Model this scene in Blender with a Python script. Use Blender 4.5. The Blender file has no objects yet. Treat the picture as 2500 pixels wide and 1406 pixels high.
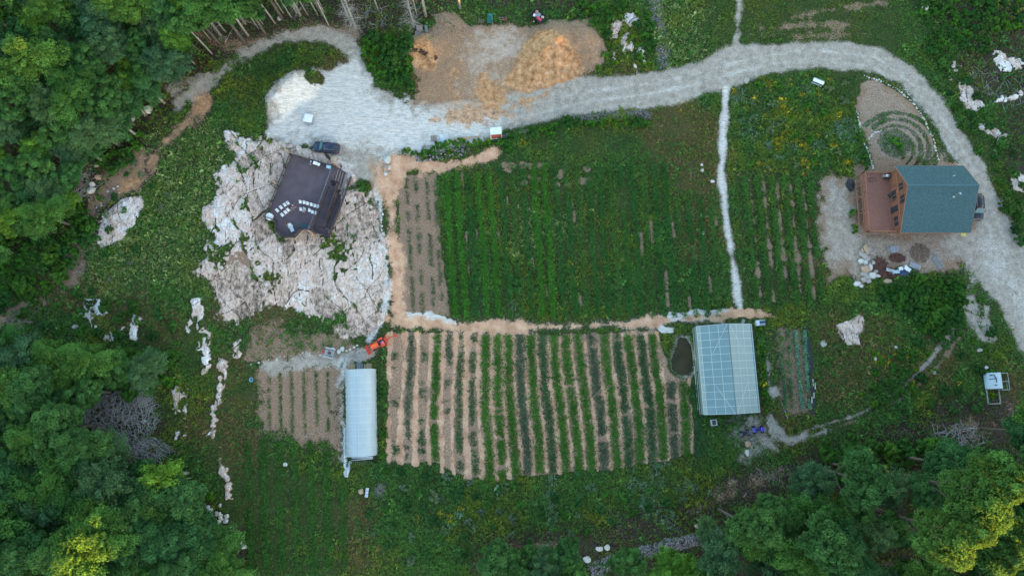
import bpy, bmesh, math, random
import numpy as np
from mathutils import Vector, Matrix
C = bpy.context; COL = C.scene.collection; D = bpy.data
R = math.radians
# ---------------------------------------------------------------- camera
CAM_H = 118.0; TILT = R(8.76); FOC = 1668.0
cam_d = D.cameras.new("camera"); cam = D.objects.new("camera", cam_d); COL.objects.link(cam)
cam.location = (0, 0, CAM_H); cam.rotation_euler = (TILT, 0, 0)
cam_d.sensor_width = 36.0; cam_d.lens = 36.0*FOC/2500.0
cam_d.clip_start = 0.5; cam_d.clip_end = 9000
C.scene.camera = cam
# ---------------------------------------------------------------- sky and sun
SUN_EL = 8.0; SUN_AZ_VEC = (0.62, -0.785)          # the sun stands low beyond the lower right corner
SUN_ROT = math.atan2(SUN_AZ_VEC[0], SUN_AZ_VEC[1])
w = D.worlds.new("World"); C.scene.world = w; w.use_nodes = True
nt = w.node_tree; bg = nt.nodes["Background"]
sky = nt.nodes.new("ShaderNodeTexSky"); sky.sky_type = 'NISHITA'; sky.sun_disc = False
sky.sun_elevation = R(SUN_EL); sky.sun_rotation = SUN_ROT
sky.air_density = 1.0; sky.dust_density = 1.0; sky.ozone_density = 0.8
nt.links.new(sky.outputs[0], bg.inputs[0]); bg.inputs[1].default_value = 0.15
sl = D.lights.new("sun", 'SUN'); sl.energy = 5.0; sl.angle = R(0.6); sl.color = (1.0, 0.47, 0.08)
so = D.objects.new("sun", sl); COL.objects.link(so)
sv = Vector((SUN_AZ_VEC[0]*math.cos(R(SUN_EL)), SUN_AZ_VEC[1]*math.cos(R(SUN_EL)), math.sin(R(SUN_EL))))
so.rotation_euler = sv.to_track_quat('Z', 'Y').to_euler(); so.location = (60, -130, 60)
vs = C.scene.view_settings
C.scene.display_settings.display_device = 'sRGB'
vs.view_transform = 'Standard'; vs.look = 'None'; vs.exposure = 2.62; vs.gamma = 1.0; vs.use_curve_mapping = False
C.scene.cycles.max_bounces = 5; C.scene.cycles.diffuse_bounces = 3; C.scene.cycles.transparent_max_bounces = 8

# ---------------------------------------------------------------- helpers
def PA(px, py, z=0.0):
    """photo pixel -> world XY on the level z (arrays)"""
    px = np.asarray(px, float); py = np.asarray(py, float)
    u = (px-1250.0)/FOC; v = (703.0-py)/FOC
    dy = v*math.cos(TILT)+math.sin(TILT); dz = v*math.sin(TILT)-math.cos(TILT)
    t = (z-CAM_H)/dz
    return u*t, dy*t
def P(px, py, z=0.0):
    a, b = PA(px, py, z); return Vector((float(a), float(b), z))
def link(o, parent=None):
    COL.objects.link(o)
    if parent: o.parent = parent
    return o
def tag(o, label=None, cat=None, group=None, kind=None):
    if label: o["label"] = label
    if cat: o["category"] = cat
    if group: o["group"] = group
    if kind: o["kind"] = kind
    return o
def thing(name, loc, rz, label, cat, group=None):
    o = D.objects.new(name, None); link(o); o.location = loc; o.rotation_euler = (0, 0, rz)
    o.empty_display_size = .3
    return tag(o, label, cat, group)
def dup(root, loc, rz, label=None, group=None, scale=None):
    r = root.copy(); link(r); r.location = loc; r.rotation_euler = (0, 0, rz)
    if scale: r.scale = scale
    if label: r["label"] = label
    if group: r["group"] = group
    for ch in list(root.children):
        c = ch.copy(); link(c, r)
        for g in list(ch.children):
            d = g.copy(); link(d, c)
    return r
class MB:
    """collects shapes; build() links them as one mesh"""
    def __init__(s): s.v = []; s.f = []; s.sm = False
    def add(s, vs, fs):
        n = len(s.v); s.v += [tuple(a) for a in vs]; s.f += [tuple(i+n for i in f) for f in fs]; return s
    def box(s, c, d, rz=0, rx=0, ry=0, taper=1.0):
        M = Matrix.Rotation(rz, 3, 'Z') @ Matrix.Rotation(ry, 3, 'Y') @ Matrix.Rotation(rx, 3, 'X'); c = Vector(c)
        vs = []
        for k in (-1, 1):
            t = taper if k > 0 else 1
            for i, j in ((-1, -1), (1, -1), (1, 1), (-1, 1)):
                vs.append(c+M @ Vector((i*d[0]/2*t, j*d[1]/2*t, k*d[2]/2)))
        return s.add(vs, [(3, 2, 1, 0), (4, 5, 6, 7), (0, 1, 5, 4), (1, 2, 6, 5), (2, 3, 7, 6), (3, 0, 4, 7)])
    def bar(s, a, b, w, h=None):
        """box beam from a to b, w wide, h deep"""
        a = Vector(a); b = Vector(b); h = h or w; d = (b-a)
        if d.length < 1e-5: return s
        t = d.normalized(); up = Vector((0, 0, 1)) if abs(t.z) < .95 else Vector((0, 1, 0))
        x = t.cross(up).normalized(); y = x.cross(t).normalized()
        vs = [p+x*i*w/2+y*j*h/2 for p in (a, b) for i, j in ((-1, -1), (1, -1), (1, 1), (-1, 1))]
        return s.add(vs, [(0, 1, 2, 3), (7, 6, 5, 4), (0, 4, 5, 1), (1, 5, 6, 2), (2, 6, 7, 3), (3, 7, 4, 0)])
    def tube(s, pts, rad, n=8, cap=True):
        pts = [Vector(p) for p in pts]
        if not hasattr(rad, '__len__'): rad = [rad]*len(pts)
        rings = []; base = len(s.v); vs = []; fs = []; xprev = None
        for i, p in enumerate(pts):
            t = (pts[min(i+1, len(pts)-1)]-pts[max(i-1, 0)]).normalized()
            if xprev is None:
                up = Vector((0, 0, 1)) if abs(t.z) < .9 else Vector((1, 0, 0)); x = t.cross(up).normalized()
            else:
                x = (xprev-t*xprev.dot(t)).normalized()
            xprev = x; y = t.cross(x)
            for k in range(n):
                a = 2*math.pi*k/n; vs.append(p+x*math.cos(a)*rad[i]+y*math.sin(a)*rad[i])
        for i in range(len(pts)-1):
            for k in range(n):
                a = i*n+k; b = i*n+(k+1) % n; fs.append((a, b, b+n, a+n))
        if cap: fs.append(tuple(range(n-1, -1, -1))); fs.append(tuple((len(pts)-1)*n+k for k in range(n)))
        return s.add(vs, fs)
    def cyl(s, c, r, h, n=16, r2=None):
        c = Vector(c); return s.tube([c, c+Vector((0, 0, h))], [r, r if r2 is None else r2], n)
    def prism(s, poly, z0, z1):
        n = len(poly); vs = [(x, y, z0) for x, y in poly]+[(x, y, z1) for x, y in poly]
        return s.add(vs, [tuple(range(n-1, -1, -1)), tuple(range(n, 2*n))]+[(i, (i+1) % n, (i+1) % n+n, i+n) for i in range(n)])
    def loft(s, rings, caps=True):
        n = len(rings[0]); vs = [p for r in rings for p in r]; fs = []
        for i in range(len(rings)-1):
            for k in range(n):
                a = i*n+k; b = i*n+(k+1) % n; fs.append((a, b, b+n, a+n))
        if caps: fs.append(tuple(range(n-1, -1, -1))); fs.append(tuple((len(rings)-1)*n+k for k in range(n)))
        return s.add(vs, fs)
    def build(s, name, m, parent=None, smooth=False, bevel=0):
        me = D.meshes.new(name); me.from_pydata(s.v, [], s.f); me.validate()
        bm = bmesh.new(); bm.from_mesh(me); bmesh.ops.recalc_face_normals(bm, faces=bm.faces)
        if bevel: bmesh.ops.bevel(bm, geom=[e for e in bm.edges], offset=bevel, segments=2, affect='EDGES')
        if smooth:
            for f in bm.faces: f.smooth = True
        bm.to_mesh(me); bm.free()
        if m: me.materials.append(m)
        o = D.objects.new(name, me); link(o, parent); return o
def np_mesh(name, V, F, mat=None, tint=None, smooth=False, attrs=None):
    """big mesh from arrays: V (n,3), F (m,4)"""
    me = D.meshes.new(name); k = F.shape[1]
    me.vertices.add(len(V)); me.vertices.foreach_set("co", np.ascontiguousarray(V, np.float32).ravel())
    me.loops.add(F.size); me.loops.foreach_set("vertex_index", np.ascontiguousarray(F, np.int32).ravel())
    me.polygons.add(len(F)); me.polygons.foreach_set("loop_start", np.arange(0, F.size, k, dtype=np.int32))
    me.polygons.foreach_set("loop_total", np.full(len(F), k, np.int32))
    me.update(calc_edges=True)
    if smooth: me.polygons.foreach_set("use_smooth", np.ones(len(F), bool))
    if tint is not None:
        a = me.attributes.new("tint", 'FLOAT_COLOR', 'POINT'); t = np.ones((len(V), 4), np.float32); t[:, :3] = tint
        a.data.foreach_set("color", t.ravel())
    for kx, arr in (attrs or {}).items():
        a = me.attributes.new(kx, 'FLOAT', 'POINT'); a.data.foreach_set("value", np.ascontiguousarray(arr, np.float32))
    if mat: me.materials.append(mat)
    return me
# ---------------------------------------------------------------- numpy noise
def _h(ix, iy, seed):
    n = (ix.astype(np.int64)*374761393+iy.astype(np.int64)*668265263+seed*1442695041) & 0xffffffff
    n = ((n ^ (n >> 13))*1274126177) & 0xffffffff
    return ((n ^ (n >> 16)) & 0xffff)/65535.0
def vnoise(x, y, s, seed=0):
    x = np.asarray(x)/s; y = np.asarray(y)/s; ix = np.floor(x); iy = np.floor(y); fx = x-ix; fy = y-iy
    fx = fx*fx*(3-2*fx); fy = fy*fy*(3-2*fy)
    a = _h(ix, iy, seed); b = _h(ix+1, iy, seed); c = _h(ix, iy+1, seed); d = _h(ix+1, iy+1, seed)
    return (a*(1-fx)+b*fx)*(1-fy)+(c*(1-fx)+d*fx)*fy
def fbm(x, y, s, seed=0, o=4):
    t = 0; a = 1; w_ = 0
    for i in range(o): t = t+a*vnoise(x+i*17.3, y-i*9.1, s/2**i, seed+i); w_ += a; a *= .55
    return t/w_
def cells(x, y, s, seed=0):
    """F1, F2 and cell id value of a jittered cellular pattern"""
    x = x/s; y = y/s; ix = np.floor(x); iy = np.floor(y)
    f1 = np.full(x.shape, 9.); f2 = f1.copy(); cid = np.zeros(x.shape)
    for dx in (-1, 0, 1):
        for dy in (-1, 0, 1):
            cx = ix+dx; cy = iy+dy
            d = np.hypot(cx+_h(cx, cy, seed)-x, cy+_h(cx, cy, seed+5)-y); m = d < f1
            f2 = np.where(m, f1, np.minimum(f2, d)); cid = np.where(m, _h(cx, cy, seed+9), cid); f1 = np.where(m, d, f1)
    return f1, f2, cid
def pts_w(pts): 
    a = np.array(pts, float); x, y = PA(a[:, 0], a[:, 1]); return np.stack([x, y], 1)
def sdf_poly(X, Y, W):
    d = np.full(X.shape, 1e9); ins = np.zeros(X.shape, bool); n = len(W)
    for i in range(n):
        ax, ay = W[i]; bx, by = W[(i+1) % n]; ex, ey = bx-ax, by-ay; L = ex*ex+ey*ey+1e-12
        t = np.clip(((X-ax)*ex+(Y-ay)*ey)/L, 0, 1); d = np.minimum(d, (X-ax-t*ex)**2+(Y-ay-t*ey)**2)
        c = (ay > Y) != (by > Y)
        if ey != 0: ins ^= c & (X < ex*(Y-ay)/ey+ax)
    d = np.sqrt(d); return np.where(ins, d, -d)
def sdf_line(X, Y, W, wid):
    d = np.full(X.shape, -1e9)
    for i in range(len(W)-1):
        ax, ay = W[i]; bx, by = W[i+1]; ex, ey = bx-ax, by-ay; L = ex*ex+ey*ey+1e-12
        t = np.clip(((X-ax)*ex+(Y-ay)*ey)/L, 0, 1); ww = wid[i]*(1-t)+wid[i+1]*t
        d = np.maximum(d, ww/2-np.hypot(X-ax-t*ex, Y-ay-t*ey))
    return d
# ---------------------------------------------------------------- materials
def new_mat(name):
    m = D.materials.new(name); m.use_nodes = True; n = m.node_tree.nodes; return m, n, m.node_tree.links, n["Principled BSDF"]
def mat(name, c, rough=.7, c2=None, scale=6, metal=0, bump=0, spec=.3, trans=0, alpha=1, coords='Object', stretch=None):
    m, n, l, b = new_mat(name)
    b.inputs['Roughness'].default_value = rough; b.inputs['Metallic'].default_value = metal
    b.inputs['Specular IOR Level'].default_value = spec; b.inputs['Alpha'].default_value = alpha
    b.inputs['Transmission Weight'].default_value = trans
    c2 = c2 or tuple(x*.8 for x in c)
    tc = n.new('ShaderNodeTexCoord'); ns = n.new('ShaderNodeTexNoise'); ns.inputs['Scale'].default_value = scale; ns.inputs['Detail'].default_value = 4
    if stretch:
        mp = n.new('ShaderNodeMapping'); mp.inputs['Scale'].default_value = stretch; l.new(tc.outputs[coords], mp.inputs[0]); l.new(mp.outputs[0], ns.inputs['Vector'])
    else: l.new(tc.outputs[coords], ns.inputs['Vector'])
    r = n.new('ShaderNodeValToRGB'); r.color_ramp.elements[0].position = .35; r.color_ramp.elements[1].position = .65
    r.color_ramp.elements[0].color = (*c, 1); r.color_ramp.elements[1].color = (*c2, 1)
    l.new(ns.outputs['Fac'], r.inputs[0]); l.new(r.outputs[0], b.inputs['Base Color'])
    if bump:
        bp = n.new('ShaderNodeBump'); bp.inputs['Strength'].default_value = .6; bp.inputs['Distance'].default_value = bump
        l.new(ns.outputs['Fac'], bp.inputs['Height']); l.new(bp.outputs[0], b.inputs['Normal'])
    return m
def leaf_mat(name, a, b2, trans=.25):
    """leaf colour = mesh tint x a colour that differs from plant to plant"""
    m = D.materials.new(name); m.use_nodes = True; n = m.node_tree.nodes; l = m.node_tree.links; n.clear()
    out = n.new('ShaderNodeOutputMaterial'); at = n.new('ShaderNodeAttribute'); at.attribute_name = 'tint'
    oi = n.new('ShaderNodeObjectInfo'); mx = n.new('ShaderNodeMix'); mx.data_type = 'RGBA'
    mx.inputs['A'].default_value = (*a, 1); mx.inputs['B'].default_value = (*b2, 1); l.new(oi.outputs['Random'], mx.inputs['Factor'])
    mu = n.new('ShaderNodeMix'); mu.data_type = 'RGBA'; mu.blend_type = 'MULTIPLY'; mu.inputs['Factor'].default_value = 1
    l.new(mx.outputs['Result'], mu.inputs['A']); l.new(at.outputs['Color'], mu.inputs['B'])
    di = n.new('ShaderNodeBsdfDiffuse'); tr = n.new('ShaderNodeBsdfTranslucent'); ms = n.new('ShaderNodeMixShader'); ms.inputs[0].default_value = trans
    l.new(mu.outputs['Result'], di.inputs[0]); l.new(mu.outputs['Result'], tr.inputs[0]); l.new(di.outputs[0], ms.inputs[1]); l.new(tr.outputs[0], ms.inputs[2])
    l.new(ms.outputs[0], out.inputs[0]); return m
# ================================================================ THE GROUND
STEP = .18; GX0, GX1, GY0, GY1 = -102.0, 102.0, -36.0, 80.0
gx = np.arange(GX0, GX1+STEP/2, STEP); gy = np.arange(GY0, GY1+STEP/2, STEP)
X, Y = np.meshgrid(gx, gy); NX, NY = len(gx), len(gy)
N1 = fbm(X, Y, 6, 1)-.5; N2 = fbm(X, Y, 1.6, 7, 3)-.5; N3 = vnoise(X, Y, .45, 21)-.5
WOB = N1*2.2+N2*1.6+N3*.5
def blk(W, pad):
    x0, y0 = W.min(0)-pad; x1, y1 = W.max(0)+pad
    return (slice(max(0, int((y0-GY0)/STEP)), max(0, int((y1-GY0)/STEP)+2)), slice(max(0, int((x0-GX0)/STEP)), max(0, int((x1-GX0)/STEP)+2)))
MK = {k: np.zeros(X.shape, np.float32) for k in ('gravel', 'white', 'dirt', 'chip', 'rock', 'soil', 'dry', 'litter', 'noveg', 'yg', 'silver', 'flower', 'wr')}
def put(key, sd, b, soft, amt=1.0, sub=False):
    v = np.clip(.5+sd/soft, 0, 1)*amt
    MK[key][b] = np.minimum(MK[key][b], 1-v) if sub else np.maximum(MK[key][b], v)
def poly(keys, pts, soft=.8, wob=1.0, amt=1.0, sub=False):
    W = pts_w(pts); b = blk(W, 3); sd = sdf_poly(X[b], Y[b], W)+WOB[b]*wob
    for k in keys.split(): put(k, sd, b, soft, amt, sub)
def line(keys, pts, wid, soft=.5, wob=.6, amt=1.0, sub=False):
    """pts in photo pixels, wid in metres (one or per point)"""
    W = pts_w(pts); wd = wid if hasattr(wid, '__len__') else [wid]*len(pts)
    b = blk(W, max(wd)+3); sd = sdf_line(X[b], Y[b], W, wd)+WOB[b]*wob
    for k in keys.split(): put(k, sd, b, soft, amt, sub)
def blob(keys, px, py, r, soft=1.2, wob=1.0, amt=1.0, sub=False): line(keys, [(px-1, py), (px+1, py)], 2*r, soft, wob, amt, sub)

# forest floor and brown patches
poly('litter', [(-400, -400), (1500, -400), (1440, 30), (1330, 20), (1140, 10), (1040, 60), (960, 90), (880, 90), (800, 55), (700, 80), (590, 130), (520, 160), (470, 220), (420, 300), (380, 420), (300, 480), (240, 560), (0, 640), (-400, 700)], 3, 2, .9)
poly('litter', [(-400, 900), (150, 900), (420, 960), (420, 1200), (540, 1250), (620, 1340), (650, 1600), (-400, 1600)], 4, 2, .8)
poly('litter', [(1150, 1320), (1500, 1260), (1740, 1210), (1800, 1150), (1950, 1110), (2100, 1060), (2200, 1000), (2340, 960), (2560, 980), (2800, 900), (2800, 1700), (1150, 1700)], 3, 2, .8)
poly('litter', [(2250, 0), (2340, 130), (2420, 260), (2460, 420), (2600, 600), (2900, 500), (2900, -300), (2300, -300)], 4, 3, .75)
# dry and yellowish weeds
for q in ((1660, 330, 7), (1700, 400, 6), (1620, 300, 4), (560, 1010, 4), (575, 1100, 4), (560, 900, 3.5), (480, 1040, 3.5), (860, 1260, 3.5), (870, 1340, 3), (1700, 520, 2.5), (1690, 600, 2.5),
          (2050, 820, 5), (2120, 860, 6), (2060, 940, 5), (1900, 1040, 4), (1770, 590, 2), (700, 740, 4), (560, 760, 3.5), (660, 770, 3.5), (2280, 900, 4), (2480, 960, 4), (1990, 540, 2), (1990, 660, 2.5), (820, 170, 3.5),
          (200, 700, 5), (120, 690, 5), (330, 760, 4), (400, 800, 4), (1440, 215, 3), (1540, 190, 3), (610, 600, 2)): blob('dry', q[0], q[1], q[2], 3, 2, .8)
for q in ((420, 430, 9), (440, 540, 9), (380, 600, 8), (470, 380, 6), (300, 640, 6), (480, 640, 6), (1660, 60, 6), (1700, 150, 5), (1130, 40, 4), (1270, 560, 5), (1380, 560, 4)): blob('yg', q[0], q[1], q[2], 4, 3, .9)
for q in ((1900, 300, 7), (1950, 360, 5), (1880, 380, 5), (2020, 330, 5), (1850, 250, 4), (1400, 1200, 7), (1560, 1190, 6), (1280, 1250, 6), (1120, 1240, 5), (1640, 1240, 5), (1230, 700, 4)): blob('silver', q[0], q[1], q[2], 4, 3, .8)
poly('flower', [(1800, 210), (1900, 180), (2080, 190), (2110, 380), (2090, 420), (1800, 420)], 3, 2, .8)
for q in ((1860, 970, 2.5), (1880, 800, 2), (2200, 900, 5), (2280, 950, 5), (1080, 1260, 4), (1240, 360, 2), (1640, 260, 2)): blob('flower', q[0], q[1], q[2], 2, 1.5, .6)

# the pale gravel driveway and yard
ROAD = [(655, 240), (690, 205), (740, 180), (800, 172), (870, 160), (905, 180), (915, 212), (955, 228), (1000, 262), (1100, 250), (1200, 240), (1290, 215), (1400, 190), (1460, 188), (1540, 182), (1620, 172), (1700, 150),
        (1760, 120), (1800, 105), (1880, 108), (2000, 103), (2080, 106), (2150, 118), (2210, 150), (2260, 190), (2300, 240), (2340, 310), (2380, 370), (2410, 420), (2440, 490), (2475, 560), (2530, 620), (2700, 760), (2700, 900),
        (2500, 872), (2462, 800), (2440, 745), (2400, 700), (2360, 640), (2290, 600), (2300, 575), (2380, 560), (2370, 480), (2345, 400), (2300, 325), (2250, 258), (2200, 207), (2130, 175), (2050, 170), (1960, 170),
        (1880, 180), (1800, 205), (1750, 225), (1680, 245), (1600, 262), (1500, 272), (1440, 278), (1370, 285), (1280, 305), (1230, 318), (1180, 340), (1100, 348), (1040, 355), (990, 368), (950, 382), (925, 400),
        (925, 470), (880, 470), (850, 440), (845, 410), (790, 375), (740, 348), (690, 352), (655, 335), (650, 280)]
poly('gravel', ROAD, 1.8, .5)
poly('white', [(655, 240), (690, 205), (740, 180), (800, 172), (870, 160), (905, 180), (915, 212), (955, 228), (1000, 265), (1060, 275), (1180, 265), (1240, 290), (1200, 330), (1100, 345), (960, 375), (860, 360), (740, 348), (655, 335)], 5, 3, .85)
poly('gravel', [(2360, 720), (2390, 740), (2425, 770), (2430, 830), (2400, 830), (2370, 790), (2345, 760)], 1.5, 1.5, .75)
poly('gravel', [(2000, 430), (2060, 430), (2100, 440), (2100, 560), (2110, 600), (2085, 640), (2010, 640), (2000, 560), (1995, 480)], 5, 3.0, .62)
poly('soil', [(2080, 560), (2390, 565), (2400, 620), (2340, 665), (2200, 665), (2100, 690), (2060, 620)], 2, 1.2, .9)
poly('soil', [(2000, 420), (2110, 420), (2110, 660), (2030, 680), (1990, 560)], 2, 1.5, .7)
CL = [(2490, 720), (2440, 600), (2405, 500), (2355, 400), (2300, 310), (2228, 222), (2130, 150), (2000, 137), (1880, 146), (1780, 170), (1680, 200), (1560, 222), (1440, 236), (1300, 268), (1150, 300), (1000, 320)]
Wc = pts_w(CL)
for off in (-1.0, .9):
    tn = np.gradient(Wc, axis=0); tn /= np.hypot(*tn.T)[:, None]; Wo = Wc+np.stack([-tn[:, 1], tn[:, 0]], 1)*off
    b = blk(Wo, 4); put('white', sdf_line(X[b], Y[b], Wo, [.9]*len(Wo))+WOB[b]*.5, b, 1.3, .50)
b = blk(Wc, 4); put('soil', sdf_line(X[b], Y[b], Wc, [.7]*len(Wc))+WOB[b]*.6, b, 1.6, .42)
for off in (-2.4, 2.3):
    Wo = Wc+np.stack([-tn[:, 1], tn[:, 0]], 1)*off; b = blk(Wo, 4); put('soil', sdf_line(X[b], Y[b], Wo, [.8]*len(Wo))+WOB[b]*.8, b, 2.0, .40)
poly('white', [(2400, 560), (2480, 620), (2600, 760), (2560, 860), (2460, 760), (2420, 700)], 8, 6, .45)
poly('soil', [(2080, 400), (2390, 400), (2390, 580), (2080, 580)], 1, .5, 1)
for cx, cy, rr_, a0, a1 in ((800, 300, 105, 20, 130), (830, 330, 150, 30, 110), (860, 300, 75, 10, 150), (780, 270, 60, -20, 120), (960, 460, 190, 40, 100), (1040, 520, 230, 50, 92)):
    line('soil', [(cx+rr_*math.cos(R(a)), cy-rr_*math.sin(R(a))*.75) for a in np.linspace(a0, a1, 9)], [.35]*9, .9, .4, .42)
line('soil', [(880, 330), (960, 315), (1060, 300)], [1, 2.4, 1], 3, 2.4, .5); line('soil', [(870, 360), (930, 352), (1000, 345)], .9, 2, 1.5, .5)
# upper left track, brown bank track
line('gravel', [(425, 285), (450, 245), (500, 205), (545, 175), (600, 132), (680, 92), (760, 82), (820, 92), (860, 125), (885, 165)], [1.6, 2.0, 2.6, 2.4, 2.2, 2.6, 2.8, 2.6, 2.2, 2.4], 2.0, 1.1, .85)
line('gravel', [(420, 215), (470, 200), (520, 190)], [1.5, 2.2, 2.5], 2, 1.5, .7)
line('soil litter', [(440, 70), (560, 110), (640, 100), (760, 70), (860, 80)], 4, 4, 1, .6)
line('soil dirt', [(500, 245), (455, 300), (410, 340), (380, 380), (330, 430), (285, 470)], [2.0, 2.2, 2.0, 1.8, 2.0, 3], 2.6, 2.0, .56)
line('soil', [(500, 245), (455, 300), (410, 340), (380, 380), (330, 430), (285, 470)], [2.4, 3.0, 2.8, 2.4, 3, 4], 2.6, 1.8, .72)
line('soil', [(330, 400), (280, 450), (240, 490), (210, 540), (190, 610), (170, 680)], [5, 6, 5, 3, 3.5, 3], 2.5, 2, .8)
blob('soil', 40, 780, 5, 3, 3, .7)
# dirt yard with the soil piles
poly('soil', [(1005, 90), (1060, 60), (1050, 35), (1110, 25), (1150, 60), (1290, 65), (1350, 45), (1440, 50), (1478, 120), (1480, 160), (1420, 180), (1400, 200), (1290, 245), (1180, 262), (1080, 275), (1010, 268), (985, 245), (1040, 215), (1000, 170), (985, 110)], 1.2, .5, .8)
poly('white', [(1160, 75), (1290, 75), (1260, 130), (1200, 190), (1140, 170)], 8, 5, .48)
poly('dirt', [(1010, 90), (1150, 62), (1440, 50), (1480, 160), (1400, 200), (1290, 245), (1080, 275), (1010, 240), (985, 120)], 3, 3, .43)
poly('gravel', [(1090, 75), (1290, 70), (1290, 110), (1230, 170), (1260, 200), (1200, 240), (1100, 220), (1110, 140), (1080, 100)], 7, 5, .6)
poly('soil', [(1400, 50), (1445, 60), (1480, 130), (1480, 160), (1440, 175), (1420, 165)], 1.5, 1, 1)
poly('dirt', [(1280, 110), (1310, 80), (1350, 80), (1400, 130), (1420, 170), (1400, 195), (1290, 232), (1230, 205), (1265, 150)], 1, .8, 1)
poly('dirt', [(995, 95), (1050, 90), (1075, 130), (1070, 185), (1020, 180), (985, 125)], 2, 1.2, .9)
poly('litter soil', [(1040, 180), (1075, 190), (1060, 260), (1030, 265), (1015, 215)], 3, 2, .8)
line('dirt', [(1060, 300), (1150, 275), (1250, 262), (1330, 235)], [1, 3, 4, 2], 3, 3, .62)
line('dirt', [(1065, 110), (1085, 180), (1110, 240)], [2, 3, 3], 4, 3, .55)
for q in ((1180, 200, 1.4), (1200, 230, 2.5), (1110, 170, 2)): blob('dirt', q[0], q[1], q[2], 2.5, 2.5, .7)
line('soil', [(900, 395), (915, 430), (930, 480)], 2.2, 1.5, .8, .8)
line('dirt', [(900, 390), (920, 430), (935, 480), (950, 530)], 1.8, 2, 1, .6)
# woodchip and gravel farm paths
line('chip', [(925, 400), (945, 460), (960, 560), (970, 650), (975, 770)], [.8, 2.0, 1.8, 1.8, 2.3], 2.6, 1.3, .85)
line('chip', [(965, 390), (1010, 405), (1080, 405), (1150, 395), (1205, 370)], [2.0, 2.2, 1.6, 1.6, 1.9], 2.4, 1.6, .85)
line('chip', [(975, 400), (965, 440)], 3, .9, .5)
line('white', [(935, 400), (925, 480), (932, 560), (938, 640), (942, 720), (925, 790), (900, 830)], [1.5, 1.1, .9, 1, 1.6, 1.8, 1.6], 1, .9, .9)
line('gravel', [(925, 400), (915, 480), (925, 560), (935, 700), (925, 800)], 2.2, 2, 1, .6)
line('chip', [(950, 780), (1050, 792), (1110, 800), (1300, 798), (1500, 792), (1620, 782), (1760, 772), (1850, 768)], [1.9, 1.7, 1.6, 1.6, 1.5, 1.3, 1.1, .8], 2.0, 1.0, .85)
line('white', [(980, 772), (1050, 780), (1105, 795)], [1.4, 2.2, 1.6], .6, .8)
line('white', [(1640, 775), (1715, 767), (1785, 764)], [1.8, 1.9, 1.4], .5, .5)
poly('white', [(1610, 795), (1650, 800), (1640, 820), (1620, 812)], .8, .8)
line('white', [(1772, 215), (1765, 330), (1761, 430), (1772, 520), (1785, 620), (1798, 700), (1808, 752)], [1.3, 1.2, 1.1, 1.05, 1.0, 1.1, 1.3], 1.0, .5, .66)
line('gravel', [(1772, 215), (1765, 330), (1761, 430), (1772, 520), (1785, 620), (1798, 700), (1808, 752)], 1.45, 1.0, .5, .85)
line('chip', [(1790, 764), (1850, 768), (1900, 775)], [2, 1.6, .6], 1, .6)
line('gravel', [(1805, 0), (1800, 60), (1800, 110)], [1.6, 1.1, 1.6], 1.4, .9, .75)
line('soil', [(1860, 70), (1960, 62), (2080, 60)], 1.6, 1.8, 1.2, .6); line('soil', [(1930, 45), (2050, 20), (2160, 8)], 1.4, 1.6, 1.1, .55); line('soil', [(1830, 85), (1960, 90), (2130, 82)], 1.2, 1.4, 1, .5)
line('gravel', [(1868, 790), (1875, 900), (1880, 960)], .8, 1.2, .8, .6); blob('gravel', 1882, 955, 1.2, 1.2, .8, .8)
line('gravel', [(1878, 1010), (1890, 1050), (1925, 1075), (1990, 1060), (2040, 1045)], [.8, 1.6, 2, 1.2, .5], 1.4, .8, .8)
poly('gravel', [(1780, 1020), (1830, 1020), (1870, 1060), (1905, 1080), (1880, 1120), (1830, 1150), (1800, 1130), (1785, 1070)], 5, 3.5, .62)
line('soil gravel', [(2330, 800), (2270, 880), (2200, 950), (2100, 1010), (2000, 1040), (1960, 1058)], .8, 1.2, .5, .74); line('soil', [(2350, 812), (2290, 892), (2215, 965), (2110, 1022), (2000, 1052)], .7, 1.2, .5, .7)
poly('gravel', [(2230, 600), (2400, 575), (2420, 680), (2370, 700), (2330, 660), (2240, 650)], 5, 3, .62)
line('soil', [(1190, 1345), (1400, 1330), (1560, 1280), (1700, 1240), (1820, 1190), (1900, 1150)], [1, 1, 1.4, 2.4, 3, 4], 3.5, 2.2, .56)
line('soil dry', [(2200, 1060), (2300, 1040), (2400, 1050), (2500, 1000)], 3, 4, 3, .52)
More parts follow.
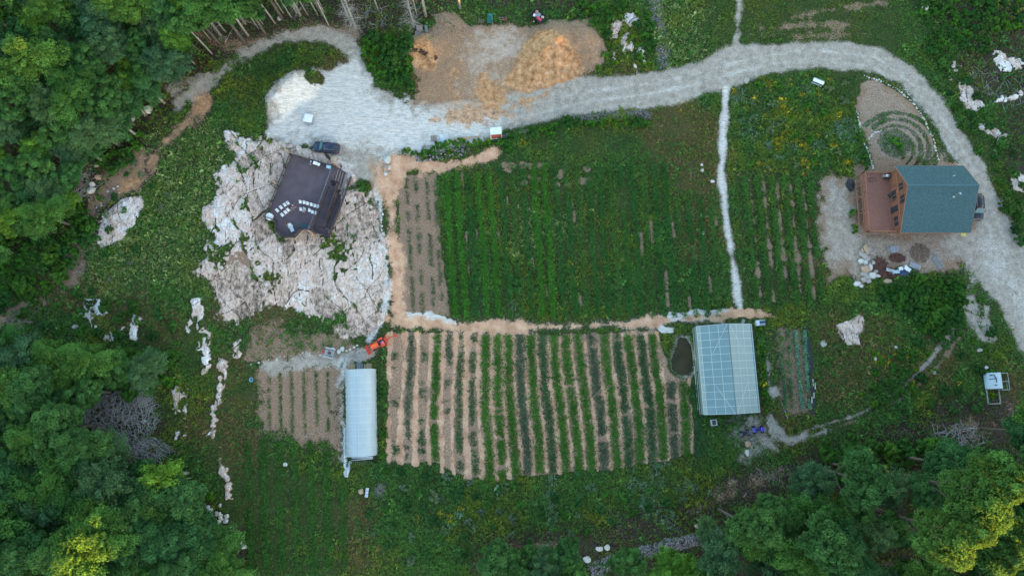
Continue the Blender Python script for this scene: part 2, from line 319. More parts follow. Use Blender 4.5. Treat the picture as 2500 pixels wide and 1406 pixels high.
# bedrock
ROCK = [(556, 332), (600, 335), (640, 335), (700, 352), (705, 390), (690, 440), (660, 520), (690, 580), (760, 590), (810, 575), (845, 500), (880, 470), (925, 500), (938, 560), (942, 640), (946, 720), (930, 800), (895, 832),
        (860, 815), (800, 800), (740, 792), (705, 760), (650, 745), (615, 760), (600, 800), (580, 815), (560, 800), (530, 770), (532, 700), (485, 672), (480, 610), (522, 570), (490, 545), (490, 520), (532, 480), (530, 420), (565, 385)]
poly('rock', ROCK, 3.0, 1.7)
poly('rock', [(660, 500), (880, 460), (880, 600), (700, 600)], .5, .3)
poly('rock', [(243, 560), (255, 520), (300, 485), (345, 480), (355, 500), (330, 545), (300, 585), (250, 605), (240, 590)], .4, .4)
for pts, wd in (([(505, 835), (502, 860), (503, 890)], [.8, 1.3, .5]), ([(538, 925), (536, 960), (522, 1010), (520, 1050)], [.5, 1, 1.6, .8]), ([(533, 1115), (545, 1150), (560, 1190)], [.8, 1.4, 1]),
                ([(430, 925), (432, 970), (430, 1010)], [.6, 1.1, .6]), ([(455, 990), (450, 1020)], [.7, .7]), ([(437, 1050), (432, 1065)], [.6, .4]), ([(200, 765), (240, 785), (290, 800)], [1, 1.8, 2.2]), ([(255, 790), (275, 820)], [1, 1.8]),
                ([(338, 780), (330, 815)], [1.6, 1.2]), ([(478, 745), (462, 800)], [1.6, .8]), ([(490, 768), (486, 800)], [.8, .6]), ([(590, 805), (582, 850)], [1, .6]), ([(300, 765), (300, 780)], [.6, .6]), ([(215, 750), (210, 770)], [.6, .6]),
                ([(1530, 95), (1545, 130), (1555, 180)], [1.2, 1.6, .8]), ([(1565, 125), (1575, 160)], [1.6, 1.2]), ([(1502, 60), (1498, 85)], [.8, .8]), ([(1535, 45), (1545, 55)], [.9, .6]), ([(1500, 130), (1490, 160)], [.9, .6]),
                ([(1515, 105), (1525, 120)], [.8, .8]), ([(2325, 162), (2332, 170)], [1, .8]), ([(2350, 215), (2365, 245)], [1.6, 2.2]), ([(2362, 255), (2400, 262)], [1.6, 1.6]), ([(2435, 130), (2445, 150)], [2, 2]), ([(2440, 165), (2480, 155)], [1.6, 2]),
                ([(2430, 250), (2490, 232)], [2, 1.6]), ([(2400, 310), (2440, 330)], [1.4, 2.4]), ([(2440, 345), (2465, 335)], [1.4, 1]), ([(2470, 425), (2520, 470)], [2, 3]), ([(2320, 190), (2328, 192)], [1, 1]), ([(1440, 800), (1441, 801)], [.1, .1])):
    line('rock', pts, [q*.95 for q in wd], 1.4, 1.3); line('wr', pts, [q*1.6+1 for q in wd], 1, .5)
for pts, wd in (([(542, 895), (536, 960), (524, 1010), (518, 1065)], .75), ([(533, 1095), (547, 1160), (562, 1205)], .9), ([(507, 815), (503, 905)], .8), ([(431, 900), (433, 1020), (428, 1075)], .5), ([(474, 735), (460, 820)], .9), ([(492, 760), (487, 850)], .5), ([(590, 800), (580, 870)], .6), ([(330, 760), (330, 830)], 1.0), ([(240, 760), (280, 830)], .8), ([(455, 960), (450, 1060)], .4)):
    line('rock', pts, wd, .9, 1.7, .9); line('wr', pts, wd+1, 1, .5)
poly('rock', [(2040, 795), (2065, 785), (2100, 762), (2112, 780), (2108, 805), (2095, 820), (2100, 845), (2065, 840), (2045, 815)], .35, .3)
poly('rock', [(650, 340), (790, 372), (850, 400), (870, 440), (840, 470), (690, 420)], 1, .5, .9)
poly('white', [(720, 345), (800, 375), (870, 400), (860, 420), (700, 365)], 3, 2, .6)
for q in ((580, 640, 2.0), (600, 690, .8)): blob('soil', q[0], q[1], q[2], .8, .8)
for q in ((840, 655, .9), (835, 665, .7)): blob('litter', q[0], q[1], q[2], .5, 1)
# fields
poly('soil', [(972, 430), (1065, 425), (1075, 560), (1098, 772), (985, 765), (975, 600)], .8, .4, .95)
poly('chip', [(945, 815), (1010, 812), (1300, 815), (1600, 808), (1620, 850), (1635, 910), (1680, 930), (1700, 1105), (1640, 1120), (1500, 1145), (1300, 1160), (1150, 1165), (1100, 1150), (1060, 1130), (945, 1125)], .6, .4, .42)
poly('soil', [(945, 815), (1010, 812), (1300, 815), (1600, 808), (1620, 850), (1635, 910), (1680, 930), (1700, 1105), (1640, 1120), (1500, 1145), (1300, 1160), (1150, 1165), (1100, 1150), (1060, 1130), (945, 1125)], .6, .4, .9)
poly('chip', [(640, 905), (835, 895), (840, 1110), (800, 1080), (700, 1060), (640, 1045)], .9, .6, .30)
poly('soil', [(635, 905), (835, 895), (840, 1110), (800, 1085), (700, 1065), (640, 1050)], 4.5, 2.4, .80)
poly('soil', [(600, 800), (700, 790), (780, 810), (860, 830), (900, 870), (850, 890), (700, 890), (600, 880)], 2.5, 2.4, .62)
line('gravel', [(650, 893), (720, 885), (780, 880), (850, 875), (930, 840)], [1.2, 1.8, 1.6, 2, 1.6], 1.8, 1.4, .7)
line('white', [(830, 880), (838, 900), (836, 1000), (840, 1120)], [1.0, .5, .5, 1.0], 1.6, 1.2, .62)
line('gravel', [(950, 780), (1050, 792), (1110, 800), (1300, 798), (1500, 792), (1620, 782), (1760, 772)], 2.2, 2, 1, .6); line('soil', [(925, 400), (945, 460), (960, 560), (970, 650), (975, 770)], 2.6, 2, 1, .8)
STR = [(986, 979, 1125), (1018, 1016, 1130), (1050, 1047, 1132), (1080, 1078, 1150), (1110, 1105, 1155), (1139, 1139, 1165), (1168, 1175, 1165), (1200, 1209, 1167), (1228, 1238, 1162), (1253, 1270, 1155), (1282, 1298, 1155),
       (1311, 1330, 1150), (1337, 1362, 1150), (1367, 1393, 1150), (1396, 1426, 1148), (1430, 1457, 1148), (1461, 1489, 1143), (1493, 1519, 1140), (1522, 1549, 1132), (1550, 1579, 1130), (1579, 1608, 1122), (1605, 1635, 1118), (1642, 1663, 1112), (1672, 1694, 1108)]
def strip_x(i, y):
    t, b, yb = STR[i]; f = (y-815)/(1120-815); return t+(b-t)*f+3*math.sin(y/61.0+i*.21)+1.2*math.sin(y/23.+i*1.7)
for i, (t, b, yb) in enumerate(STR):
    y0 = 815 if i < 22 else 928; ys = np.linspace(y0, yb, 14)
    fat = (1.0 if i < 9 else (.68 if i < 17 else .5))*(1+.25*math.sin(i*2.7))
    line('chip', [(strip_x(i, y), y) for y in ys], [fat*(1+.18*math.sin(i*3+k*1.7)) for k in range(14)], .5, .45, 1 if i not in (3, 10, 12) else .8)
line('chip', [(952, 815), (948, 1125)], 1.2, .6, .5, .6)
# soil gaps among the upper rows
rr = random.Random(5)
UP = []            # the rows of the upper field: x at top (y 420) and at bottom (y 775)
for k in range(25): UP.append((1088+k*26.6, 1112+k*26.6+k*.15))
for k, (a, b) in enumerate(UP):
    dens = [.55, .6, .7, .8, .6, .55, .9, .95, .7, .4][k] if k < 10 else (.35 if k < 22 else .5)
    y = 420
    while y < 770:
        L = rr.uniform(12, 60)
        if rr.random() < dens*.38:
            f0 = (y-420)/355; f1 = min(1, (y+L-420)/355)
            line('soil', [(a+13+(b-a)*f0, y), (a+13+(b-a)*f1, y+L)], [.35, .55], .5, .3, .85)
        y += L+rr.uniform(4, 50)
for k in range(26): 
    px = rr.uniform(1230, 1440); py = rr.uniform(400, 470); blob('soil', px, py, rr.uniform(.3, .6), .6, .4, .9)
for k, px in enumerate((1830, 1862, 1895, 1928, 1960)):
    for j in range(7):
        y0 = 440+j*42+rr.uniform(0, 12); line('soil', [(px+(y0-430)*.09, y0), (px+(y0-400)*.09, y0+rr.uniform(18, 38))], [.4, .6], .7, .5, .75)
poly('soil', [(1885, 795), (1962, 795), (1985, 1015), (1900, 1020)], 2, 1, .58)
line('soil', [(1880, 800), (1890, 990)], 1.6, 2, 1, .5)
# spiral garden
SP = [(2100, 205), (2135, 195), (2180, 215), (2230, 258), (2275, 320), (2300, 400), (2200, 410), (2130, 410), (2115, 350), (2095, 290), (2090, 240)]
poly('soil', SP, .8, .5, 1); poly('gravel', SP, 2, 2, .42); poly('gravel', [(2080, 560), (2390, 565), (2400, 620), (2340, 665), (2200, 665), (2100, 690), (2060, 620)], 3, 3, .50)
line('soil', [(2140, 410), (2300, 405)], 1, 1, .5, .9)
for r_ in range(5):
    pts = [(2178+(24+r_*19)*math.cos(a)*(1.0 if r_ else 1), 372-(28+r_*15.5)*math.sin(a)) for a in np.linspace(-.9, 2.0+.1*r_, 14)]
    line('soil', pts, 1.0+.1*r_, .5, .3, 0 if r_ < 0 else 0, False)
    W = pts; line('soil', [(x+9, y-6) for x, y in W], .9, .5, .35, 1, True)
blob('soil', 2185, 350, 3.0, 1, .6, 1, True)
# pond bank
poly('gravel', [(1640, 815), (1690, 815), (1700, 870), (1700, 915), (1660, 930), (1635, 900), (1635, 850)], 1.2, 1, .6)
# bare spots of gravel between the yard and the lawns
for q in ((990, 235, 1), (1000, 215, 1.2), (750, 190, 1.3), (865, 470, 2), (1000, 290, 0.1)): blob('noveg', q[0], q[1], q[2], 1, 1, 1, True)
poly('gravel', [(980, 205), (1015, 210), (1010, 245), (985, 240)], 1, 1, 1, True); poly('soil', [(980, 205), (1015, 210), (1010, 245), (985, 240)], 1, 1, 1, True)
blob('gravel', 770, 192, 1.5, 1, 1, 1, True); blob('white', 770, 192, 1.5, 1, 1, 1, True)
blob('gravel', 888, 465, 1.8, 1.2, 1, 1, True)

# cracks with moss and soil across the bedrock
rk = MK['rock']; idx = rk > .02
Xr, Yr = X[idx], Y[idx]
def fract(ang, sp, wig, seed, wd):
    """long irregular fracture lines about sp metres apart"""
    c_, s_ = math.cos(R(ang)), math.sin(R(ang)); u = Xr*c_+Yr*s_; v_ = -Xr*s_+Yr*c_
    a = u/sp+(fbm(u, v_*.6, sp*3.2, seed, 4)-.5)*wig*2+(vnoise(u, v_, sp*1.1, seed+7)-.5)*.35; q = a % 1.0
    return np.abs(q-.5)*sp/wd, np.floor(a+.5)
fa, pa = fract(22, 2.6, 1.5, 33, .085); fb, pb = fract(126, 4.2, 1.5, 44, .075); fc, pc = fract(10, 1.1, 1.6, 55, .08)
brk = fbm(Xr, Yr, 2.4, 57, 2); brk2 = fbm(Xr, Yr, 4, 58, 3)
crack = np.minimum(np.clip(fa-.3+(brk2 < .36)*2, 0, 1), np.clip(fb-.3+(brk2 > .60)*2, 0, 1)); crack2 = np.clip(fc-.2+(brk > .50)*2, 0, 1)
mz = fbm(Xr, Yr, 6, 61, 4)
moss = np.clip((mz+.22*N3[idx]+.12*N2[idx]+.10*(1-np.clip(np.minimum(fa, fb)/2.5, 0, 1))-.668)/.10, 0, 1)
CRK = np.zeros(X.shape, np.float32); CRK[idx] = np.maximum(1-crack, .75*(1-crack2)); MK['crk'] = CRK
rockv = rk[idx]*(1-moss*.9)*(1-.55*(1-crack)*(vnoise(Xr, Yr, 1.6, 59) > .40))
plate = _h(pa, pb, 5); plate2 = _h(pc, pa, 6)
RK_H = np.zeros(X.shape); RK_H[idx] = np.clip(rk[idx]*1.5-.3, 0, 1)*(.22+plate*.10+plate2*.04+.5*(fbm(Xr, Yr, 5, 80)-.5)+.06*N3[idx])*np.clip(.65+crack, 0, 1)
MK['rock'][idx] = rockv
CIDM = np.zeros(X.shape, np.float32); CIDM[idx] = plate*.4+plate2*.2+.4*np.clip(fbm(Xr, Yr, 10, 77)*2.4-.85+np.clip((-50-Xr)/14, -.3, .25), 0, 1)
CIDM += MK['wr']*.26; MK['cid'] = CIDM
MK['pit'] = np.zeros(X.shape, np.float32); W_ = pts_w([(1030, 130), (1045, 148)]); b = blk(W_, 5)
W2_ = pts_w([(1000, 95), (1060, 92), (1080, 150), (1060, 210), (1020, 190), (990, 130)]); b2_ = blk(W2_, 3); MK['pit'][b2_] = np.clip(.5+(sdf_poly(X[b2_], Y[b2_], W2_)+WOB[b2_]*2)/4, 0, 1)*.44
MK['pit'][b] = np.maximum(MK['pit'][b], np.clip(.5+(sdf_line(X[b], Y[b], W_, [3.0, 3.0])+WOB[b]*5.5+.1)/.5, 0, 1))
# heights
def bump(px, py, r, h, p=1.5, ax=1.0, rot=0):
    q = P(px, py); dx = X-q.x; dy = Y-q.y; u = dx*math.cos(rot)+dy*math.sin(rot); v_ = -dx*math.sin(rot)+dy*math.cos(rot)
    d = np.hypot(u, v_/ax)/r+N1*.5+N2*.25; return h*np.clip(1-d, 0, 1)**p
H = .10*N1+.05*N2
flat = np.clip(MK['gravel']+MK['chip']+MK['white'], 0, 1); H = H*(1-.8*flat)
H = H+RK_H
H += bump(1330, 140, 6.5, 1.9, 1.0, .75, R(35))+bump(1375, 110, 6, 1.9, 1.0, .8, R(-30))+bump(1440, 110, 6.5, 1.9, .9, .5, R(100))+bump(1370, 185, 3.5, 1.0)
H += bump(1015, 120, 4, 1.5, 1, 1)+bump(1055, 110, 4, 1.2)-bump(1035, 138, 2, .8)+bump(705, 215, 6, 2.0, .9, .7, R(20))+bump(675, 250, 4, 1.2)
H += bump(730, 195, 4, 1.2, 1)+bump(1090, 60, 4, .8)
dm = np.clip(MK['dirt']*1.4-.3, 0, 1); H += dm*(.22*(fbm(X, Y, 1.1, 90, 3)-.5))
wh = MK['white']*MK['gravel']; tr_ = np.sin((Y*2.2+X*.5+(fbm(X, Y, 9, 95)-.5)*22)*1.6); H += wh*.05*tr_
H += MK['soil']*.10*(vnoise(X, Y, .5, 101)-.5)
sd_pond = None
POND = pts_w([(1660, 826), (1676, 828), (1688, 850), (1690, 875), (1694, 898), (1684, 912), (1662, 914), (1645, 905), (1642, 880), (1650, 850)])
b = blk(POND, 4); sp_ = sdf_poly(X[b], Y[b], POND)+WOB[b]*.3; H[b] -= np.clip(.5+sp_/1.2, 0, 1)*.9
pondm = np.zeros(X.shape, np.float32); pondm[b] = np.clip(.5+sp_/.4, 0, 1)
edge = np.minimum(np.minimum(X-GX0, GX1-X), np.minimum(Y-GY0, GY1-Y)); H *= np.clip(edge/2.5, 0, 1)
# keep the ground level under the built things
for pts, z in (([(700, 380), (860, 405), (805, 585), (650, 530)], .05), ([(2170, 400), (2400, 400), (2400, 570), (2100, 570), (2095, 430)], 0), ([(840, 895), (925, 895), (925, 1130), (840, 1130)], 0), ([(1690, 790), (1840, 785), (1865, 1015), (1710, 1015)], 0)):
    W = pts_w(pts); b = blk(W, 3); k = np.clip(.5+sdf_poly(X[b], Y[b], W)/1.0, 0, 1); H[b] = H[b]*(1-k)+z*k; MK['noveg'][b] = np.maximum(MK['noveg'][b], k)
def gh(x, y):
    """ground height at a world point"""
    i = int(round((y-GY0)/STEP)); j = int(round((x-GX0)/STEP))
    if 0 <= i < NY and 0 <= j < NX: return float(H[i, j])
    return 0.0
def G(px, py, dz=0.0):
    """a point standing on the ground under a photo pixel"""
    q = P(px, py); q.z = gh(q.x, q.y)+dz; return q

# ---- ground material: masks choose between the loose and hard surfaces of the place
def ground_material():
    m, n, l, bs = new_mat("ground_surface"); bs.inputs['Roughness'].default_value = .95; bs.inputs['Specular IOR Level'].default_value = .15
    geo = n.new('ShaderNodeNewGeometry')
    def noise(s, d=3, st=None, ro=.6):
        t = n.new('ShaderNodeTexNoise'); t.inputs['Scale'].default_value = s; t.inputs['Detail'].default_value = d; t.inputs['Roughness'].default_value = ro
        if st:
            mp = n.new('ShaderNodeMapping'); mp.inputs['Scale'].default_value = st[0]; mp.inputs['Rotation'].default_value = (0, 0, st[1]); l.new(geo.outputs['Position'], mp.inputs[0]); l.new(mp.outputs[0], t.inputs['Vector'])
        else: l.new(geo.outputs['Position'], t.inputs['Vector'])
        return t.outputs['Fac']
    def ramp(f, stops):
        r = n.new('ShaderNodeValToRGB'); e = r.color_ramp.elements
        while len(e) < len(stops): e.new(.5)
        for i, (p, c) in enumerate(stops): e[i].position = p; e[i].color = (*c, 1)
        l.new(f, r.inputs[0]); return r.outputs[0]
    def attr(k): a = n.new('ShaderNodeAttribute'); a.attribute_name = k; return a.outputs['Fac']
    def math_(op, a, b=None, c=None):
        t = n.new('ShaderNodeMath'); t.operation = op
        for i, q in enumerate((a, b, c)):
            if q is None: continue
            if isinstance(q, (int, float)): t.inputs[i].default_value = q
            else: l.new(q, t.inputs[i])
        return t.outputs[0]
    def mix(f, a, b):
        t = n.new('ShaderNodeMix'); t.data_type = 'RGBA'; l.new(f, t.inputs['Factor']); l.new(a, t.inputs['A']); l.new(b, t.inputs['B']); return t.outputs['Result']
    fine = noise(3.2, 4, None, .75); mid = noise(.5, 4); vf = noise(9, 2, None, .8); pebble = noise(5.5, 3, None, .85)
    def sel(k, sharp=.16, w=1.1):
        v = math_('ADD', attr(k), math_('MULTIPLY', math_('SUBTRACT', fine, .5), w)); t = n.new('ShaderNodeMapRange'); t.interpolation_type = 'SMOOTHSTEP'
        l.new(v, t.inputs['Value']); t.inputs['From Min'].default_value = .5-sharp; t.inputs['From Max'].default_value = .5+sharp; return t.outputs[0]
    base = ramp(math_('ADD', math_('MULTIPLY', fine, .6), math_('MULTIPLY', mid, .4)), [(.36, (.018, .026, .009)), (.5, (.038, .056, .016)), (.62, (.075, .08, .03))])
    base = mix(sel('dry', .35), base, ramp(fine, [(.35, (.035, .03, .012)), (.5, (.075, .065, .024)), (.65, (.12, .10, .04))]))
    base = mix(sel('litter', .35), base, ramp(fine, [(.35, (.018, .014, .010)), (.5, (.05, .038, .028)), (.66, (.10, .08, .065))]))
    base = mix(sel('soil'), base, ramp(pebble, [(.33, (.105, .064, .038)), (.5, (.26, .17, .112)), (.68, (.43, .31, .215))]))
    base = mix(sel('gravel', .25, .9), base, ramp(math_('ADD', math_('MULTIPLY', pebble, .6), math_('MULTIPLY', noise(.9, 5, None, .7), .4)), [(.35, (.12, .10, .075)), (.45, (.27, .235, .19)), (.54, (.40, .355, .295)), (.65, (.57, .52, .445))]))
    whitec = ramp(math_('ADD', math_('MULTIPLY', noise(2.2, 5, ((.35, 1.6, 1), R(12)), .7), .6), math_('MULTIPLY', pebble, .4)), [(.35, (.29, .26, .225)), (.45, (.50, .47, .42)), (.58, (.70, .675, .62))])
    base = mix(sel('white', .25, .8), base, whitec)
    base = mix(sel('dirt', .22, 1.0), base, ramp(math_('ADD', math_('MULTIPLY', noise(1.1, 5, None, .7), .7), math_('MULTIPLY', vf, .3)), [(.36, (.15, .085, .05)), (.46, (.38, .195, .088)), (.56, (.54, .30, .145)), (.66, (.62, .44, .30))]))
    base = mix(sel('chip', .15, .9), base, ramp(math_('ADD', math_('MULTIPLY', vf, .6), math_('MULTIPLY', mid, .4)), [(.36, (.23, .12, .068)), (.48, (.54, .30, .175)), (.62, (.76, .50, .335))]))
    streak = noise(1.5, 7, ((1.7, .6, 1), R(-18)), .82); rc = ramp(math_('ADD', math_('ADD', math_('MULTIPLY', streak, .46), math_('MULTIPLY', noise(1.0, 6, None, .8), .36)), math_('MULTIPLY', attr('cid'), .20)), [(.385, (.10, .08, .06)), (.43, (.31, .235, .185)), (.475, (.55, .405, .32)), (.525, (.67, .52, .43)), (.57, (.68, .61, .56)), (.61, (.82, .80, .77))])
    vz = n.new('ShaderNodeTexVoronoi'); vz.feature = 'DISTANCE_TO_EDGE'; vz.inputs['Scale'].default_value = 1.05; mp = n.new('ShaderNodeMapping'); mp.inputs['Scale'].default_value = (1.25, .62, .3); mp.inputs['Rotation'].default_value = (0, 0, R(-16)); dv = n.new('ShaderNodeMix'); dv.data_type = 'VECTOR'; dv.inputs['Factor'].default_value = .34; nz = n.new('ShaderNodeTexNoise'); nz.inputs['Scale'].default_value = .8; nz.inputs['Detail'].default_value = 5; l.new(geo.outputs['Position'], nz.inputs['Vector']); l.new(geo.outputs['Position'], dv.inputs['A']); vm = n.new('ShaderNodeVectorMath'); vm.operation = 'SCALE'; vm.inputs['Scale'].default_value = 9.0; l.new(nz.outputs['Color'], vm.inputs[0]); va = n.new('ShaderNodeVectorMath'); va.operation = 'ADD'; l.new(geo.outputs['Position'], va.inputs[0]); l.new(vm.outputs[0], va.inputs[1]); l.new(va.outputs[0], dv.inputs['B']); l.new(dv.outputs['Result'], mp.inputs[0]); l.new(mp.outputs[0], vz.inputs['Vector'])
    vein = n.new('ShaderNodeMapRange'); l.new(vz.outputs['Distance'], vein.inputs['Value']); vein.inputs['From Min'].default_value = .0; vein.inputs['From Max'].default_value = .07; vein.inputs['To Min'].default_value = 1; vein.inputs['To Max'].default_value = 0
    rc = mix(math_('MULTIPLY', math_('MULTIPLY', vein.outputs[0], noise(.35, 3)), 1.15), rc, ramp(fine, [(.35, (.06, .05, .04)), (.65, (.16, .14, .10))]))
    rc = mix(sel('crk', .2, .5), rc, ramp(fine, [(.35, (.03, .027, .02)), (.65, (.11, .095, .07))]))
    base = mix(sel('rock', .10, .5), base, rc)
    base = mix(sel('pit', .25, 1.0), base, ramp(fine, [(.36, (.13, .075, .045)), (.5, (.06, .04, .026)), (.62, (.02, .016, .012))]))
    l.new(base, bs.inputs['Base Color'])
    bp = n.new('ShaderNodeBump'); bp.inputs['Strength'].default_value = .9; bp.inputs['Distance'].default_value = .12
    l.new(math_('ADD', math_('MULTIPLY', fine, .6), math_('MULTIPLY', math_('MULTIPLY', streak, attr('rock')), 1.6)), bp.inputs['Height']); l.new(bp.outputs[0], bs.inputs['Normal'])
    return m
GM = ground_material()
names = ['gravel', 'white', 'dirt', 'chip', 'rock', 'soil']
st = np.stack([MK[k] for k in names]+[np.full(X.shape, .5, np.float32)]); 
cls = np.full(X.shape, 6); 
for k, nm in ((5, 'soil'), (0, 'gravel'), (1, 'white'), (2, 'dirt'), (3, 'chip'), (4, 'rock')): cls[MK[nm] > .5] = k
# split driveway gravel from the lesser paths
kind = cls.copy(); kind[(cls == 1)] = 0
road_sd = np.zeros(X.shape, bool); W = pts_w(ROAD); b = blk(W, 2); road_sd[b] = sdf_poly(X[b], Y[b], W) > -1.0
kind[(kind == 0) & ~road_sd] = 7
QN = {0: ('driveway', 'pale gravel driveway and yard'), 2: ('dirt_yard', 'orange and brown heaped soil'), 3: ('woodchip_path', 'tan woodchip paths and mulch strips'), 4: ('rock_ledge', 'bare bedrock'), 5: ('garden_soil', 'bare brown soil'), 6: ('ground', 'weedy ground'), 7: ('gravel_path', 'pale gravel footpaths')}
kq = kind[:-1, :-1]; ii, jj = np.meshgrid(np.arange(NY-1), np.arange(NX-1), indexing='ij')
AV = np.stack([X.ravel(), Y.ravel(), H.ravel()], 1)
for k, (nm, ds) in QN.items():
    sel_ = kq == k; a = (ii[sel_]*NX+jj[sel_]); F = np.stack([a, a+1, a+NX+1, a+NX], 1)
    u, inv = np.unique(F, return_inverse=True); F = inv.reshape(-1, 4)
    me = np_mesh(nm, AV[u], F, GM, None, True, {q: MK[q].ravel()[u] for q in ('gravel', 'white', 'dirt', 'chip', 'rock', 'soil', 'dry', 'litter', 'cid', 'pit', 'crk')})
    tag(link(D.objects.new(nm, me)), kind='structure')
# far ground to the horizon (the added ridge that blocks the evening sun follows further down)
gb = MB(); Bg = 4000
for x0, x1, y0, y1 in ((-Bg, Bg, gy[-1], Bg), (-Bg, Bg, -Bg, gy[0]), (-Bg, gx[0], gy[0], gy[-1]), (gx[-1], Bg, gy[0], gy[-1])): gb.add([(x0, y0, 0), (x1, y0, 0), (x1, y1, 0), (x0, y1, 0)], [(0, 1, 2, 3)])
far_m = mat("far_land", (.02, .04, .012), .95, (.035, .055, .02), .05, coords='Object')
tag(gb.build('land', far_m), kind='structure')
# ================================================================ PLANTS
rng = np.random.default_rng(11)
def rosettes(cx, cy, cz, L, n, lean, wid, col, cvar=.25, lift=.0):
    """n leaves fanning out of every plant; returns vertices, faces, tints"""
    m = len(cx); N = m*n
    cx, cy, cz, L, lean = [np.repeat(a, n) for a in (cx, cy, cz, L, lean)]; col = np.repeat(col, n, 0)
    az = rng.uniform(0, 2*np.pi, N); el = np.clip(rng.normal(lean, .35), -.2, 1.45); ln = L*rng.uniform(.6, 1.25, N)
    r0 = L*rng.uniform(0, .55, N); a0 = rng.uniform(0, 2*np.pi, N)
    bx = cx+np.cos(a0)*r0; by = cy+np.sin(a0)*r0; bz = cz+L*rng.uniform(0, .9, N)*lift
    dx, dy, dz = np.cos(az)*np.cos(el), np.sin(az)*np.cos(el), np.sin(el); tw = rng.uniform(-.7, .7, N)
    sx, sy, sz = -np.sin(az)*np.cos(tw), np.cos(az)*np.cos(tw), np.sin(tw); w_ = ln*wid*.5
    b0 = np.stack([bx, by, bz], 1); d = np.stack([dx, dy, dz], 1)*ln[:, None]; s_ = np.stack([sx, sy, sz], 1)*w_[:, None]
    V = np.stack([b0, b0+d*.45+s_, b0+d, b0+d*.45-s_], 1); V[:, 2, 2] -= ln*.15
    t = col*(1+rng.uniform(-cvar, cvar, (N, 1)))
    return V.reshape(-1, 3), np.arange(4*N).reshape(-1, 4), np.repeat(t, 4, 0)
VEG = leaf_mat("weed_leaf", (1, 1, 1), (1, 1, 1), .2)
GREEN = np.array((.085, .185, .040)); DARK = np.array((.054, .140, .042)); LIME = np.array((.15, .20, .030)); DRY = np.array((.18, .14, .055)); SILV = np.array((.14, .22, .13)); YEL = np.array((.50, .38, .03)); YG = np.array((.24, .29, .10))
def samp(M, x, y): 
    i = np.clip(((y-GY0)/STEP).round().astype(int), 0, NY-1); j = np.clip(((x-GX0)/STEP).round().astype(int), 0, NX-1); return M[i, j]
def palette(x, y):
    n = len(x); a = fbm(x, y, 7, 201); b2 = fbm(x, y, 1.5, 211, 2); u = rng.uniform(0, 1, n)
    c = GREEN[None]*(1-np.clip((a-.45)*4, 0, 1))[:, None]+LIME[None]*np.clip((a-.45)*4, 0, 1)[:, None]
    k = (b2 < .45)[:, None]; c = np.where(k, c*.5+DARK*.5, c)
    def use(c, m, q, pr=.75): return np.where(((u < samp(MK[m], x, y)*pr) & (rng.uniform(0, 1, n) < .9))[:, None], q*rng.uniform(.7, 1.25, (n, 1)), c)
    c = use(c, 'dry', DRY, .7); c = use(c, 'litter', DRY*.55, .5); c = use(c, 'yg', YG, .45)
    v = vnoise(x, y, 2.2, 300); c = np.where(((v > .66) & (samp(MK['silver'], x, y) > .3) & (u < .5))[:, None], SILV, c)
    v = vnoise(x, y, 1.7, 333); c = np.where(((v > .74) & (samp(MK['flower'], x, y) > .3) & (u < .36))[:, None], YEL*rng.uniform(.5, 1.1, (n, 1)), c)
    return c*rng.uniform(.68, 1.32, (n, 1))
cover = 1-np.clip(MK['white']*1.6+MK['gravel']*1.15+MK['chip']*1.6+MK['rock']*1.5+MK['dirt']*1.3+MK['soil']*1.05, 0, 1)
cover = cover*(1-MK['noveg'])*(1-.5*MK['litter'])*(1-.35*MK['dry']); b = blk(POND, 1); cover[b] *= 1-np.clip(.5+(sdf_poly(X[b], Y[b], POND))/1., 0, 1)
for pg, f_ in (([(1085, 405), (1700, 380), (1790, 760), (1105, 775)], .8), ([(1880, 795), (1965, 795), (1988, 1015), (1895, 1020)], .4), ([(1800, 425), (2000, 425), (2010, 740), (1815, 745)], .45), ([(590, 1070), (860, 1110), (870, 1395), (600, 1395)], .6)):
    W = pts_w(pg); b = blk(W, 3); k = np.clip(.5+(sdf_poly(X[b], Y[b], W)+WOB[b])/1.5, 0, 1); cover[b] *= 1-k*(1-f_)
# low, mown-like parts against tall weeds
tall = .55+.9*(fbm(X, Y, 5, 400)-.45)*2
for q in ((1950, 40, 14, -.35), (2100, 60, 10, -.3), (1650, 60, 8, .1), (1480, 90, 7, .25), (1950, 300, 12, .35), (1900, 400, 8, .2), (420, 450, 12, .25), (950, 150, 5, .35), (2250, 720, 7, .4), (2150, 900, 9, .15), (1450, 1220, 16, .1), (1000, 1250, 10, .1), (700, 1200, 10, -.2), (640, 1300, 6, -.2), (1650, 350, 8, -.2), (2300, 60, 8, .4), (150, 620, 8, .5), (350, 1050, 8, .0)):
    p = P(q[0], q[1]); tall += q[3]*np.exp(-((X-p.x)**2+(Y-p.y)**2)/(2*q[2]**2))
tall = np.clip(tall, .12, 1.3)
NT = 190000
pick = rng.uniform(0, 1, (NT*3, 3)); px_ = GX0+1+pick[:, 0]*(GX1-GX0-2); py_ = GY0+1+pick[:, 1]*(GY1-GY0-2)
ok = pick[:, 2] < samp(cover, px_, py_)**1.3
px_, py_ = px_[ok][:NT], py_[ok][:NT]
sz = (.12+.24*samp(tall, px_, py_))*rng.uniform(.6, 1.5, len(px_)); big = rng.uniform(0, 1, len(px_)) < .02; sz = np.where(big, sz*1.6, sz)
cz = samp(H, px_, py_)+np.clip(sz*.25*rng.uniform(0, 1, len(px_))+.25*samp(tall, px_, py_)*np.clip(fbm(px_, py_, 1.1, 500, 2)-.35, 0, 1)*2, 0, 1)
col = palette(px_, py_); col = np.where(big[:, None], col*1.35, col)
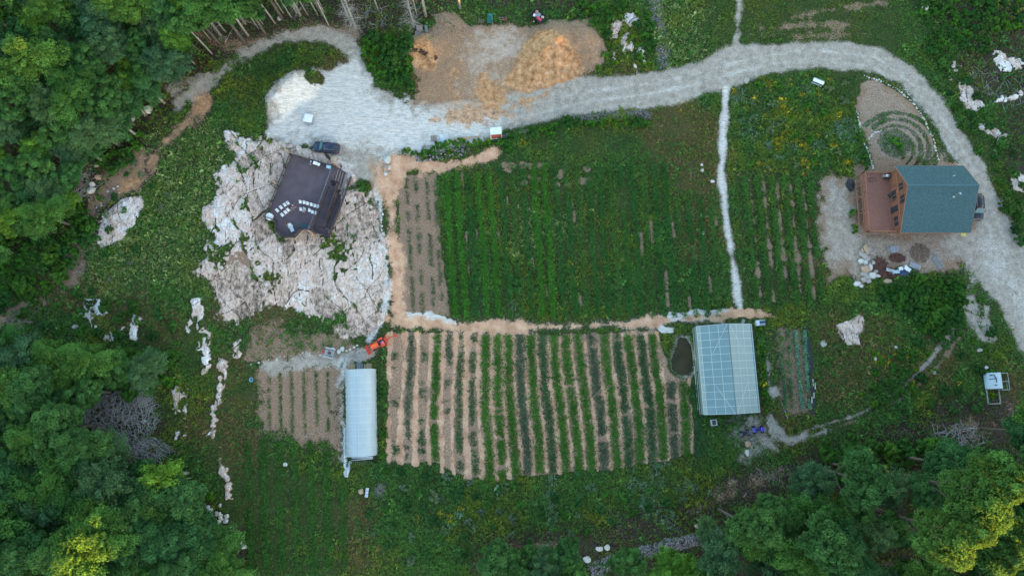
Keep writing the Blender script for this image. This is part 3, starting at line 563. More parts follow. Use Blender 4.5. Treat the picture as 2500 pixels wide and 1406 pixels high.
# split the cover by place: meadow in the west, weeds in the garden middle, weeds in the east
def cov(name, m_):
    V, F, T = rosettes(px_[m_], py_[m_], cz[m_], sz[m_], 5, np.full(m_.sum(), .45), .42, col[m_])
    tag(link(D.objects.new(name, np_mesh(name, V, F, VEG, T))), kind='stuff')
xw = px_; cov('meadow_weeds', xw < P(945, 700).x); cov('garden_weeds', (xw >= P(945, 700).x) & (xw < P(1790, 700).x)); cov('verge_weeds', xw >= P(1790, 700).x)
# crop rows --------------------------------------------------------------
ORD = ['first', 'second', 'third', 'fourth', 'fifth', 'sixth', 'seventh', 'eighth', 'ninth', 'tenth', 'eleventh', 'twelfth', 'thirteenth', 'fourteenth', 'fifteenth', 'sixteenth', 'seventeenth', 'eighteenth', 'nineteenth',
       'twentieth', 'twenty first', 'twenty second', 'twenty third', 'twenty fourth', 'twenty fifth', 'twenty sixth', 'twenty seventh']
def crop_row(label, group, pts, width, dens, size, color, gap=.0, seed=0, nleaf=5, lean=.5, height=.3):
    W = pts_w(pts); seg = np.hypot(*np.diff(W, axis=0).T); tot = seg.sum(); n = int(tot*dens)
    s = np.sort(rng.uniform(0, tot, n)); cs = np.concatenate([[0], np.cumsum(seg)]); k = np.clip(np.searchsorted(cs, s)-1, 0, len(seg)-1); f = (s-cs[k])/seg[k]
    p = W[k]*(1-f[:, None])+W[k+1]*f[:, None]; x = p[:, 0]+np.clip(rng.normal(0, width*.24, n), -width*.5, width*.5); y = p[:, 1]+rng.normal(0, .1, n)
    if gap > 0: keep = vnoise(x*.3+seed*7, y, 1.5, 600+seed)*.6+.4*vnoise(x*.3, y, .6, 610+seed) > gap; x, y = x[keep], y[keep]
    n = len(x); v = .75+.5*fbm(x, y, 3, 620+seed, 2); c = np.array(color)[None]*v[:, None]*rng.uniform(.75, 1.25, (n, 1))
    c = np.where((rng.uniform(0, 1, n) < .12)[:, None], c*np.array((1.5, 1.3, 1.0)), c)
    z = samp(H, x, y)+height*rng.uniform(.1, 1, n)*np.clip(1-np.abs(x-p[:len(x), 0] if gap <= 0 else 0)/width, .3, 1)
    V, F, T = rosettes(x, y, z, size*rng.uniform(.6, 1.3, n), nleaf, np.full(n, lean), .45, c, .3, .4)
    o = link(D.objects.new('crop_row', np_mesh('crop_row', V, F, VEG, T))); tag(o, label, 'crop row', group); return o
rowcol = [(.05, .13, .03), (.045, .115, .035), (.035, .10, .03), (.06, .13, .025)]
r2 = random.Random(4)
for i in range(-1, len(STR)):
    y0 = 818 if i < 21 else 932; yb = 1115 if i < 0 else min(STR[i][2], STR[min(i+1, len(STR)-1)][2])+(4 if i > 5 else -8)
    if i < 0: pts = [(966, y) for y in np.linspace(y0, yb, 8)]
    elif i == len(STR)-1: pts = [(strip_x(i, y)+14, y) for y in np.linspace(y0+8, yb, 8)]
    else: pts = [((strip_x(i, y)+strip_x(i+1, y))/2, y) for y in np.linspace(y0, yb, 12)]
    full = {-1: .62, 0: .42, 1: .6, 2: .33, 3: .55, 4: .45, 5: .42}.get(i, (.1, .27, .13, .29)[i % 4] if i < 14 else (.16, .27)[i % 2])
    bright = i in (2, 7, 10, 12, 13, 16, 18) or full < .2
    colr = (.06, .17, .028) if bright else ((.055, .125, .05) if i % 3 else (.085, .13, .075))
    look = 'full bright green' if full < .2 else ('patchy' if full < .4 else 'sparse greyish')
    crop_row(f"{look} crop row in the lower field, {ORD[i+1]} from the long white tunnel", 'crop rows in the lower striped field', pts, 1.75 if full < .3 else 1.35, 54 if full < .4 else 30, .24, colr, full*.9, i+3)
upg = 'crop rows in the big upper green field'
for k, (a, b_) in enumerate(UP):
    pts = [(a+(b_-a)*f+1.5*math.sin(f*9+k), (402 if k > 4 else 425)+f*(372 if k > 4 else 350)) for f in np.linspace(0, 1, 10)]
    if k > 20: pts = pts[2:]
    lively = k in (0, 1, 3, 4, 8, 9)
    crop_row(("bright leafy" if lively else "dark green")+f" crop row in the upper field, {ORD[k]} from its brown strip", upg, pts, 1.25, 44 if lively else 34, .24 if lively else .22, (.06, .19, .028) if lively else ((.042, .14, .034) if k % 3 else (.065, .15, .036)), .12 if lively else .25, 40+k, height=.6 if lively else .45)
for k, px in enumerate((992, 1015, 1042, 1062)):
    crop_row(f"sparse dull crop row on the brown strip, {ORD[k]} from the woodchip path", 'crop rows on the narrow brown strip', [(px+(y-430)*.055, y) for y in np.linspace(436, 765, 8)], .8, 20, .2, (.07, .125, .06), (.36, .42, .46, .46)[k], 80+k)
for k, px in enumerate((1815, 1846, 1880, 1912, 1945, 1975)):
    crop_row(f"grassy crop row in the plot beside the house, {ORD[k]} from the white path", 'crop rows in the plot beside the house', [(px+(y-430)*.1, y) for y in np.linspace(432, 745, 8)], 1.25, 38, .24, (.06, .16, .036), .28, 90+k, height=.5)
for k, px in enumerate((662, 690, 718, 748, 778, 806)):
    crop_row(f"thin weedy row on the brown plot beside the long tunnel, {ORD[k]} from the meadow", 'thin rows on the brown plot', [(px-6+(y-905)*.02, y) for y in np.linspace(908, 1058, 6)], .7, 24, .16, (.085, .15, .045), .30, 100+k, height=.1)
for k, (a, b_) in enumerate(((1900, 1918), (1922, 1932), (1940, 1958), (1962, 1975))):
    crop_row(f"row of pale blue green seedlings in the small plot, {ORD[k]} from the gabled greenhouse", 'seedling rows in the small plot', [(a+(b_-a)*f, 808+f*190) for f in np.linspace(0, 1, 7)], .4, 14, .32, (.13, .27, .17) if k > 1 else (.09, .17, .08), .2 if k == 2 else .42, 110+k, nleaf=7, lean=.25, height=.3)
for k in range(7):
    crop_row(f"low overgrown crop row in the lower left grass, {ORD[k]} from the rocky strip", 'overgrown rows in the lower left grass', [(606+k*38+(y-1090)*.03, y) for y in np.linspace(1075+(0 if k < 6 else 90), 1390, 8)], 1.2, 34, .22, (.05, .15, .03), .3, 120+k, height=.45)
# shrub line plants ------------------------------------------------------
# trees -------------------------------------------------------------------
BARK = mat("bark", (.07, .06, .05), .9, (.14, .125, .105), 5, bump=.03); PALEB = mat("pale_bark", (.25, .24, .215), .85, (.38, .36, .32), 4, bump=.02); GREYB = mat("dead_wood", (.24, .23, .22), .9, (.33, .32, .30), 6)
LEAFA = leaf_mat("tree_leaf", (1.08, 1.22, 1.1), (1.75, 1.55, 1.1), .38)
def crown(name, Rr, Hh, ncl, per, leaf, seed, tone, flat=1.0, base=.0):
    """crown of separate leaf clumps; origin at the trunk foot, centre of the crown at height Hh"""
    g = np.random.default_rng(seed); lob = g.uniform(0, 2*np.pi, 3); cs = []
    tries = 0
    while len(cs) < ncl and tries < 9000:
        tries += 1; d = g.normal(0, 1, 3); d /= np.linalg.norm(d)
        if d[2] < -.45: continue
        az = math.atan2(d[1], d[0]); rad = Rr*(.78+.20*math.sin(2*az+lob[0])+.13*math.sin(3*az+lob[1])+.08*math.sin(5*az+lob[2]))*g.uniform(.45, 1.0)**.45
        c = np.array((d[0]*rad, d[1]*rad, d[2]*rad*flat+Hh)); rc = Rr*g.uniform(.07, .22)
        if all(np.linalg.norm(c-q[0]) > (rc+q[1])*.62 for q in cs): cs.append((c, rc))
    c = np.array([q[0] for q in cs]); rc = np.array([q[1] for q in cs]); m = len(cs); N = m*per
    ctone = 1+g.uniform(-.35, .45, m); ck = np.repeat(np.arange(m), per)
    d = g.normal(0, 1, (N, 3)); d[:, 2] = np.abs(d[:, 2])*.9-.25; d /= np.linalg.norm(d, axis=1)[:, None]
    pos = c[ck]+d*rc[ck][:, None]*g.uniform(.6, 1.22, (N, 1))*np.array((1.1, 1.1, .8))
    if seed in (52, 54, 55, 51):
        rd = c[ck]-np.array((0, 0, Hh)); rd[:, 2] *= .4; rd /= np.linalg.norm(rd, axis=1)[:, None]+1e-6; pos = pos+rd*rc[ck][:, None]*g.uniform(-1.6, 1.9, (N, 1)); pos[:, 2] -= .25*np.hypot(pos[:, 0], pos[:, 1])/Rr
    nrm = d*.8+g.normal(0, .45, (N, 3))+np.array((0, 0, .35)); nrm /= np.linalg.norm(nrm, axis=1)[:, None]
    t = np.cross(nrm, g.normal(0, 1, (N, 3))); t /= np.linalg.norm(t, axis=1)[:, None]; bt = np.cross(nrm, t)
    L = leaf*g.uniform(.6, 1.3, (N, 1)); w_ = L*.42
    V = np.stack([pos-t*L*.5, pos+bt*w_, pos+t*L*.5, pos-bt*w_], 1); V[:, 1, 2] += L[:, 0]*.1; V[:, 3, 2] += L[:, 0]*.1
    colr = np.array(tone)[None]*(ctone[ck]*(1+g.uniform(-.25, .25, N)))[:, None]
    top = ((pos[:, 2]-Hh)/(Rr*flat)*.5+.5).clip(0, 1)   # leaf tint grows paler and warmer towards the crown top
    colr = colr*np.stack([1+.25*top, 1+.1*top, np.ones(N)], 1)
    me = np_mesh(name, V.reshape(-1, 3), np.arange(4*N).reshape(-1, 4), LEAFA, np.repeat(colr, 4, 0))
    return me, cs
def trunk(name, Hh, cs, r0, m, seed, nl=10, bend=.5):
    g = random.Random(seed); b2 = MB(); x, y = g.uniform(-bend, bend), g.uniform(-bend, bend)
    pts = [(0, 0, -.3), (x*.3, y*.3, Hh*.35), (x*.7, y*.7, Hh*.7), (x, y, Hh*1.05)]; b2.tube(pts, [r0*1.25, r0, r0*.7, r0*.3], 7)
    for q in sorted(cs, key=lambda q: g.random())[:nl]:
        f = g.uniform(.45, .9); a = Vector((x*f, y*f, Hh*f)); e = Vector(q[0]); md = a.lerp(e, .5)+Vector((0, 0, -.15*Hh*.2)); b2.tube([a, md, e], [r0*.45, r0*.28, r0*.1], 5, False)
    o = b2.build(name, m, None, True); me = o.data; D.objects.remove(o); return me
PROT = []   # (crown mesh, trunk mesh, radius, height of the crown centre)
spec = [("b", 3.1, 9.0, 74, 230, .235, (.046, .125, .044), .8, BARK), ("b", 3.6, 11., 84, 240, .24, (.058, .145, .042), .75, BARK), ("b", 2.6, 8.0, 62, 210, .215, (.085, .19, .038), .9, PALEB),
        ("b", 4.4, 12., 120, 250, .25, (.042, .115, .048), .7, BARK), ("b", 2.2, 7.0, 50, 200, .20, (.052, .14, .06), 1.2, PALEB), ("b", 3.3, 10., 80, 230, .225, (.055, .125, .07), .85, BARK),
        ("b", 5.2, 15.5, 165, 260, .24, (.062, .14, .040), .72, BARK)]
for i, (kn, rr_, hh_, nc, per, lf, tone, fl, bk) in enumerate(spec):
    cm, cs = crown("crown", rr_, hh_, nc, per, lf, 50+i, tone, fl); PROT.append((cm, trunk("trunk", hh_, cs, .13+.03*rr_, bk, i, 12), rr_, hh_))
BUSH = []
for i, (rr_, nc, tone) in enumerate(((1.0, 16, (.045, .14, .026)), (1.4, 22, (.033, .10, .03)), (.8, 12, (.075, .17, .022)), (1.7, 30, (.042, .115, .026)), (1.1, 16, (.10, .16, .10)))):
    cm, cs = crown("foliage", rr_, rr_*.45, nc, 75, .26, 90+i, tone, .7); BUSH.append((cm, trunk("stem", rr_*.5, cs, .04, BARK, i+20, 5, .1), rr_))
def put_tree(k, px, py, s, label, group=None, name='broadleaf_tree', zrot=None, zs=None, cat='tree', base=None):
    cm, tm, r_, hh = PROT[k]; zs = zs or s
    q = P(px, py, hh*zs) if base is None else P(*base); z = gh(q.x, q.y)
    t = thing(name, (q.x, q.y, z), zrot if zrot is not None else rt.uniform(0, 6.28), label, cat, group); t.scale = (s, s, zs)
    link(D.objects.new('crown', cm), t); link(D.objects.new('trunk', tm), t); return t
rt = random.Random(8)
def inpoly(x, y, pg):
    c = False; n = len(pg)
    for i in range(n):
        (ax, ay), (bx, by) = pg[i], pg[(i+1) % n]
        if (ay > y) != (by > y) and x < (bx-ax)*(y-ay)/(by-ay)+ax: c = not c
    return c
def wood(pg, sp, kinds, label, group, smin, smax, seed, zf=None, maxn=400):
    g = random.Random(seed); xs = [p[0] for p in pg]; ys = [p[1] for p in pg]; got = []; tries = 0
    while tries < 6000 and len(got) < maxn:
        tries += 1; x = g.uniform(min(xs), max(xs)); y = g.uniform(min(ys), max(ys))
        if not inpoly(x, y, pg) or any((x-a)**2+(y-b_)**2 < (sp*sc_)**2 for a, b_, sc_ in got): continue
        s = g.uniform(smin, smax); k = g.choice(kinds); got.append((x, y, s)); zs = s*(zf(x, y) if zf else 1)*g.uniform(.92, 1.08)
        put_tree(k, x, y, s, label, group, zs=zs)
    return len(got)
NWP = [(-110, -110), (820, -110), (760, -60), (740, -10), (660, 20), (560, 10), (505, 30), (478, 70), (440, 110), (420, 170), (385, 230), (330, 260), (300, 315), (250, 325), (215, 390), (180, 430), (150, 500), (60, 560), (-20, 620), (-110, 660)]
n1 = wood(NWP, 47, (0, 1, 2, 5, 0, 4), "mid green broadleaf tree in the dense wood filling the upper left corner", 'trees of the upper left wood', .85, 1.15, 1, lambda x, y: 1.05 if (x < 300 and y < 260) or y < 60 else .72)
SWP = [(-90, 800), (20, 830), (150, 850), (230, 880), (330, 880), (380, 900), (330, 925), (230, 950), (170, 1010), (190, 1080), (300, 1120), (380, 1160), (430, 1200), (470, 1260), (520, 1290), (560, 1370), (570, 1480), (-90, 1480)]
n2 = wood(SWP, 50, (0, 1, 3, 5, 1), "bluish green broadleaf tree in the wood filling the lower left corner", 'trees of the lower left wood', .85, 1.12, 2, lambda x, y: .7 if x > 250 or y < 1000 else .95)
SEP = [(1800, 1290), (1850, 1260), (1930, 1200), (1990, 1160), (2120, 1130), (2180, 1160), (2260, 1150), (2350, 1110), (2460, 1050), (2580, 1000), (2580, 1480), (1700, 1480), (1760, 1330)]
n3 = wood(SEP, 76, (1, 3, 5, 0, 3), "dark broadleaf tree in the wood along the lower right edge", 'trees of the lower right wood', .8, 1.15, 3)
SMP = [(1230, 1375), (1290, 1340), (1370, 1345), (1400, 1390), (1420, 1470), (1190, 1470)]
n4 = wood(SMP, 52, (5, 0, 3), "bluish tree in the clump at the middle of the lower edge", 'trees at the middle of the lower edge', .8, 1.0, 4)
print("TREES", n1, n2, n3, n4)
SUNLIT = []
def tall_tree(k, px, py, s, zs, label): SUNLIT.append((px, py)); return put_tree(k, px, py, s, label, zs=zs)
tall_tree(6, 2395, 1200, 1.05, 1.5, "largest tree, its wide crown catching yellow evening sun in the lower right corner")
tall_tree(6, 2320, 1300, .95, 1.42, "tall sunlit tree with yellow glowing top just below the largest crown")
tall_tree(3, 2440, 1320, .95, 1.52, "sunlit tree with yellow top nearest the lower right corner")
tall_tree(3, 2110, 1170, .9, 1.42, "tree with a few sunlit tips standing at the wood's upper edge beside the brush")
tall_tree(3, 2020, 1330, .95, 1.45, "tree with sunlit right side above the fallen dark trunk gap")
tall_tree(3, 1840, 1290, .8, 1.40, "pale lime green tree standing right of the rubble wall")
tall_tree(1, 200, 1345, 1.0, 1.60, "tall tree with bright yellow sunlit top near the lower left corner")
tall_tree(1, 260, 1300, .9, 1.55, "tree with yellow sunlit tips in the middle of the lower left wood")
put_tree(2, 1630, 1385, 1.0, "bright lime green tree below the rubble wall at the lower edge", zs=.8)
put_tree(2, 1680, 1395, .9, "bright green tree cut by the lower edge right of the lime tree", zs=.8)
put_tree(0, 1530, 1370, .9, "dark green tree between the two pieces of rubble wall", zs=.8)
put_tree(5, 1730, 1300, .6, "small dark tree beside the upper rubble wall end", zs=.6)
put_tree(2, 395, 1170, 1.15, "yellow green tree at the right edge of the brush pile", zs=1.1)
# forest edge: tall pale trunks on the upper edge whose crowns lean out of the picture
EDGE = [(606, 88, 12, .21), (518, 132, 11, .16), (470, 108, 10, .13), (515, 98, 10, .10), (552, 80, 10, .13), (632, 72, 11, .12), (642, 60, 10, .10), (672, 58, 12, .16), (692, 34, 13, .13), (712, 44, 13, .13), (752, 38, 11, .10), (776, 38, 12, .12), (792, 34, 11, .10), (805, 68, 12, .13),
        (1040, 42, 15, .26), (1123, 22, 15, .24), (1018, 38, 12, .10), (925, 30, 12, .13), (476, 158, 9, .12), (392, 155, 8, .13), (300, 290, 8, .09), (280, 235, 8, .1)]
FAR = (("upper left wood edge beside the track", 0), ("top edge behind the soil yard", 1))
for i, (bx, by, h_, r_) in enumerate(EDGE):
    q = G(bx, by); g = random.Random(i*3+1); k = (2, 0, 4)[i % 3]; cm, cs = PROT[k][0], None
    hh = PROT[k][3]; s = h_/hh*1.02; t = thing('birch_tree', q, g.uniform(0, 6), None, 'tree', 'tall bare-stemmed trees along the upper wood edge')
    where = "tall tree with a bare pale stem at the wood edge above the upper left track" if bx < 850 else {14: "tall tree with the thickest white stem behind the wooden pallet box", 15: "lone tall pale stem standing at the top edge of the soil yard", 16: "thin pale stemmed tree close to the thick white stem", 17: "pale stemmed tree between the two dead trees"}.get(i, "tall slender stem")
    t["label"] = where; m_ = MB(); lx, ly = g.uniform(-.5, .5), g.uniform(-.5, .5)
    m_.tube([(0, 0, -.2), (lx*.3, ly*.3, h_*.4), (lx, ly, h_)], [r_*1.15, r_*.9, r_*.45], 8)
    for j in range(5):
        z = h_*g.uniform(.4, .85); a = g.uniform(0, 6.28); L = g.uniform(.6, 1.6); m_.tube([(lx*z/h_, ly*z/h_, z), (lx*z/h_+math.cos(a)*L, ly*z/h_+math.sin(a)*L, z+.3*L)], [.04, .012], 4, False)
    m_.build('trunk', PALEB, t, True); c = link(D.objects.new('crown', cm), t); c.scale = (s*.75, s*.75, s*.75); c.location = (lx, ly, h_-hh*s*.75+.5)
# dead grey conifers with bare branches
def dead_tree(bx, by, h_, label, seed, dens=60):
    g = random.Random(seed); q = G(bx, by); t = thing('dead_tree', q, 0, label, 'dead tree', 'bare grey dead trees at the upper edge'); m_ = MB(); m_.tube([(0, 0, -.2), (.1, 0, h_*.5), (.15, .1, h_)], [.2, .15, .03], 8); m_.build('trunk', GREYB, t, True)
    m_ = MB()
    for j in range(dens):
        z = h_*g.uniform(.12, .98); L = 3.1*(1.05-z/h_)**.6*g.uniform(.5, 1.1); a = g.uniform(0, 6.28); e = Vector((math.cos(a)*L, math.sin(a)*L, z-.12*L)); o_ = Vector((.12*z/h_, 0, z))
        m_.tube([o_, o_.lerp(e, .5)+Vector((0, 0, .08*L)), e], [.035, .022, .008], 4, False)
        for kk in range(3):
            f = g.uniform(.35, .95); pp = o_.lerp(e, f); aa = a+g.choice((-1, 1))*g.uniform(.5, 1); m_.tube([pp, pp+Vector((math.cos(aa), math.sin(aa), -.1))*L*.28], [.014, .005], 3, False)
    m_.build('branches', GREYB, t)
dead_tree(871, 74, 12, "dead grey tree with the thickest bare branch fan above the grassy mound", 1, 80); dead_tree(858, 62, 12, "bare grey tree standing just left of the densest dead tree", 2, 50)
dead_tree(1012, 73, 13, "dead pale grey tree with bare branches touching the wooden pallet box", 3, 75); dead_tree(540, 88, 9, "small dead tree with bare twigs inside the upper left wood edge", 4, 40)
dead_tree(600, 60, 9, "thin dead tree between the pale stems above the track", 6, 30); dead_tree(735, 40, 10, "thin dead tree with bare twigs left of the two grey ones", 7, 40)
dead_tree(395, 1215, 6, "short dead tree leaning grey beside the lower left wood", 8, 20); dead_tree(2290, 1340, 7, "dark dead tree with bare twigs inside the lower right wood", 9, 30)
# bushes --------------------------------------------------------------------
def bush(k, px, py, s, label, group=None, name='bush', zs=None):
    cm, tm, r_ = BUSH[k]; q = G(px, py); t = thing(name, (q.x, q.y, q.z-.05), rt.uniform(0, 6.28), label, 'bush', group); t.scale = (s, s, zs or s)
    link(D.objects.new('foliage', cm), t); link(D.objects.new('stem', tm), t); return t
def bushes(pts, kinds, label, group, s0=.8, s1=1.2):
    for x, y in pts: bush(rt.choice(kinds), x, y, rt.uniform(s0, s1), label, group)
SCRUB = []
def fillb(pg, sp, kinds, label, group, s0, s1, seed):
    g = random.Random(seed); xs = [p[0] for p in pg]; ys = [p[1] for p in pg]; got = []
    for _ in range(3000):
        x = g.uniform(min(xs), max(xs)); y = g.uniform(min(ys), max(ys))
        if inpoly(x, y, pg) and all((x-a)**2+(y-b_)**2 > sp*sp for a, b_ in got): got.append((x, y))
    if seed > 40 or seed == 28: SCRUB.extend((x, y, g.choice(kinds), g.uniform(s0, s1)) for x, y in got)
    else: bushes(got, kinds, label, group, s0, s1)
bushes([(990, 372), (1012, 376), (1035, 378), (1058, 372), (1075, 358), (1095, 352), (1120, 350), (1142, 352), (1165, 350), (1100, 372), (1190, 352)], (0, 2, 0), "leafy green bush in the hedge between the woodchip path and the pale yard", 'bushes of the short hedge', .7, 1.1)
bushes([(1225, 350), (1250, 342), (1275, 330), (1300, 325), (1325, 318), (1350, 312), (1385, 300), (1410, 302), (1440, 305), (1470, 302), (1500, 300), (1530, 298), (1555, 302), (1345, 330), (1240, 360), (1575, 305)], (0, 2, 0, 1), "leafy green bush in the hedge along the driveway below the rubble strip", 'bushes of the driveway hedge', .7, 1.1)
fillb([(900, 95), (960, 90), (1000, 110), (1000, 190), (960, 205), (915, 190), (890, 130)], 21, (0, 1), "dense green bush on the mound between the track and the tan soil pile", 'bushes on the mound', .9, 1.2, 21)
fillb([(2140, 715), (2180, 700), (2230, 688), (2290, 686), (2330, 690), (2350, 730), (2330, 790), (2290, 830), (2250, 800), (2220, 750), (2150, 730)], 19, (0, 1, 3, 1), "dark green bush in the thicket below the stone heap", 'bushes of the thicket below the house', .8, 1.1, 22)
fillb([(2150, 880), (2260, 850), (2280, 900), (2200, 960), (2130, 990), (2100, 960)], 30, (0, 1, 2), "loose bush beside the grassy track in the lower right weeds", 'bushes beside the grassy track', .6, .9, 23)
fillb([(2240, 10), (2340, -10), (2490, 0), (2490, 70), (2420, 80), (2400, 130), (2330, 120), (2270, 130)], 20, (1, 0, 0, 1), "dark bush in the thicket of the upper right corner", 'bushes of the upper right thicket', .5, 1.1, 24)
fillb([(40, 520), (200, 500), (230, 560), (200, 640), (120, 700), (20, 730), (-20, 650)], 27, (1, 3, 0), "scrubby bush on the slope below the upper left wood", 'bushes of the west slope', .9, 1.3, 25)
fillb([(250, 330), (310, 310), (345, 330), (330, 400), (280, 440), (245, 400)], 22, (1, 0), "dark bush beside the brown bank track", 'bushes beside the bank track', .8, 1.1, 26)
fillb([(1410, 10), (1500, 20), (1590, 30), (1590, 160), (1570, 165), (1500, 30), (1480, 70), (1510, 170), (1440, 175), (1500, 110), (1450, 80)], 24, (0, 2, 1), "green bush around the white rock slabs beside the rubble strip", 'bushes around the white slabs', .7, 1.0, 27)
fillb([(940, 1140), (1060, 1150), (1180, 1185), (1300, 1180), (1200, 1230), (1080, 1230), (980, 1190)], 34, (0, 1, 4), "leafy bush along the lower end of the striped field", 'bushes below the striped field', .6, .9, 28)
fillb([(1850, 800), (1858, 800), (1880, 1000), (1870, 1010)], 13, (2, 0), "yellow green bush against the side of the gabled greenhouse", 'bushes beside the gabled greenhouse', .45, .7, 29)
fillb([(1830, 210), (2080, 200), (2090, 400), (1830, 410)], 42, (4, 0, 4), "silvery green bush in the wildflower patch", 'bushes of the wildflower patch', .6, 1.0, 30)
fillb([(2110, 380), (2110, 420), (2118, 420), (2118, 380)], 20, (0,), "small bush at the house deck corner", 'bush', .6, .7, 31)
fillb([(80, 860), (430, 860), (420, 930), (330, 960), (240, 950), (100, 900)], 30, (1, 3, 0), "shrubby bush on the upper edge of the lower left wood", 'bushes above the lower left wood', 1.0, 1.4, 32)
fillb([(1990, 1105), (2120, 1085), (2300, 1080), (2290, 1110), (2100, 1120)], 28, (1, 3), "low dark bush along the upper edge of the lower right wood", 'bushes above the lower right wood', 1.0, 1.4, 33)
bush(2, 275, 612, .9, "bright lime bush below the broken rock ledge"); bush(1, 760, 185, .6, "small bush half buried in the pale gravel heap"); bush(0, 888, 462, .8, "bush on the gravel beside the dark terrace")
bush(2, 510, 1210, 1.2, "bright green bush beside the scattered white rocks"); bush(2, 1040, 52, .5, "tiny yellow green shrub at the foot of the thick white stem"); bush(2, 1195, 28, .5, "yellow green shrub above the green garden cart")
bush(1, 1005, 215, .8, "green tuft bush on the gravel left of the soil yard"); bush(0, 2190, 350, 1.3, "green herb bush at the middle of the spiral garden", zs=.7); bush(1, 1255, 700, 1.5, "dark green low bush in the lower part of the upper field", zs=.6); bush(4, 1060, 1215, 1.1, "bluish bush right of the grey twiggy shrub")
bush(0, 2080, 520, .8, "bush under the outer railing of the house deck"); bush(0, 2085, 560, .8, "bush at the lower corner of the house deck")
bush(1, 935, 960, .7, "narrow bush between the long tunnel and the striped field"); bush(1, 938, 1060, .7, "bush beside the lower end of the long tunnel"); bush(0, 935, 1110, .7, "bush at the lower corner of the long tunnel")
fillb([(900, 1230), (1200, 1240), (1400, 1210), (1700, 1180), (1760, 1200), (1500, 1280), (1300, 1330), (1000, 1370), (900, 1330)], 38, (0, 1, 4, 1), "rough weedy bush in the long dark slope along the lower edge", 'bushes of the lower slope', .45, .9, 41)
fillb([(240, 430), (340, 420), (420, 480), (330, 640), (250, 700), (230, 620)], 34, (0, 1, 4), "low bush on the meadow slope beside the grey ledge", 'bushes of the meadow slope', .4, .8, 42)
fillb([(0, 720), (200, 690), (420, 780), (440, 850), (200, 830), (0, 800)], 34, (1, 0, 3), "low bush among the white rocks of the west slope", 'bushes among the west rocks', .5, .9, 43)
fillb([(2150, 800), (2300, 840), (2390, 720), (2440, 880), (2380, 1000), (2200, 1010), (2120, 900)], 36, (1, 0, 2), "weedy bush in the rough ground below the thicket", 'bushes below the thicket', .45, .85, 44)
fillb([(2300, 150), (2350, 180), (2490, 400), (2490, 600), (2400, 400), (2310, 260)], 32, (1, 0, 3), "scrubby bush among the rocks beyond the driveway bend", 'bushes beyond the driveway', .45, .9, 45)
# grey twiggy shrub
def twiggy(px, py, r_, label):
    q = G(px, py); t = thing('twiggy_shrub', q, 0, label, 'bush'); g = random.Random(3); m_ = MB()
    for j in range(170):
        a = g.uniform(0, 6.28); e = g.uniform(.3, 1.4); L = r_*g.uniform(.6, 1.1); d_ = Vector((math.cos(a)*math.cos(e), math.sin(a)*math.cos(e), math.sin(e)))*L; m_.tube([(0, 0, 0), d_*.5+Vector((0, 0, .1)), d_], [.02, .012, .005], 3, False)
    m_.build('branches', GREYB, t)
twiggy(930, 1196, 1.6, "round grey bare twiggy shrub beside the white bench")
# rough scrub past the bushes one can tell apart: one object
Vs, Ts = [], []; g_ = random.Random(31)
for x, y, k, sc in SCRUB:
    me = BUSH[k][0]; n = len(me.vertices); v = np.empty(n*3, np.float32); me.vertices.foreach_get('co', v); v = v.reshape(-1, 3)*sc; c = np.empty(n*4, np.float32); me.attributes['tint'].data.foreach_get('color', c)
    a = g_.uniform(0, 6.28); q = G(x, y); w2 = v.copy(); w2[:, 0] = v[:, 0]*math.cos(a)-v[:, 1]*math.sin(a)+q.x; w2[:, 1] = v[:, 0]*math.sin(a)+v[:, 1]*math.cos(a)+q.y; w2[:, 2] += q.z-.05
    Vs.append(w2); Ts.append(c.reshape(-1, 4)[:, :3]*g_.uniform(.8, 1.35))
Vs = np.concatenate(Vs); tag(link(D.objects.new('scrub', np_mesh('scrub', Vs, np.arange(len(Vs)).reshape(-1, 4), VEG, np.concatenate(Ts)))), "rough low scrub scattered over the slopes and the lower edge", 'scrub', kind='stuff')
# unseen ridge added beyond the corner to keep the sun off the valley --------------
BLOCKER_D = 220.0
def build_sun_blocker():
    s2 = Vector((SUN_AZ_VEC[0], SUN_AZ_VEC[1])).normalized(); lt = Vector((-s2.y, s2.x)); te = math.tan(R(SUN_EL)); n = 150; rows = []
    def crest(L):
        """crest height above the shade it throws: lower saddles let light reach two groups of crowns"""
        h = 31.5+2.5*math.sin(L*.02)
        for c0, wd, dp in SUN_NOTCHES: h -= dp*math.exp(-((L-c0)/wd)**2)
        return h+BLOCKER_D*te
    V = []; F = []; prof = [(-110, .0), (-70, .35), (-32, .8), (-8, .97), (0, 1.0), (12, .93), (50, .6), (120, .25), (220, 0)]
    for i in range(n+1):
        L = -420+840*i/n; c = crest(L)
        for k, (dd, f) in enumerate(prof): p = s2*(BLOCKER_D+dd)+lt*L; V.append((p.x, p.y, c*f-.2+.6*math.sin(L*.3+k)*(0 < f < 1)))
    m = len(prof)
    for i in range(n):
        for k in range(m-1): a = i*m+k; F.append((a, a+1, a+m+1, a+m))
    hb = MB(); hb.add(V, F); tag(hb.build('sun_blocker_ridge', mat("blocker_green", (.02, .045, .015), .95, (.045, .075, .022), .3), None, True), kind='structure')
SUN_NOTCHES = []
_s2 = Vector((SUN_AZ_VEC[0], SUN_AZ_VEC[1])).normalized(); _lt = Vector((-_s2.y, _s2.x))
for px, py, wd, dp in ((2370, 1225, 18, 25.0), (215, 1340, 7, 10.5)):  # dips shaped into the added crest so sun reaches chosen crowns
    q = P(px, py, 16); SUN_NOTCHES.append((q.x*_lt.x+q.y*_lt.y, wd, dp))
build_sun_blocker()
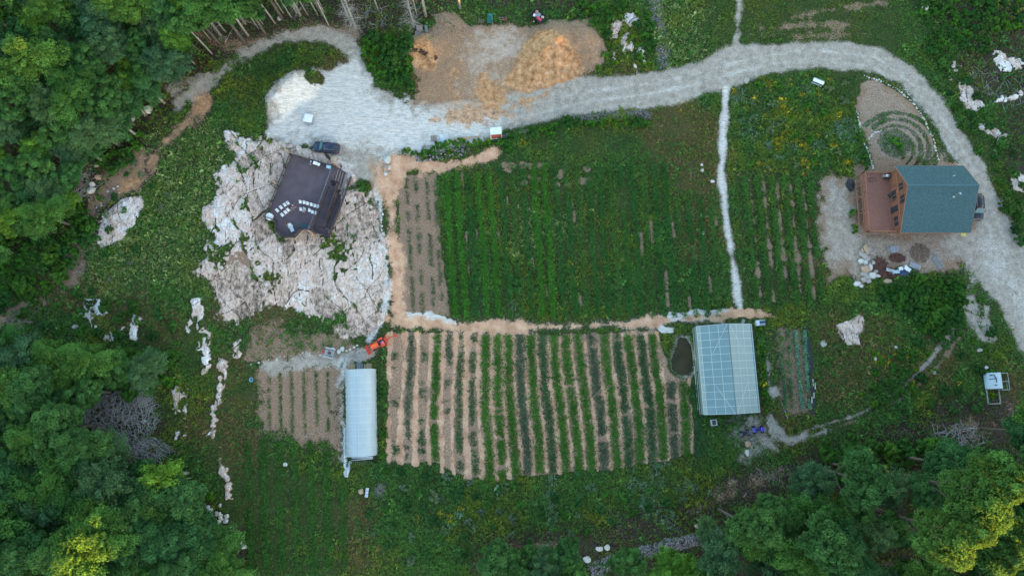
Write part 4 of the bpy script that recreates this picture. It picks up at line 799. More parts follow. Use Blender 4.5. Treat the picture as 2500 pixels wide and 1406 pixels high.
# ================================================================ BUILT THINGS
WHITE = mat("white_plastic", (.80, .82, .82), .45, (.70, .73, .74), 3); WPAINT = mat("white_paint", (.78, .79, .78), .5, (.68, .70, .69), 4)
LUM = mat("raw_lumber", (.50, .37, .22), .75, (.38, .28, .17), 3, stretch=(1, 8, 8)); OLDW = mat("weathered_wood", (.34, .29, .24), .85, (.24, .20, .17), 4, stretch=(1, 8, 8)); GREYW = mat("grey_wood", (.33, .33, .33), .85, (.22, .22, .22), 4)
METAL = mat("galvanised_metal", (.52, .54, .56), .35, (.42, .44, .46), 5, .8); DKMET = mat("dark_metal", (.05, .05, .055), .45, (.08, .08, .085), 5, .5)
RUBBER = mat("rubber", (.018, .018, .018), .8, (.03, .03, .03), 8); BLACKP = mat("black_plastic", (.02, .02, .024), .4, (.035, .035, .04), 4)
GLASSD = mat("dark_glass", (.02, .03, .04), .2, (.03, .04, .05), 2, spec=.5); RUST = mat("rusty_metal", (.16, .065, .045), .85, (.09, .045, .035), 5)
ORANGE = mat("orange_paint", (.78, .10, .03), .38, (.66, .08, .03), 3); RED = mat("red_paint", (.55, .04, .04), .45, (.42, .03, .03), 3); STONE = mat("boulder_stone", (.42, .38, .33), .9, (.27, .25, .22), 2.2, bump=.06)
STONEW = mat("pale_stone", (.62, .60, .55), .9, (.42, .40, .36), 2.2, bump=.06); SKIN = mat("skin", (.45, .28, .20), .6)
# ---- the dark terrace ------------------------------------------------------
TZ = 1.0
DECKM = mat("dark_composite_deck", (.115, .088, .10), .75, (.088, .069, .078), .8)
dm_n = DECKM.node_tree.nodes; dm_l = DECKM.node_tree.links
RAILM = mat("dark_brown_rail", (.075, .055, .058), .6, (.06, .045, .048), 4); FASCIA = mat("pale_fascia", (.52, .45, .35), .75, (.42, .36, .28), 4)
def tp(cx, cy, z=TZ): return P(640+cx/5.408, 340+cy/5.408, z)     # point of the terrace plan
deck_xy = [(390, 215), (975, 378), (880, 640), (650, 1205), (540, 1190), (435, 1300), (300, 1305), (200, 1215), (190, 1085), (60, 1040)]
O = tp(520, 750, 0); O.z = .0
DW = [tp(*q)-O for q in deck_xy]
terrace = thing('event_terrace', O, 0, "dark brown raised terrace with rows of white chairs standing on bare bedrock", 'terrace')
m_ = MB(); m_.prism([(p.x, p.y) for p in DW], TZ-.12, TZ); m_.build('floor', DECKM, terrace)
m_ = MB()
for i in range(len(DW)):
    a, b_ = DW[i], DW[(i+1) % len(DW)]
    if i in (1, 2): continue
    d = (b_-a).normalized(); nrm = Vector((d.y, -d.x, 0)); nrm = -nrm if nrm.dot((a+b_)/2) < 0 else nrm; nrm *= .07
    m_.bar((a.x+nrm.x, a.y+nrm.y, TZ-.22), (b_.x+nrm.x, b_.y+nrm.y, TZ-.22), .05, .28)
m_.build('fascia', FASCIA, terrace)
def rail(pts, name='railing', par=terrace, zf=TZ, h=1.0, m=RAILM, step=.13, solid=False, zf2=None):
    """posts, top and bottom rails and balusters along a line, one mesh"""
    q = MB(); tot = sum((Vector(pts[i+1])-Vector(pts[i])).length for i in range(len(pts)-1)); run = 0
    for i in range(len(pts)-1):
        a = Vector(pts[i]); b_ = Vector(pts[i+1]); L = (b_-a).length; f0 = run/tot; f1 = (run+L)/tot; run += L; z2 = zf2 if zf2 is not None else zf
        za = zf+(z2-zf)*f0; zb = zf+(z2-zf)*f1; A = Vector((a.x, a.y, za)); B = Vector((b_.x, b_.y, zb)); up = Vector((0, 0, 1))
        q.bar(A+up*h, B+up*h, .13, .04); q.bar(A+up*.1, B+up*.1, .05, .06); q.bar(A+up*(h-.06), B+up*(h-.06), .04, .07)
        n = max(1, round(L/1.8))
        for k in range(n+1): p = A.lerp(B, k/n); q.bar(p, p+up*(h+.03), .1)
        if solid: q.bar(A+up*(h*.5), B+up*(h*.5), .03, h*.8)
        else:
            n = int(L/step)
            for k in range(1, n): p = A.lerp(B, k/n); q.bar(p+up*.1, p+up*(h-.05), .035)
    return q.build(name, m, par)
def rel(cx, cy): return tp(cx, cy)-O
rail([rel(390, 215), rel(660, 290)]); rail([rel(660, 290), rel(975, 378)])
rail([rel(390, 215), rel(225, 628)]); rail([rel(225, 628), rel(60, 1040)])
rail([rel(60, 1040), rel(190, 1085), rel(200, 1215), rel(300, 1305), rel(435, 1300), rel(540, 1190), rel(650, 1205)], solid=True)
# stair flight, landing and the two ramp lanes down to the gravel
m_ = MB()
for k in range(5):
    dx = k*29; a = rel(975+dx, 378+dx*.5); b_ = rel(925+dx, 560+dx*.5); zt = TZ-.18*(k+1)
    dv = (rel(1004, 392)-rel(975, 378)); dv.z = 0; m_.prism([(a.x, a.y), (a.x+dv.x, a.y+dv.y), (b_.x+dv.x, b_.y+dv.y), (b_.x, b_.y)], zt-.06, zt)
m_.build('stair_flight', DECKM, terrace)
m_ = MB()
for k in range(1, 6):
    dx = k*29; a = rel(975+dx, 378+dx*.5); b_ = rel(925+dx, 560+dx*.5); m_.bar((a.x, a.y, TZ-.18*k+.005), (b_.x, b_.y, TZ-.18*k+.005), .06, .03)
m_.build('stair_nosing', FASCIA, terrace)
rail([rel(975, 378), rel(1095, 438)], zf2=.15, h=.95); 
lane1 = [rel(880, 640), rel(975, 640), rel(805, 1165), rel(650, 1205)]
m_ = MB()
def lane(q4, z0, z1):
    a, b_, c, d = q4; vs = [(a.x, a.y, z0), (b_.x, b_.y, z0), (c.x, c.y, z1), (d.x, d.y, z1)]; m_.add(vs+[(x, y, z-.08) for x, y, z in vs], [(0, 1, 2, 3), (7, 6, 5, 4), (0, 4, 5, 1), (1, 5, 6, 2), (2, 6, 7, 3), (3, 7, 4, 0)])
lane([rel(880, 640), rel(985, 680), rel(815, 1160), rel(670, 1130)], TZ-.01, .55)
lane([rel(670, 1131), rel(860, 1190), rel(860, 1270), rel(665, 1215)], .54, .54)
lane([rel(1000, 700), rel(1090, 735), rel(905, 1195), rel(832, 1160)], .10, .53)
lane([rel(905, 560), rel(1010, 585), rel(1000, 690), rel(885, 645)], TZ-.015, TZ-.02)
m_.build('ramp', DECKM, terrace)
rail([rel(885, 640), rel(660, 1205)], h=1.0, solid=True, zf=TZ); rail([rel(985, 680), rel(820, 1155)], zf=TZ-.02, zf2=.55, solid=True, h=.95); rail([rel(1002, 700), rel(830, 1168)], zf=.15, zf2=.55, h=.95)
rail([rel(1170, 490), rel(1085, 740)], zf=.05, h=.95, solid=True); rail([rel(1085, 740), rel(880, 1290), rel(668, 1222)], zf=.1, zf2=.55, solid=True); rail([rel(910, 550), rel(1010, 580)], h=1.0, solid=True); rail([rel(1010, 580), rel(975, 680)], h=1.0, solid=True)
m_ = MB(); pd = [rel(1090, 430), rel(1222, 375), rel(1180, 500), rel(1085, 740), rel(1000, 705), rel(1060, 560)]; m_.prism([(p.x, p.y) for p in pd], .0, .12); m_.build('landing_pad', mat("pink_concrete", (.40, .32, .30), .9, (.33, .27, .26), 2), terrace)
for i, (cx, cy, hh) in enumerate(((385, 212, 3.6), (232, 632, 3.4), (975, 362, 3.6), (690, 1272, 3.6), (470, 1335, 1.4))):
    q = G(640+cx/5.408, 340+cy/5.408); t = thing('light_pole', q, 0, ("raw lumber pole at the top left corner of the dark terrace", "raw lumber pole halfway along the left railing of the dark terrace", "raw lumber pole beside the terrace stairs", "raw lumber pole at the foot of the terrace ramp", "short pale post under the angled front of the terrace")[i], 'pole', 'lumber poles round the terrace')
    m_ = MB(); m_.bar((0, 0, -.2), (.0, .0, hh), .16); m_.build('post', LUM, t); m_ = MB(); m_.bar((.3, .1, 0), (.02, 0, hh*.4), .08); m_.bar((-.25, -.2, 0), (-.02, 0, hh*.4), .08); m_.build('brace', LUM, t)
m_ = MB(); a = tp(905, 400, 3.2); b_ = tp(608, 1180, 3.2); m_.tube([a.lerp(b_, k/10)-Vector((0, 0, .35*(1-((k-5)/5)**2))) for k in range(11)], .018, 4); tag(m_.build('string_wire', mat("pale_wire", (.5, .5, .5), .6)), "thin pale wire strung across the dark terrace between two poles", 'wire')
# chairs
def chair_root(label, loc, rz):
    t = thing('folding_chair', loc, rz, label, 'chair', 'white folding chairs in two curved rows on the terrace')
    m_ = MB(); m_.box((0, 0, .45), (.44, .42, .035)); m_.build('seat', WHITE, t, bevel=.01)
    m_ = MB(); m_.box((0, .245, .74), (.44, .03, .26), rx=R(-12)); m_.build('backrest', WHITE, t, bevel=.008)
    for s in (-1, 1): m_ = MB(); m_.bar((s*.21, -.2, 0), (s*.21, .27, .88), .03); m_.build('leg', WHITE, t)
    for s in (-1, 1): m_ = MB(); m_.bar((s*.185, .22, 0), (s*.185, -.18, .44), .03); m_.build('leg', WHITE, t)
    return t
cs_px = [((325, 528), 38, 'back'), ((433, 440), 36, 'back'), ((540, 368), 33, 'back'), ((628, 315), 32, 'back'), ((465, 652), 36, 'front'), ((560, 578), 34, 'front'), ((635, 515), 32, 'front'),
         ((975, 280), -5, 'back'), ((1085, 295), -10, 'back'), ((1182, 325), -14, 'back'), ((1290, 358), -10, 'back'), ((1392, 393), -6, 'back'), ((1485, 412), -8, 'back'), ((990, 490), -10, 'front'), ((1235, 520), -18, 'front'), ((1322, 570), -12, 'front'), ((1428, 600), -10, 'front')]
proto = None; cnt = {}
for (cx, cy), dg, rw in cs_px:
    q = P(650+cx/11.72, 470+cy/11.72, TZ+.45); q.z = TZ; side = 'left' if cx < 700 else 'right'; kk = (rw, side); cnt[kk] = cnt.get(kk, 0)+1
    lab = f"white folding chair, {ORD[cnt[kk]-1]} from outside in the {rw} row of the left block" if side == 'left' else f"white folding chair, {ORD[cnt[kk]-1]} from the aisle in the {rw} row of the right block"
    if proto is None: proto = chair_root(lab, q, R(dg)); rt_ = proto
    else: rt_ = dup(proto, q, R(dg), lab)
# people -------------------------------------------------------------------
def person(loc, rz, pose, top, legs, label, hairc=(.05, .03, .02)):
    t = thing('person', loc, rz, label, 'person'); sit = pose == 'sit'
    hz = .52 if sit else .95; J = {}; v = []; e = []; r_ = []
    def jn(n, p, rad, par=None): J[n] = len(v); v.append(p); r_.append(rad); (e.append((J[par], J[n])) if par else None)
    ln = .05 if not sit else .03
    jn('pel', (0, 0, hz), .135); jn('waist', (0, -ln*.5, hz+.18), .115, 'pel'); jn('chest', (0, -ln, hz+.38), .14, 'waist'); jn('neck', (0, -ln*1.2, hz+.55), .055, 'chest'); jn('head', (0, -ln*1.6, hz+.66), .085, 'neck'); jn('crown', (0, -ln*1.6, hz+.78), .075, 'head'); jn('nose', (0, -ln*1.6-.10, hz+.68), .018, 'head')
    for s, nm in ((-1, 'l'), (1, 'r')):
        jn('sh'+nm, (s*.18, -ln, hz+.47), .062, 'chest')
        if pose == 'reach': jn('el'+nm, (s*.26, -.2, hz+.28), .045, 'sh'+nm); jn('wr'+nm, (s*.2, -.44, hz+.22), .032, 'el'+nm); hd = Vector((0, -1, -.1))
        else: jn('el'+nm, (s*.27, .02-ln, hz+.2), .045, 'sh'+nm); jn('wr'+nm, (s*.2, -.22-ln, hz+.08), .032, 'el'+nm); hd = Vector((-s*.2, -.9, -.25))
        w0 = Vector(v[J['wr'+nm]]); hd.normalize(); sd = Vector((1, 0, 0)); pm = w0+hd*.07; jn('palm'+nm, tuple(pm), .036, 'wr'+nm)
        for k in range(4): b0 = pm+hd*.03+sd*(.022*(k-1.5)); L = (.075, .085, .078, .06)[k]; jn(f'f{k}a'+nm, tuple(b0+hd*L*.5), .010, 'palm'+nm); jn(f'f{k}b'+nm, tuple(b0+hd*L*.9+Vector((0, 0, -.025))), .008, f'f{k}a'+nm)
        jn('tha'+nm, tuple(w0+hd*.05+sd*(-s*.045)), .011, 'palm'+nm); jn('thb'+nm, tuple(w0+hd*.085+sd*(-s*.06)), .009, 'tha'+nm)
        jn('hip'+nm, (s*.1, 0, hz-.04), .098, 'pel')
        if sit: jn('kn'+nm, (s*.13, -.42, hz-.02), .068, 'hip'+nm); jn('an'+nm, (s*.14, -.44, .09), .042, 'kn'+nm)
        else: jn('kn'+nm, (s*.11, -.03-(.12 if s > 0 else 0), .5), .066, 'hip'+nm); jn('an'+nm, (s*.11, .02-(.1 if s > 0 else 0), .08), .042, 'kn'+nm)
        a = v[J['an'+nm]]; jn('toe'+nm, (a[0], a[1]-.19, .045), .04, 'an'+nm)
    me = D.meshes.new('body'); me.from_pydata(v, e, []); ob = D.objects.new('body', me); link(ob, t)
    md = ob.modifiers.new('skin', 'SKIN'); sv_ = me.skin_vertices[0].data
    for i, q in enumerate(r_): sv_[i].radius = (q, q)
    sv_[0].use_root = True; ob.modifiers.new('sub', 'SUBSURF').levels = 1; ob.modifiers['sub'].render_levels = 2
    me.materials.append(SKIN)
    # clothing shells that follow the body
    def shell(name, names, grow, m):
        id_ = [J[n] for n in names]; vv = [v[i] for i in id_]; mp = {i: k for k, i in enumerate(id_)}; ee = [(mp[a], mp[b2]) for a, b2 in e if a in mp and b2 in mp]
        m2 = D.meshes.new(name); m2.from_pydata(vv, ee, []); o2 = D.objects.new(name, m2); link(o2, t); o2.modifiers.new('skin', 'SKIN'); s2 = m2.skin_vertices[0].data
        for k, i in enumerate(id_): s2[k].radius = (r_[i]+grow, r_[i]+grow)
        s2[0].use_root = True; o2.modifiers.new('sub', 'SUBSURF').levels = 1; m2.materials.append(m)
    shell('shirt', ['pel', 'waist', 'chest', 'shl', 'ell', 'shr', 'elr'], .018, top); shell('trousers', ['pel', 'hipl', 'knl', 'anl', 'hipr', 'knr', 'anr'], .014, legs)
    b2 = bmesh.new(); bmesh.ops.create_icosphere(b2, subdivisions=2, radius=.108)
    for vt in list(b2.verts):
        if vt.co.z < -.03 and vt.co.y < .03: b2.verts.remove(vt)
    m3 = D.meshes.new('hair'); b2.to_mesh(m3); b2.free(); o3 = D.objects.new('hair', m3); link(o3, t); o3.location = (0, -ln*1.6+.015, hz+.75); m3.materials.append(mat('hair', hairc, .8)); return t
def tq(cx, cy, z=TZ): return P(650+cx/11.72, 470+cy/11.72, z)
person(tq(780, 490), R(30), 'reach', mat("teal_shirt", (.06, .13, .17), .8), mat("blue_jeans", (.05, .08, .14), .8), "person in dark teal clothes bending forward at the aisle end of the front row")
q = tq(845, 455); person(q, R(-160), 'reach', mat("dark_shirt", (.03, .02, .025), .8), mat("pink_shorts", (.35, .22, .28), .8), "person with pinkish hat and dark shirt standing in the aisle between chair blocks", (.62, .40, .45))
cq = tq(1105, 505); rt_ = dup(proto, cq, R(-14), "white folding chair with a person in pale blue sitting on it in the front row"); person(cq, R(-14), 'sit', mat("pale_blue_shirt", (.36, .52, .60), .8), mat("pale_trousers", (.35, .42, .47), .8), "person in pale blue shirt seated in the front row")
person(tq(620, 900), R(40), 'reach', mat("black_shirt", (.012, .012, .016), .8), mat("black_trousers", (.012, .012, .014), .8), "person in black clothes standing alone before the seats near the folding lounger")
def lounger(loc, rz):
    t = thing('folding_lounger', loc, rz, "pale blue grey folding lounger beside the person in black", 'lounger'); m_ = MB(); m_.box((0, -.35, .42), (.55, 1.0, .04)); m_.build('seat', mat("pale_canvas", (.50, .58, .60), .8), t)
    m_ = MB(); m_.box((0, .42, .62), (.55, .6, .04), rx=R(35)); m_.build('backrest', D.materials["pale_canvas"], t)
    for s in (-1, 1): m_ = MB(); m_.bar((s*.3, -.85, .42), (s*.3, .2, .44), .04); m_.bar((s*.3, -.7, .42), (s*.3, -.5, 0), .04); m_.bar((s*.3, .2, .42), (s*.3, .35, 0), .04); m_.build('leg', METAL, t)
    for s in (-1, 1): m_ = MB(); m_.box((s*.36, .15, .60), (.07, .5, .03)); m_.build('armrest', WHITE, t)
lounger(tq(730, 1010), R(25))
def round_table(loc, label):
    t = thing('round_table', loc, 0, label, 'table'); m_ = MB(); n = 24; rings = []
    for z, rr_ in ((.76, .40), (.755, .56), (.70, .58), (.35, .60), (.12, .64)): rings.append([(math.cos(2*math.pi*k/n)*rr_*(1+(.05*math.sin(k*2.4)+.03*math.sin(k*1.3) if z < .7 else 0)), math.sin(2*math.pi*k/n)*rr_*(1+(.05*math.sin(k*2.4) if z < .7 else 0)), z) for k in range(n)])
    m_.loft(rings); m_.build('tablecloth', WHITE, t); m_ = MB(); m_.cyl((0, 0, 0), .05, .74, 10); m_.cyl((0, 0, 0), .25, .04, 14); m_.build('pedestal', METAL, t)
round_table(tq(115, 705), "small round table under a white cloth in the lower left corner of the terrace")
def long_table(cx, cy, L, Wd, rz, cloth, label, z=TZ):
    t = thing('serving_table', tp(cx, cy), rz, label, 'table'); m_ = MB(); m_.box((0, 0, .74), (L, Wd, .05)); m_.build('tabletop', cloth, t, bevel=.01)
    for sx in (-1, 1):
        for sy in (-1, 1): m_ = MB(); m_.bar((sx*(L/2-.12), sy*(Wd/2-.08), 0), (sx*(L/2-.12), sy*(Wd/2-.08), .72), .045); m_.build('leg', DKMET, t)
    return t
DKCL = mat("dark_blue_cloth", (.035, .04, .055), .8); ra = R(-16)
long_table(760, 340, 2.6, .75, ra, DKCL, "long dark table against the top railing of the terrace")
def boxthing(name, p, dims, rz, m, label, cat, lid=None, group=None):
    t = thing(name, p, rz, label, cat, group); m_ = MB(); m_.box((0, 0, dims[2]*.45), (dims[0], dims[1], dims[2]*.9)); m_.build('body', m, t, bevel=.015); m_ = MB(); m_.box((0, 0, dims[2]*.95), (dims[0]*1.04, dims[1]*1.04, dims[2]*.1)); m_.build('lid', lid or m, t, bevel=.01); return t
for i, (cx, cy, dx, dy, lb) in enumerate(((703, 318, .72, .55, "larger white tray box standing on the dark terrace table"), (748, 335, .40, .50, "smaller white tray box beside the larger one on the dark table"))):
    boxthing('tray_box', tp(cx, cy, TZ+.77), (dx, dy, .16), ra, WHITE, lb, 'box')
boxthing('cool_box', tp(884, 376, TZ), (.75, .5, .5), ra, mat("cyan_plastic", (.16, .48, .62), .4), "bright cyan cool box at the right end of the terrace table", 'cool box', mat("pale_cyan", (.45, .72, .80), .4))
def bucket(p, r_, h_, m, label, nm='bucket'):
    t = thing(nm, p, 0, label, nm.replace('_', ' ')); m_ = MB(); m_.tube([(0, 0, 0), (0, 0, h_)], [r_*.85, r_], 14); m_.build('body', m, t, True); m_ = MB(); m_.tube([(r_*math.cos(a), 0, h_+r_*.7*math.sin(a)) for a in np.linspace(0, math.pi, 8)], .008, 4); m_.build('handle', METAL, t); m_ = MB(); m_.cyl((0, 0, h_), r_*1.05, .03, 14); m_.build('rim', m, t)
bucket(tp(655, 305), .17, .4, WHITE, "white bucket left of the terrace table top end"); bucket(tp(643, 333), .15, .3, mat("pink_grey", (.35, .29, .29), .7), "greyish bucket just below the white bucket by the terrace table")
boxthing('storage_bench', tq(1090, 985), (1.55, .7, .55), R(-10), mat("dark_teal_cover", (.035, .075, .09), .7), "dark teal covered bench inside the lower corner of the terrace", 'bench')
boxthing('storage_box', tq(1240, 1020), (.62, .62, .5), R(-20), mat("slate_blue", (.10, .17, .22), .6), "small slate blue box next to the dark teal bench", 'box')
long_table(890, 315, .9, .6, ra, OLDW, "low brown table outside the terrace stairs railing").location.z = .1
boxthing('guitar_amp', tp(935, 590), (.55, .45, .4), R(20), BLACKP, "black box at the head of the terrace ramp", 'box')
# ---- cars -------------------------------------------------------------------
def car(loc, rz, paint, label, L=4.75, Wd=1.9, Hh=1.70):
    t = thing('parked_car', loc, rz, label, 'car'); n = 12
    def sec(x, hw, z0, z1, rd=.12): return [(x, -hw, z0+rd), (x, -hw*1.0, (z0+z1)/2), (x, -hw*.985, z1-rd), (x, -hw*.90, z1), (x, -hw*.4, z1+.03), (x, hw*.4, z1+.03), (x, hw*.90, z1), (x, hw*.985, z1-rd), (x, hw, (z0+z1)/2), (x, hw, z0+rd), (x, hw*.85, z0), (x, -hw*.85, z0)]
    f = L/2; hw = Wd/2; m_ = MB()
    m_.loft([sec(f, hw*.62, .38, .62, .05), sec(f-.10, hw*.84, .30, .78), sec(f-.35, hw*.95, .26, .92), sec(f-.95, hw, .24, 1.02), sec(f-1.3, hw, .24, 1.06), sec(0, hw, .24, 1.08), sec(-f+1.0, hw, .24, 1.08), sec(-f+.35, hw*.97, .26, 1.06), sec(-f+.08, hw*.9, .32, .98), sec(-f, hw*.74, .40, .85, .05)])
    m_.build('body', paint, t, True)
    def cab(x, a, z): return [(x, -a, z), (x, -a*.5, z+.015), (x, a*.5, z+.015), (x, a, z)]
    base = [(f-1.25, hw*.86), (f-1.95, hw*.90), (-f+1.1, hw*.90), (-f+.25, hw*.82)]; top = [(f-1.95, hw*.66), (f-2.3, hw*.74), (-f+1.0, hw*.74), (-f+.62, hw*.70)]
    m_ = MB(); bz = 1.05; tz = Hh-.04
    bp_ = [(base[0][0], -base[0][1], bz), (base[1][0], -base[1][1], bz), (base[2][0], -base[2][1], bz), (base[3][0], -base[3][1], bz), (base[3][0], base[3][1], bz), (base[2][0], base[2][1], bz), (base[1][0], base[1][1], bz), (base[0][0], base[0][1], bz)]
    tp_ = [(top[0][0], -top[0][1], tz), (top[1][0], -top[1][1], tz+.02), (top[2][0], -top[2][1], tz+.02), (top[3][0], -top[3][1], tz-.02), (top[3][0], top[3][1], tz-.02), (top[2][0], top[2][1], tz+.02), (top[1][0], top[1][1], tz+.02), (top[0][0], top[0][1], tz)]
    m_.loft([bp_, tp_]); m_.build('windows', GLASSD, t)
    m_ = MB(); m_.loft([[(x*1.0, y*1.01, z-.01) for x, y, z in tp_], [(x*.985, y*.96, z+.045) for x, y, z in tp_]]); m_.build('roof', paint, t, True)
    m_ = MB(); m_.add([(base[0][0]-.03, -base[0][1]*.93, bz+.03), (base[0][0]-.03, base[0][1]*.93, bz+.03), (top[0][0]+.03, top[0][1]*.93, tz-.03), (top[0][0]+.03, -top[0][1]*.93, tz-.03)], [(0, 1, 2, 3)]); o = m_.build('windshield', mat("windshield_glass", (.09, .20, .23), .4, (.11, .24, .27), 2, spec=.3), t); o.location = (.012, 0, .012)
    for s in (-1, 1):
        m_ = MB(); m_.bar((f-2.25, s*hw*.70, tz+.08), (-f+.85, s*hw*.70, tz+.08), .03); m_.build('roof_rail', METAL, t)
        m_ = MB(); m_.box((f-1.55, s*(hw+.1), 1.12), (.14, .2, .13)); m_.build('mirror', paint, t, bevel=.02)
        m_ = MB(); m_.box((f-.22, s*hw*.66, .76), (.30, .34, .10)); m_.build('headlight', mat("lamp_glass", (.65, .68, .70), .15), t, bevel=.03)
        m_ = MB(); m_.box((-f+.12, s*hw*.72, .92), (.16, .30, .16)); m_.build('tail_light', RED, t, bevel=.03)
        for xx in (f-.92, -f+.88):
            m_ = MB(); m_.tube([(xx, s*(hw-.24), .34), (xx, s*(hw+.005), .34)], .345, 20); wv = m_.build('wheel', RUBBER, t, False); m_ = MB(); m_.tube([(xx, s*(hw-.02), .34), (xx, s*(hw+.015), .34)], .22, 14); m_.build('rim', METAL, wv)
    return t
NAVY = mat("navy_car_paint", (.022, .03, .065), .22, (.025, .034, .07), 1, .3, spec=.7); BLACKC = mat("black_car_paint", (.02, .018, .024), .2, (.022, .02, .026), 1, .3, spec=.7)
q = G(799, 364); car(q, R(180-6), NAVY, "dark navy car parked on pale gravel above the dark terrace")
q = G(2379, 508); car(q, R(-92), BLACKC, "black car half hidden by the green roof beside the house", 4.9)
# ---- the house ----------------------------------------------------------------
SHING = mat("green_shingles", (.052, .110, .122), .9, (.075, .145, .155), 5, bump=.02)
ns_ = SHING.node_tree; bk_ = ns_.nodes.new('ShaderNodeTexBrick'); tc_ = ns_.nodes.new('ShaderNodeTexCoord'); mp_ = ns_.nodes.new('ShaderNodeMapping'); mp_.inputs['Scale'].default_value = (1, 1, 1); bk_.inputs['Scale'].default_value = 3.2; bk_.inputs['Color1'].default_value = (.040, .092, .104, 1); bk_.inputs['Color2'].default_value = (.088, .165, .175, 1); bk_.inputs['Mortar'].default_value = (.02, .045, .052, 1); bk_.inputs['Mortar Size'].default_value = .03
ns_.links.new(tc_.outputs['Object'], mp_.inputs[0]); ns_.links.new(mp_.outputs[0], bk_.inputs['Vector']); ns_.links.new(bk_.outputs['Color'], [x for x in ns_.nodes if x.type == 'BSDF_PRINCIPLED'][0].inputs['Base Color'])
CEDAR = mat("cedar_siding", (.25, .105, .068), .75, (.18, .078, .052), 3, stretch=(1, 1, 10)); CEDD = mat("cedar_decking", (.34, .155, .11), .75, (.235, .108, .082), 2.0, stretch=(6, 1, 1)); CEDT = mat("cedar_trim", (.34, .16, .10), .7, (.28, .13, .082), 3)
EZ, RZ, DZ = 4.6, 7.9, 1.6
wl = [P(2187, 405, EZ).x, P(2198, 570, EZ).x]; xl = sum(wl)/2; xr_ = (P(2352, 404, EZ).x+P(2371, 567, EZ).x)/2; yt = P(2270, 404.5, EZ).y; yb_ = P(2280, 568.5, EZ).y; yr_ = P(2300, 452, RZ).y; xrl = P(2215, 452, RZ).x; xrr = P(2390, 452, RZ).x
xl = (xl*2+xrl)/3; xr_ = (xr_*2+xrr)/3; cx_ = (xl+xr_)/2; cy_ = (yt+yb_)/2; house = thing('house', (cx_, cy_, 0), 0, "house with green shingle roof and cedar walls beside the driveway bend", 'house')
hx = (xr_-xl)/2; hy = (yt-yb_)/2; ry = yr_-cy_; ov = .45; print("HOUSE", hx*2, hy*2, ry)
def roofz(y): return EZ+(RZ-EZ)*((y+hy)/(ry+hy)) if y < ry else EZ+(RZ-EZ)*((hy-y)/(hy-ry))
wx0, wx1, wy0, wy1 = -hx+ov, hx-ov, -hy+1.0, hy-ov
m_ = MB(); pf = [(wy0, 0), (wy1, 0), (wy1, roofz(wy1)-.12), (ry, RZ-.12), (wy0, roofz(wy0)-.12)]
m_.add([(wx0, y, z) for y, z in pf]+[(wx1, y, z) for y, z in pf], [(0, 1, 2, 3, 4), (9, 8, 7, 6, 5), (0, 5, 6, 1), (1, 6, 7, 2), (4, 9, 5, 0)]); m_.build('wall', CEDAR, house)
m_ = MB()
for ya, yb2 in ((-hy, ry), (hy, ry)):
    za, zb = EZ, RZ; m_.add([(-hx, ya, za), (hx, ya, za), (hx, yb2, zb), (-hx, yb2, zb), (-hx, ya, za-.14), (hx, ya, za-.14), (hx, yb2, zb-.14), (-hx, yb2, zb-.14)], [(0, 1, 2, 3), (7, 6, 5, 4), (0, 4, 5, 1), (0, 3, 7, 4), (1, 5, 6, 2)])
roof = m_.build('roof', SHING, house)
m_ = MB(); m_.bar((-hx, ry, RZ+.03), (hx, ry, RZ+.03), .28, .05); m_.build('ridge_cap', mat("ridge_shingles", (.075, .15, .17), .9), roof)
m_ = MB(); zp = roofz(ry-1.7); m_.tube([(hx*.35, ry-1.7, zp-.2), (hx*.35, ry-1.7, zp+1.5)], .12, 12); m_.cyl((hx*.35, ry-1.7, zp+1.5), .20, .12, 14); m_.cyl((hx*.35, ry-1.7, zp-.05), .25, .1, 14, .16); m_.build('flue_pipe', METAL, roof, False)
m_ = MB(); zp = roofz(ry+2.0); m_.tube([(hx*.45, ry+2.0, zp-.2), (hx*.45, ry+2.0, zp+.55)], .05, 10); m_.build('vent_pipe', WHITE, roof)
m_ = MB()
for s, yy in ((1, hy), (-1, -hy)): m_.bar((-hx, yy, EZ-.06), (hx, yy, EZ-.06), .04, .14)
for sx in (-1, 1):
    for yy in (-hy, hy): m_.bar((sx*(hx+.02), yy, EZ-.10), (sx*(hx+.02), ry, RZ-.10), .04, .2)
m_.build('fascia_board', CEDT, roof)
def winw(y, z, wy, wz, nm='window'):
    f = MB(); x = wx0-.03
    for a, b_ in (((y-wy/2, z-wz/2), (y+wy/2, z-wz/2)), ((y-wy/2, z+wz/2), (y+wy/2, z+wz/2)), ((y-wy/2, z-wz/2), (y-wy/2, z+wz/2)), ((y+wy/2, z-wz/2), (y+wy/2, z+wz/2)), ((y, z-wz/2), (y, z+wz/2))): f.bar((x, a[0], a[1]), (x, b_[0], b_[1]), .07)
    fo = f.build(nm, CEDT, house); g = MB(); g.box((x+.01, y, z), (.03, wy-.04, wz-.04)); g.build('pane', GLASSD, fo)
winw(ry-.3, 2.9, 1.9, 1.6); winw(ry-4.9, 2.9, 1.8, 1.5); winw(ry+.6, 5.2, 1.3, 1.4); winw(ry-1.6, 5.3, 1.6, 1.5)
f = MB(); f.box((wx0-.04, ry-2.7, DZ+1.05), (.07, 1.0, 2.1)); dr = f.build('door', GLASSD, house); f = MB(); f.box((wx0-.10, ry-2.4, DZ+1.0), (.06, .04, .14)); f.build('handle', METAL, dr)
m_ = MB()
for yy in (wy0+.3, ry-3.6, ry-1.0, ry+1.4, wy1-.3): m_.bar((wx0-.035, yy, DZ), (wx0-.035, yy, roofz(yy)-.2), .16, .05)
m_.bar((wx0-.06, wy0, 4.2), (wx0-.06, wy1, 4.2), .05, .22); m_.build('wall_trim', CEDT, house)
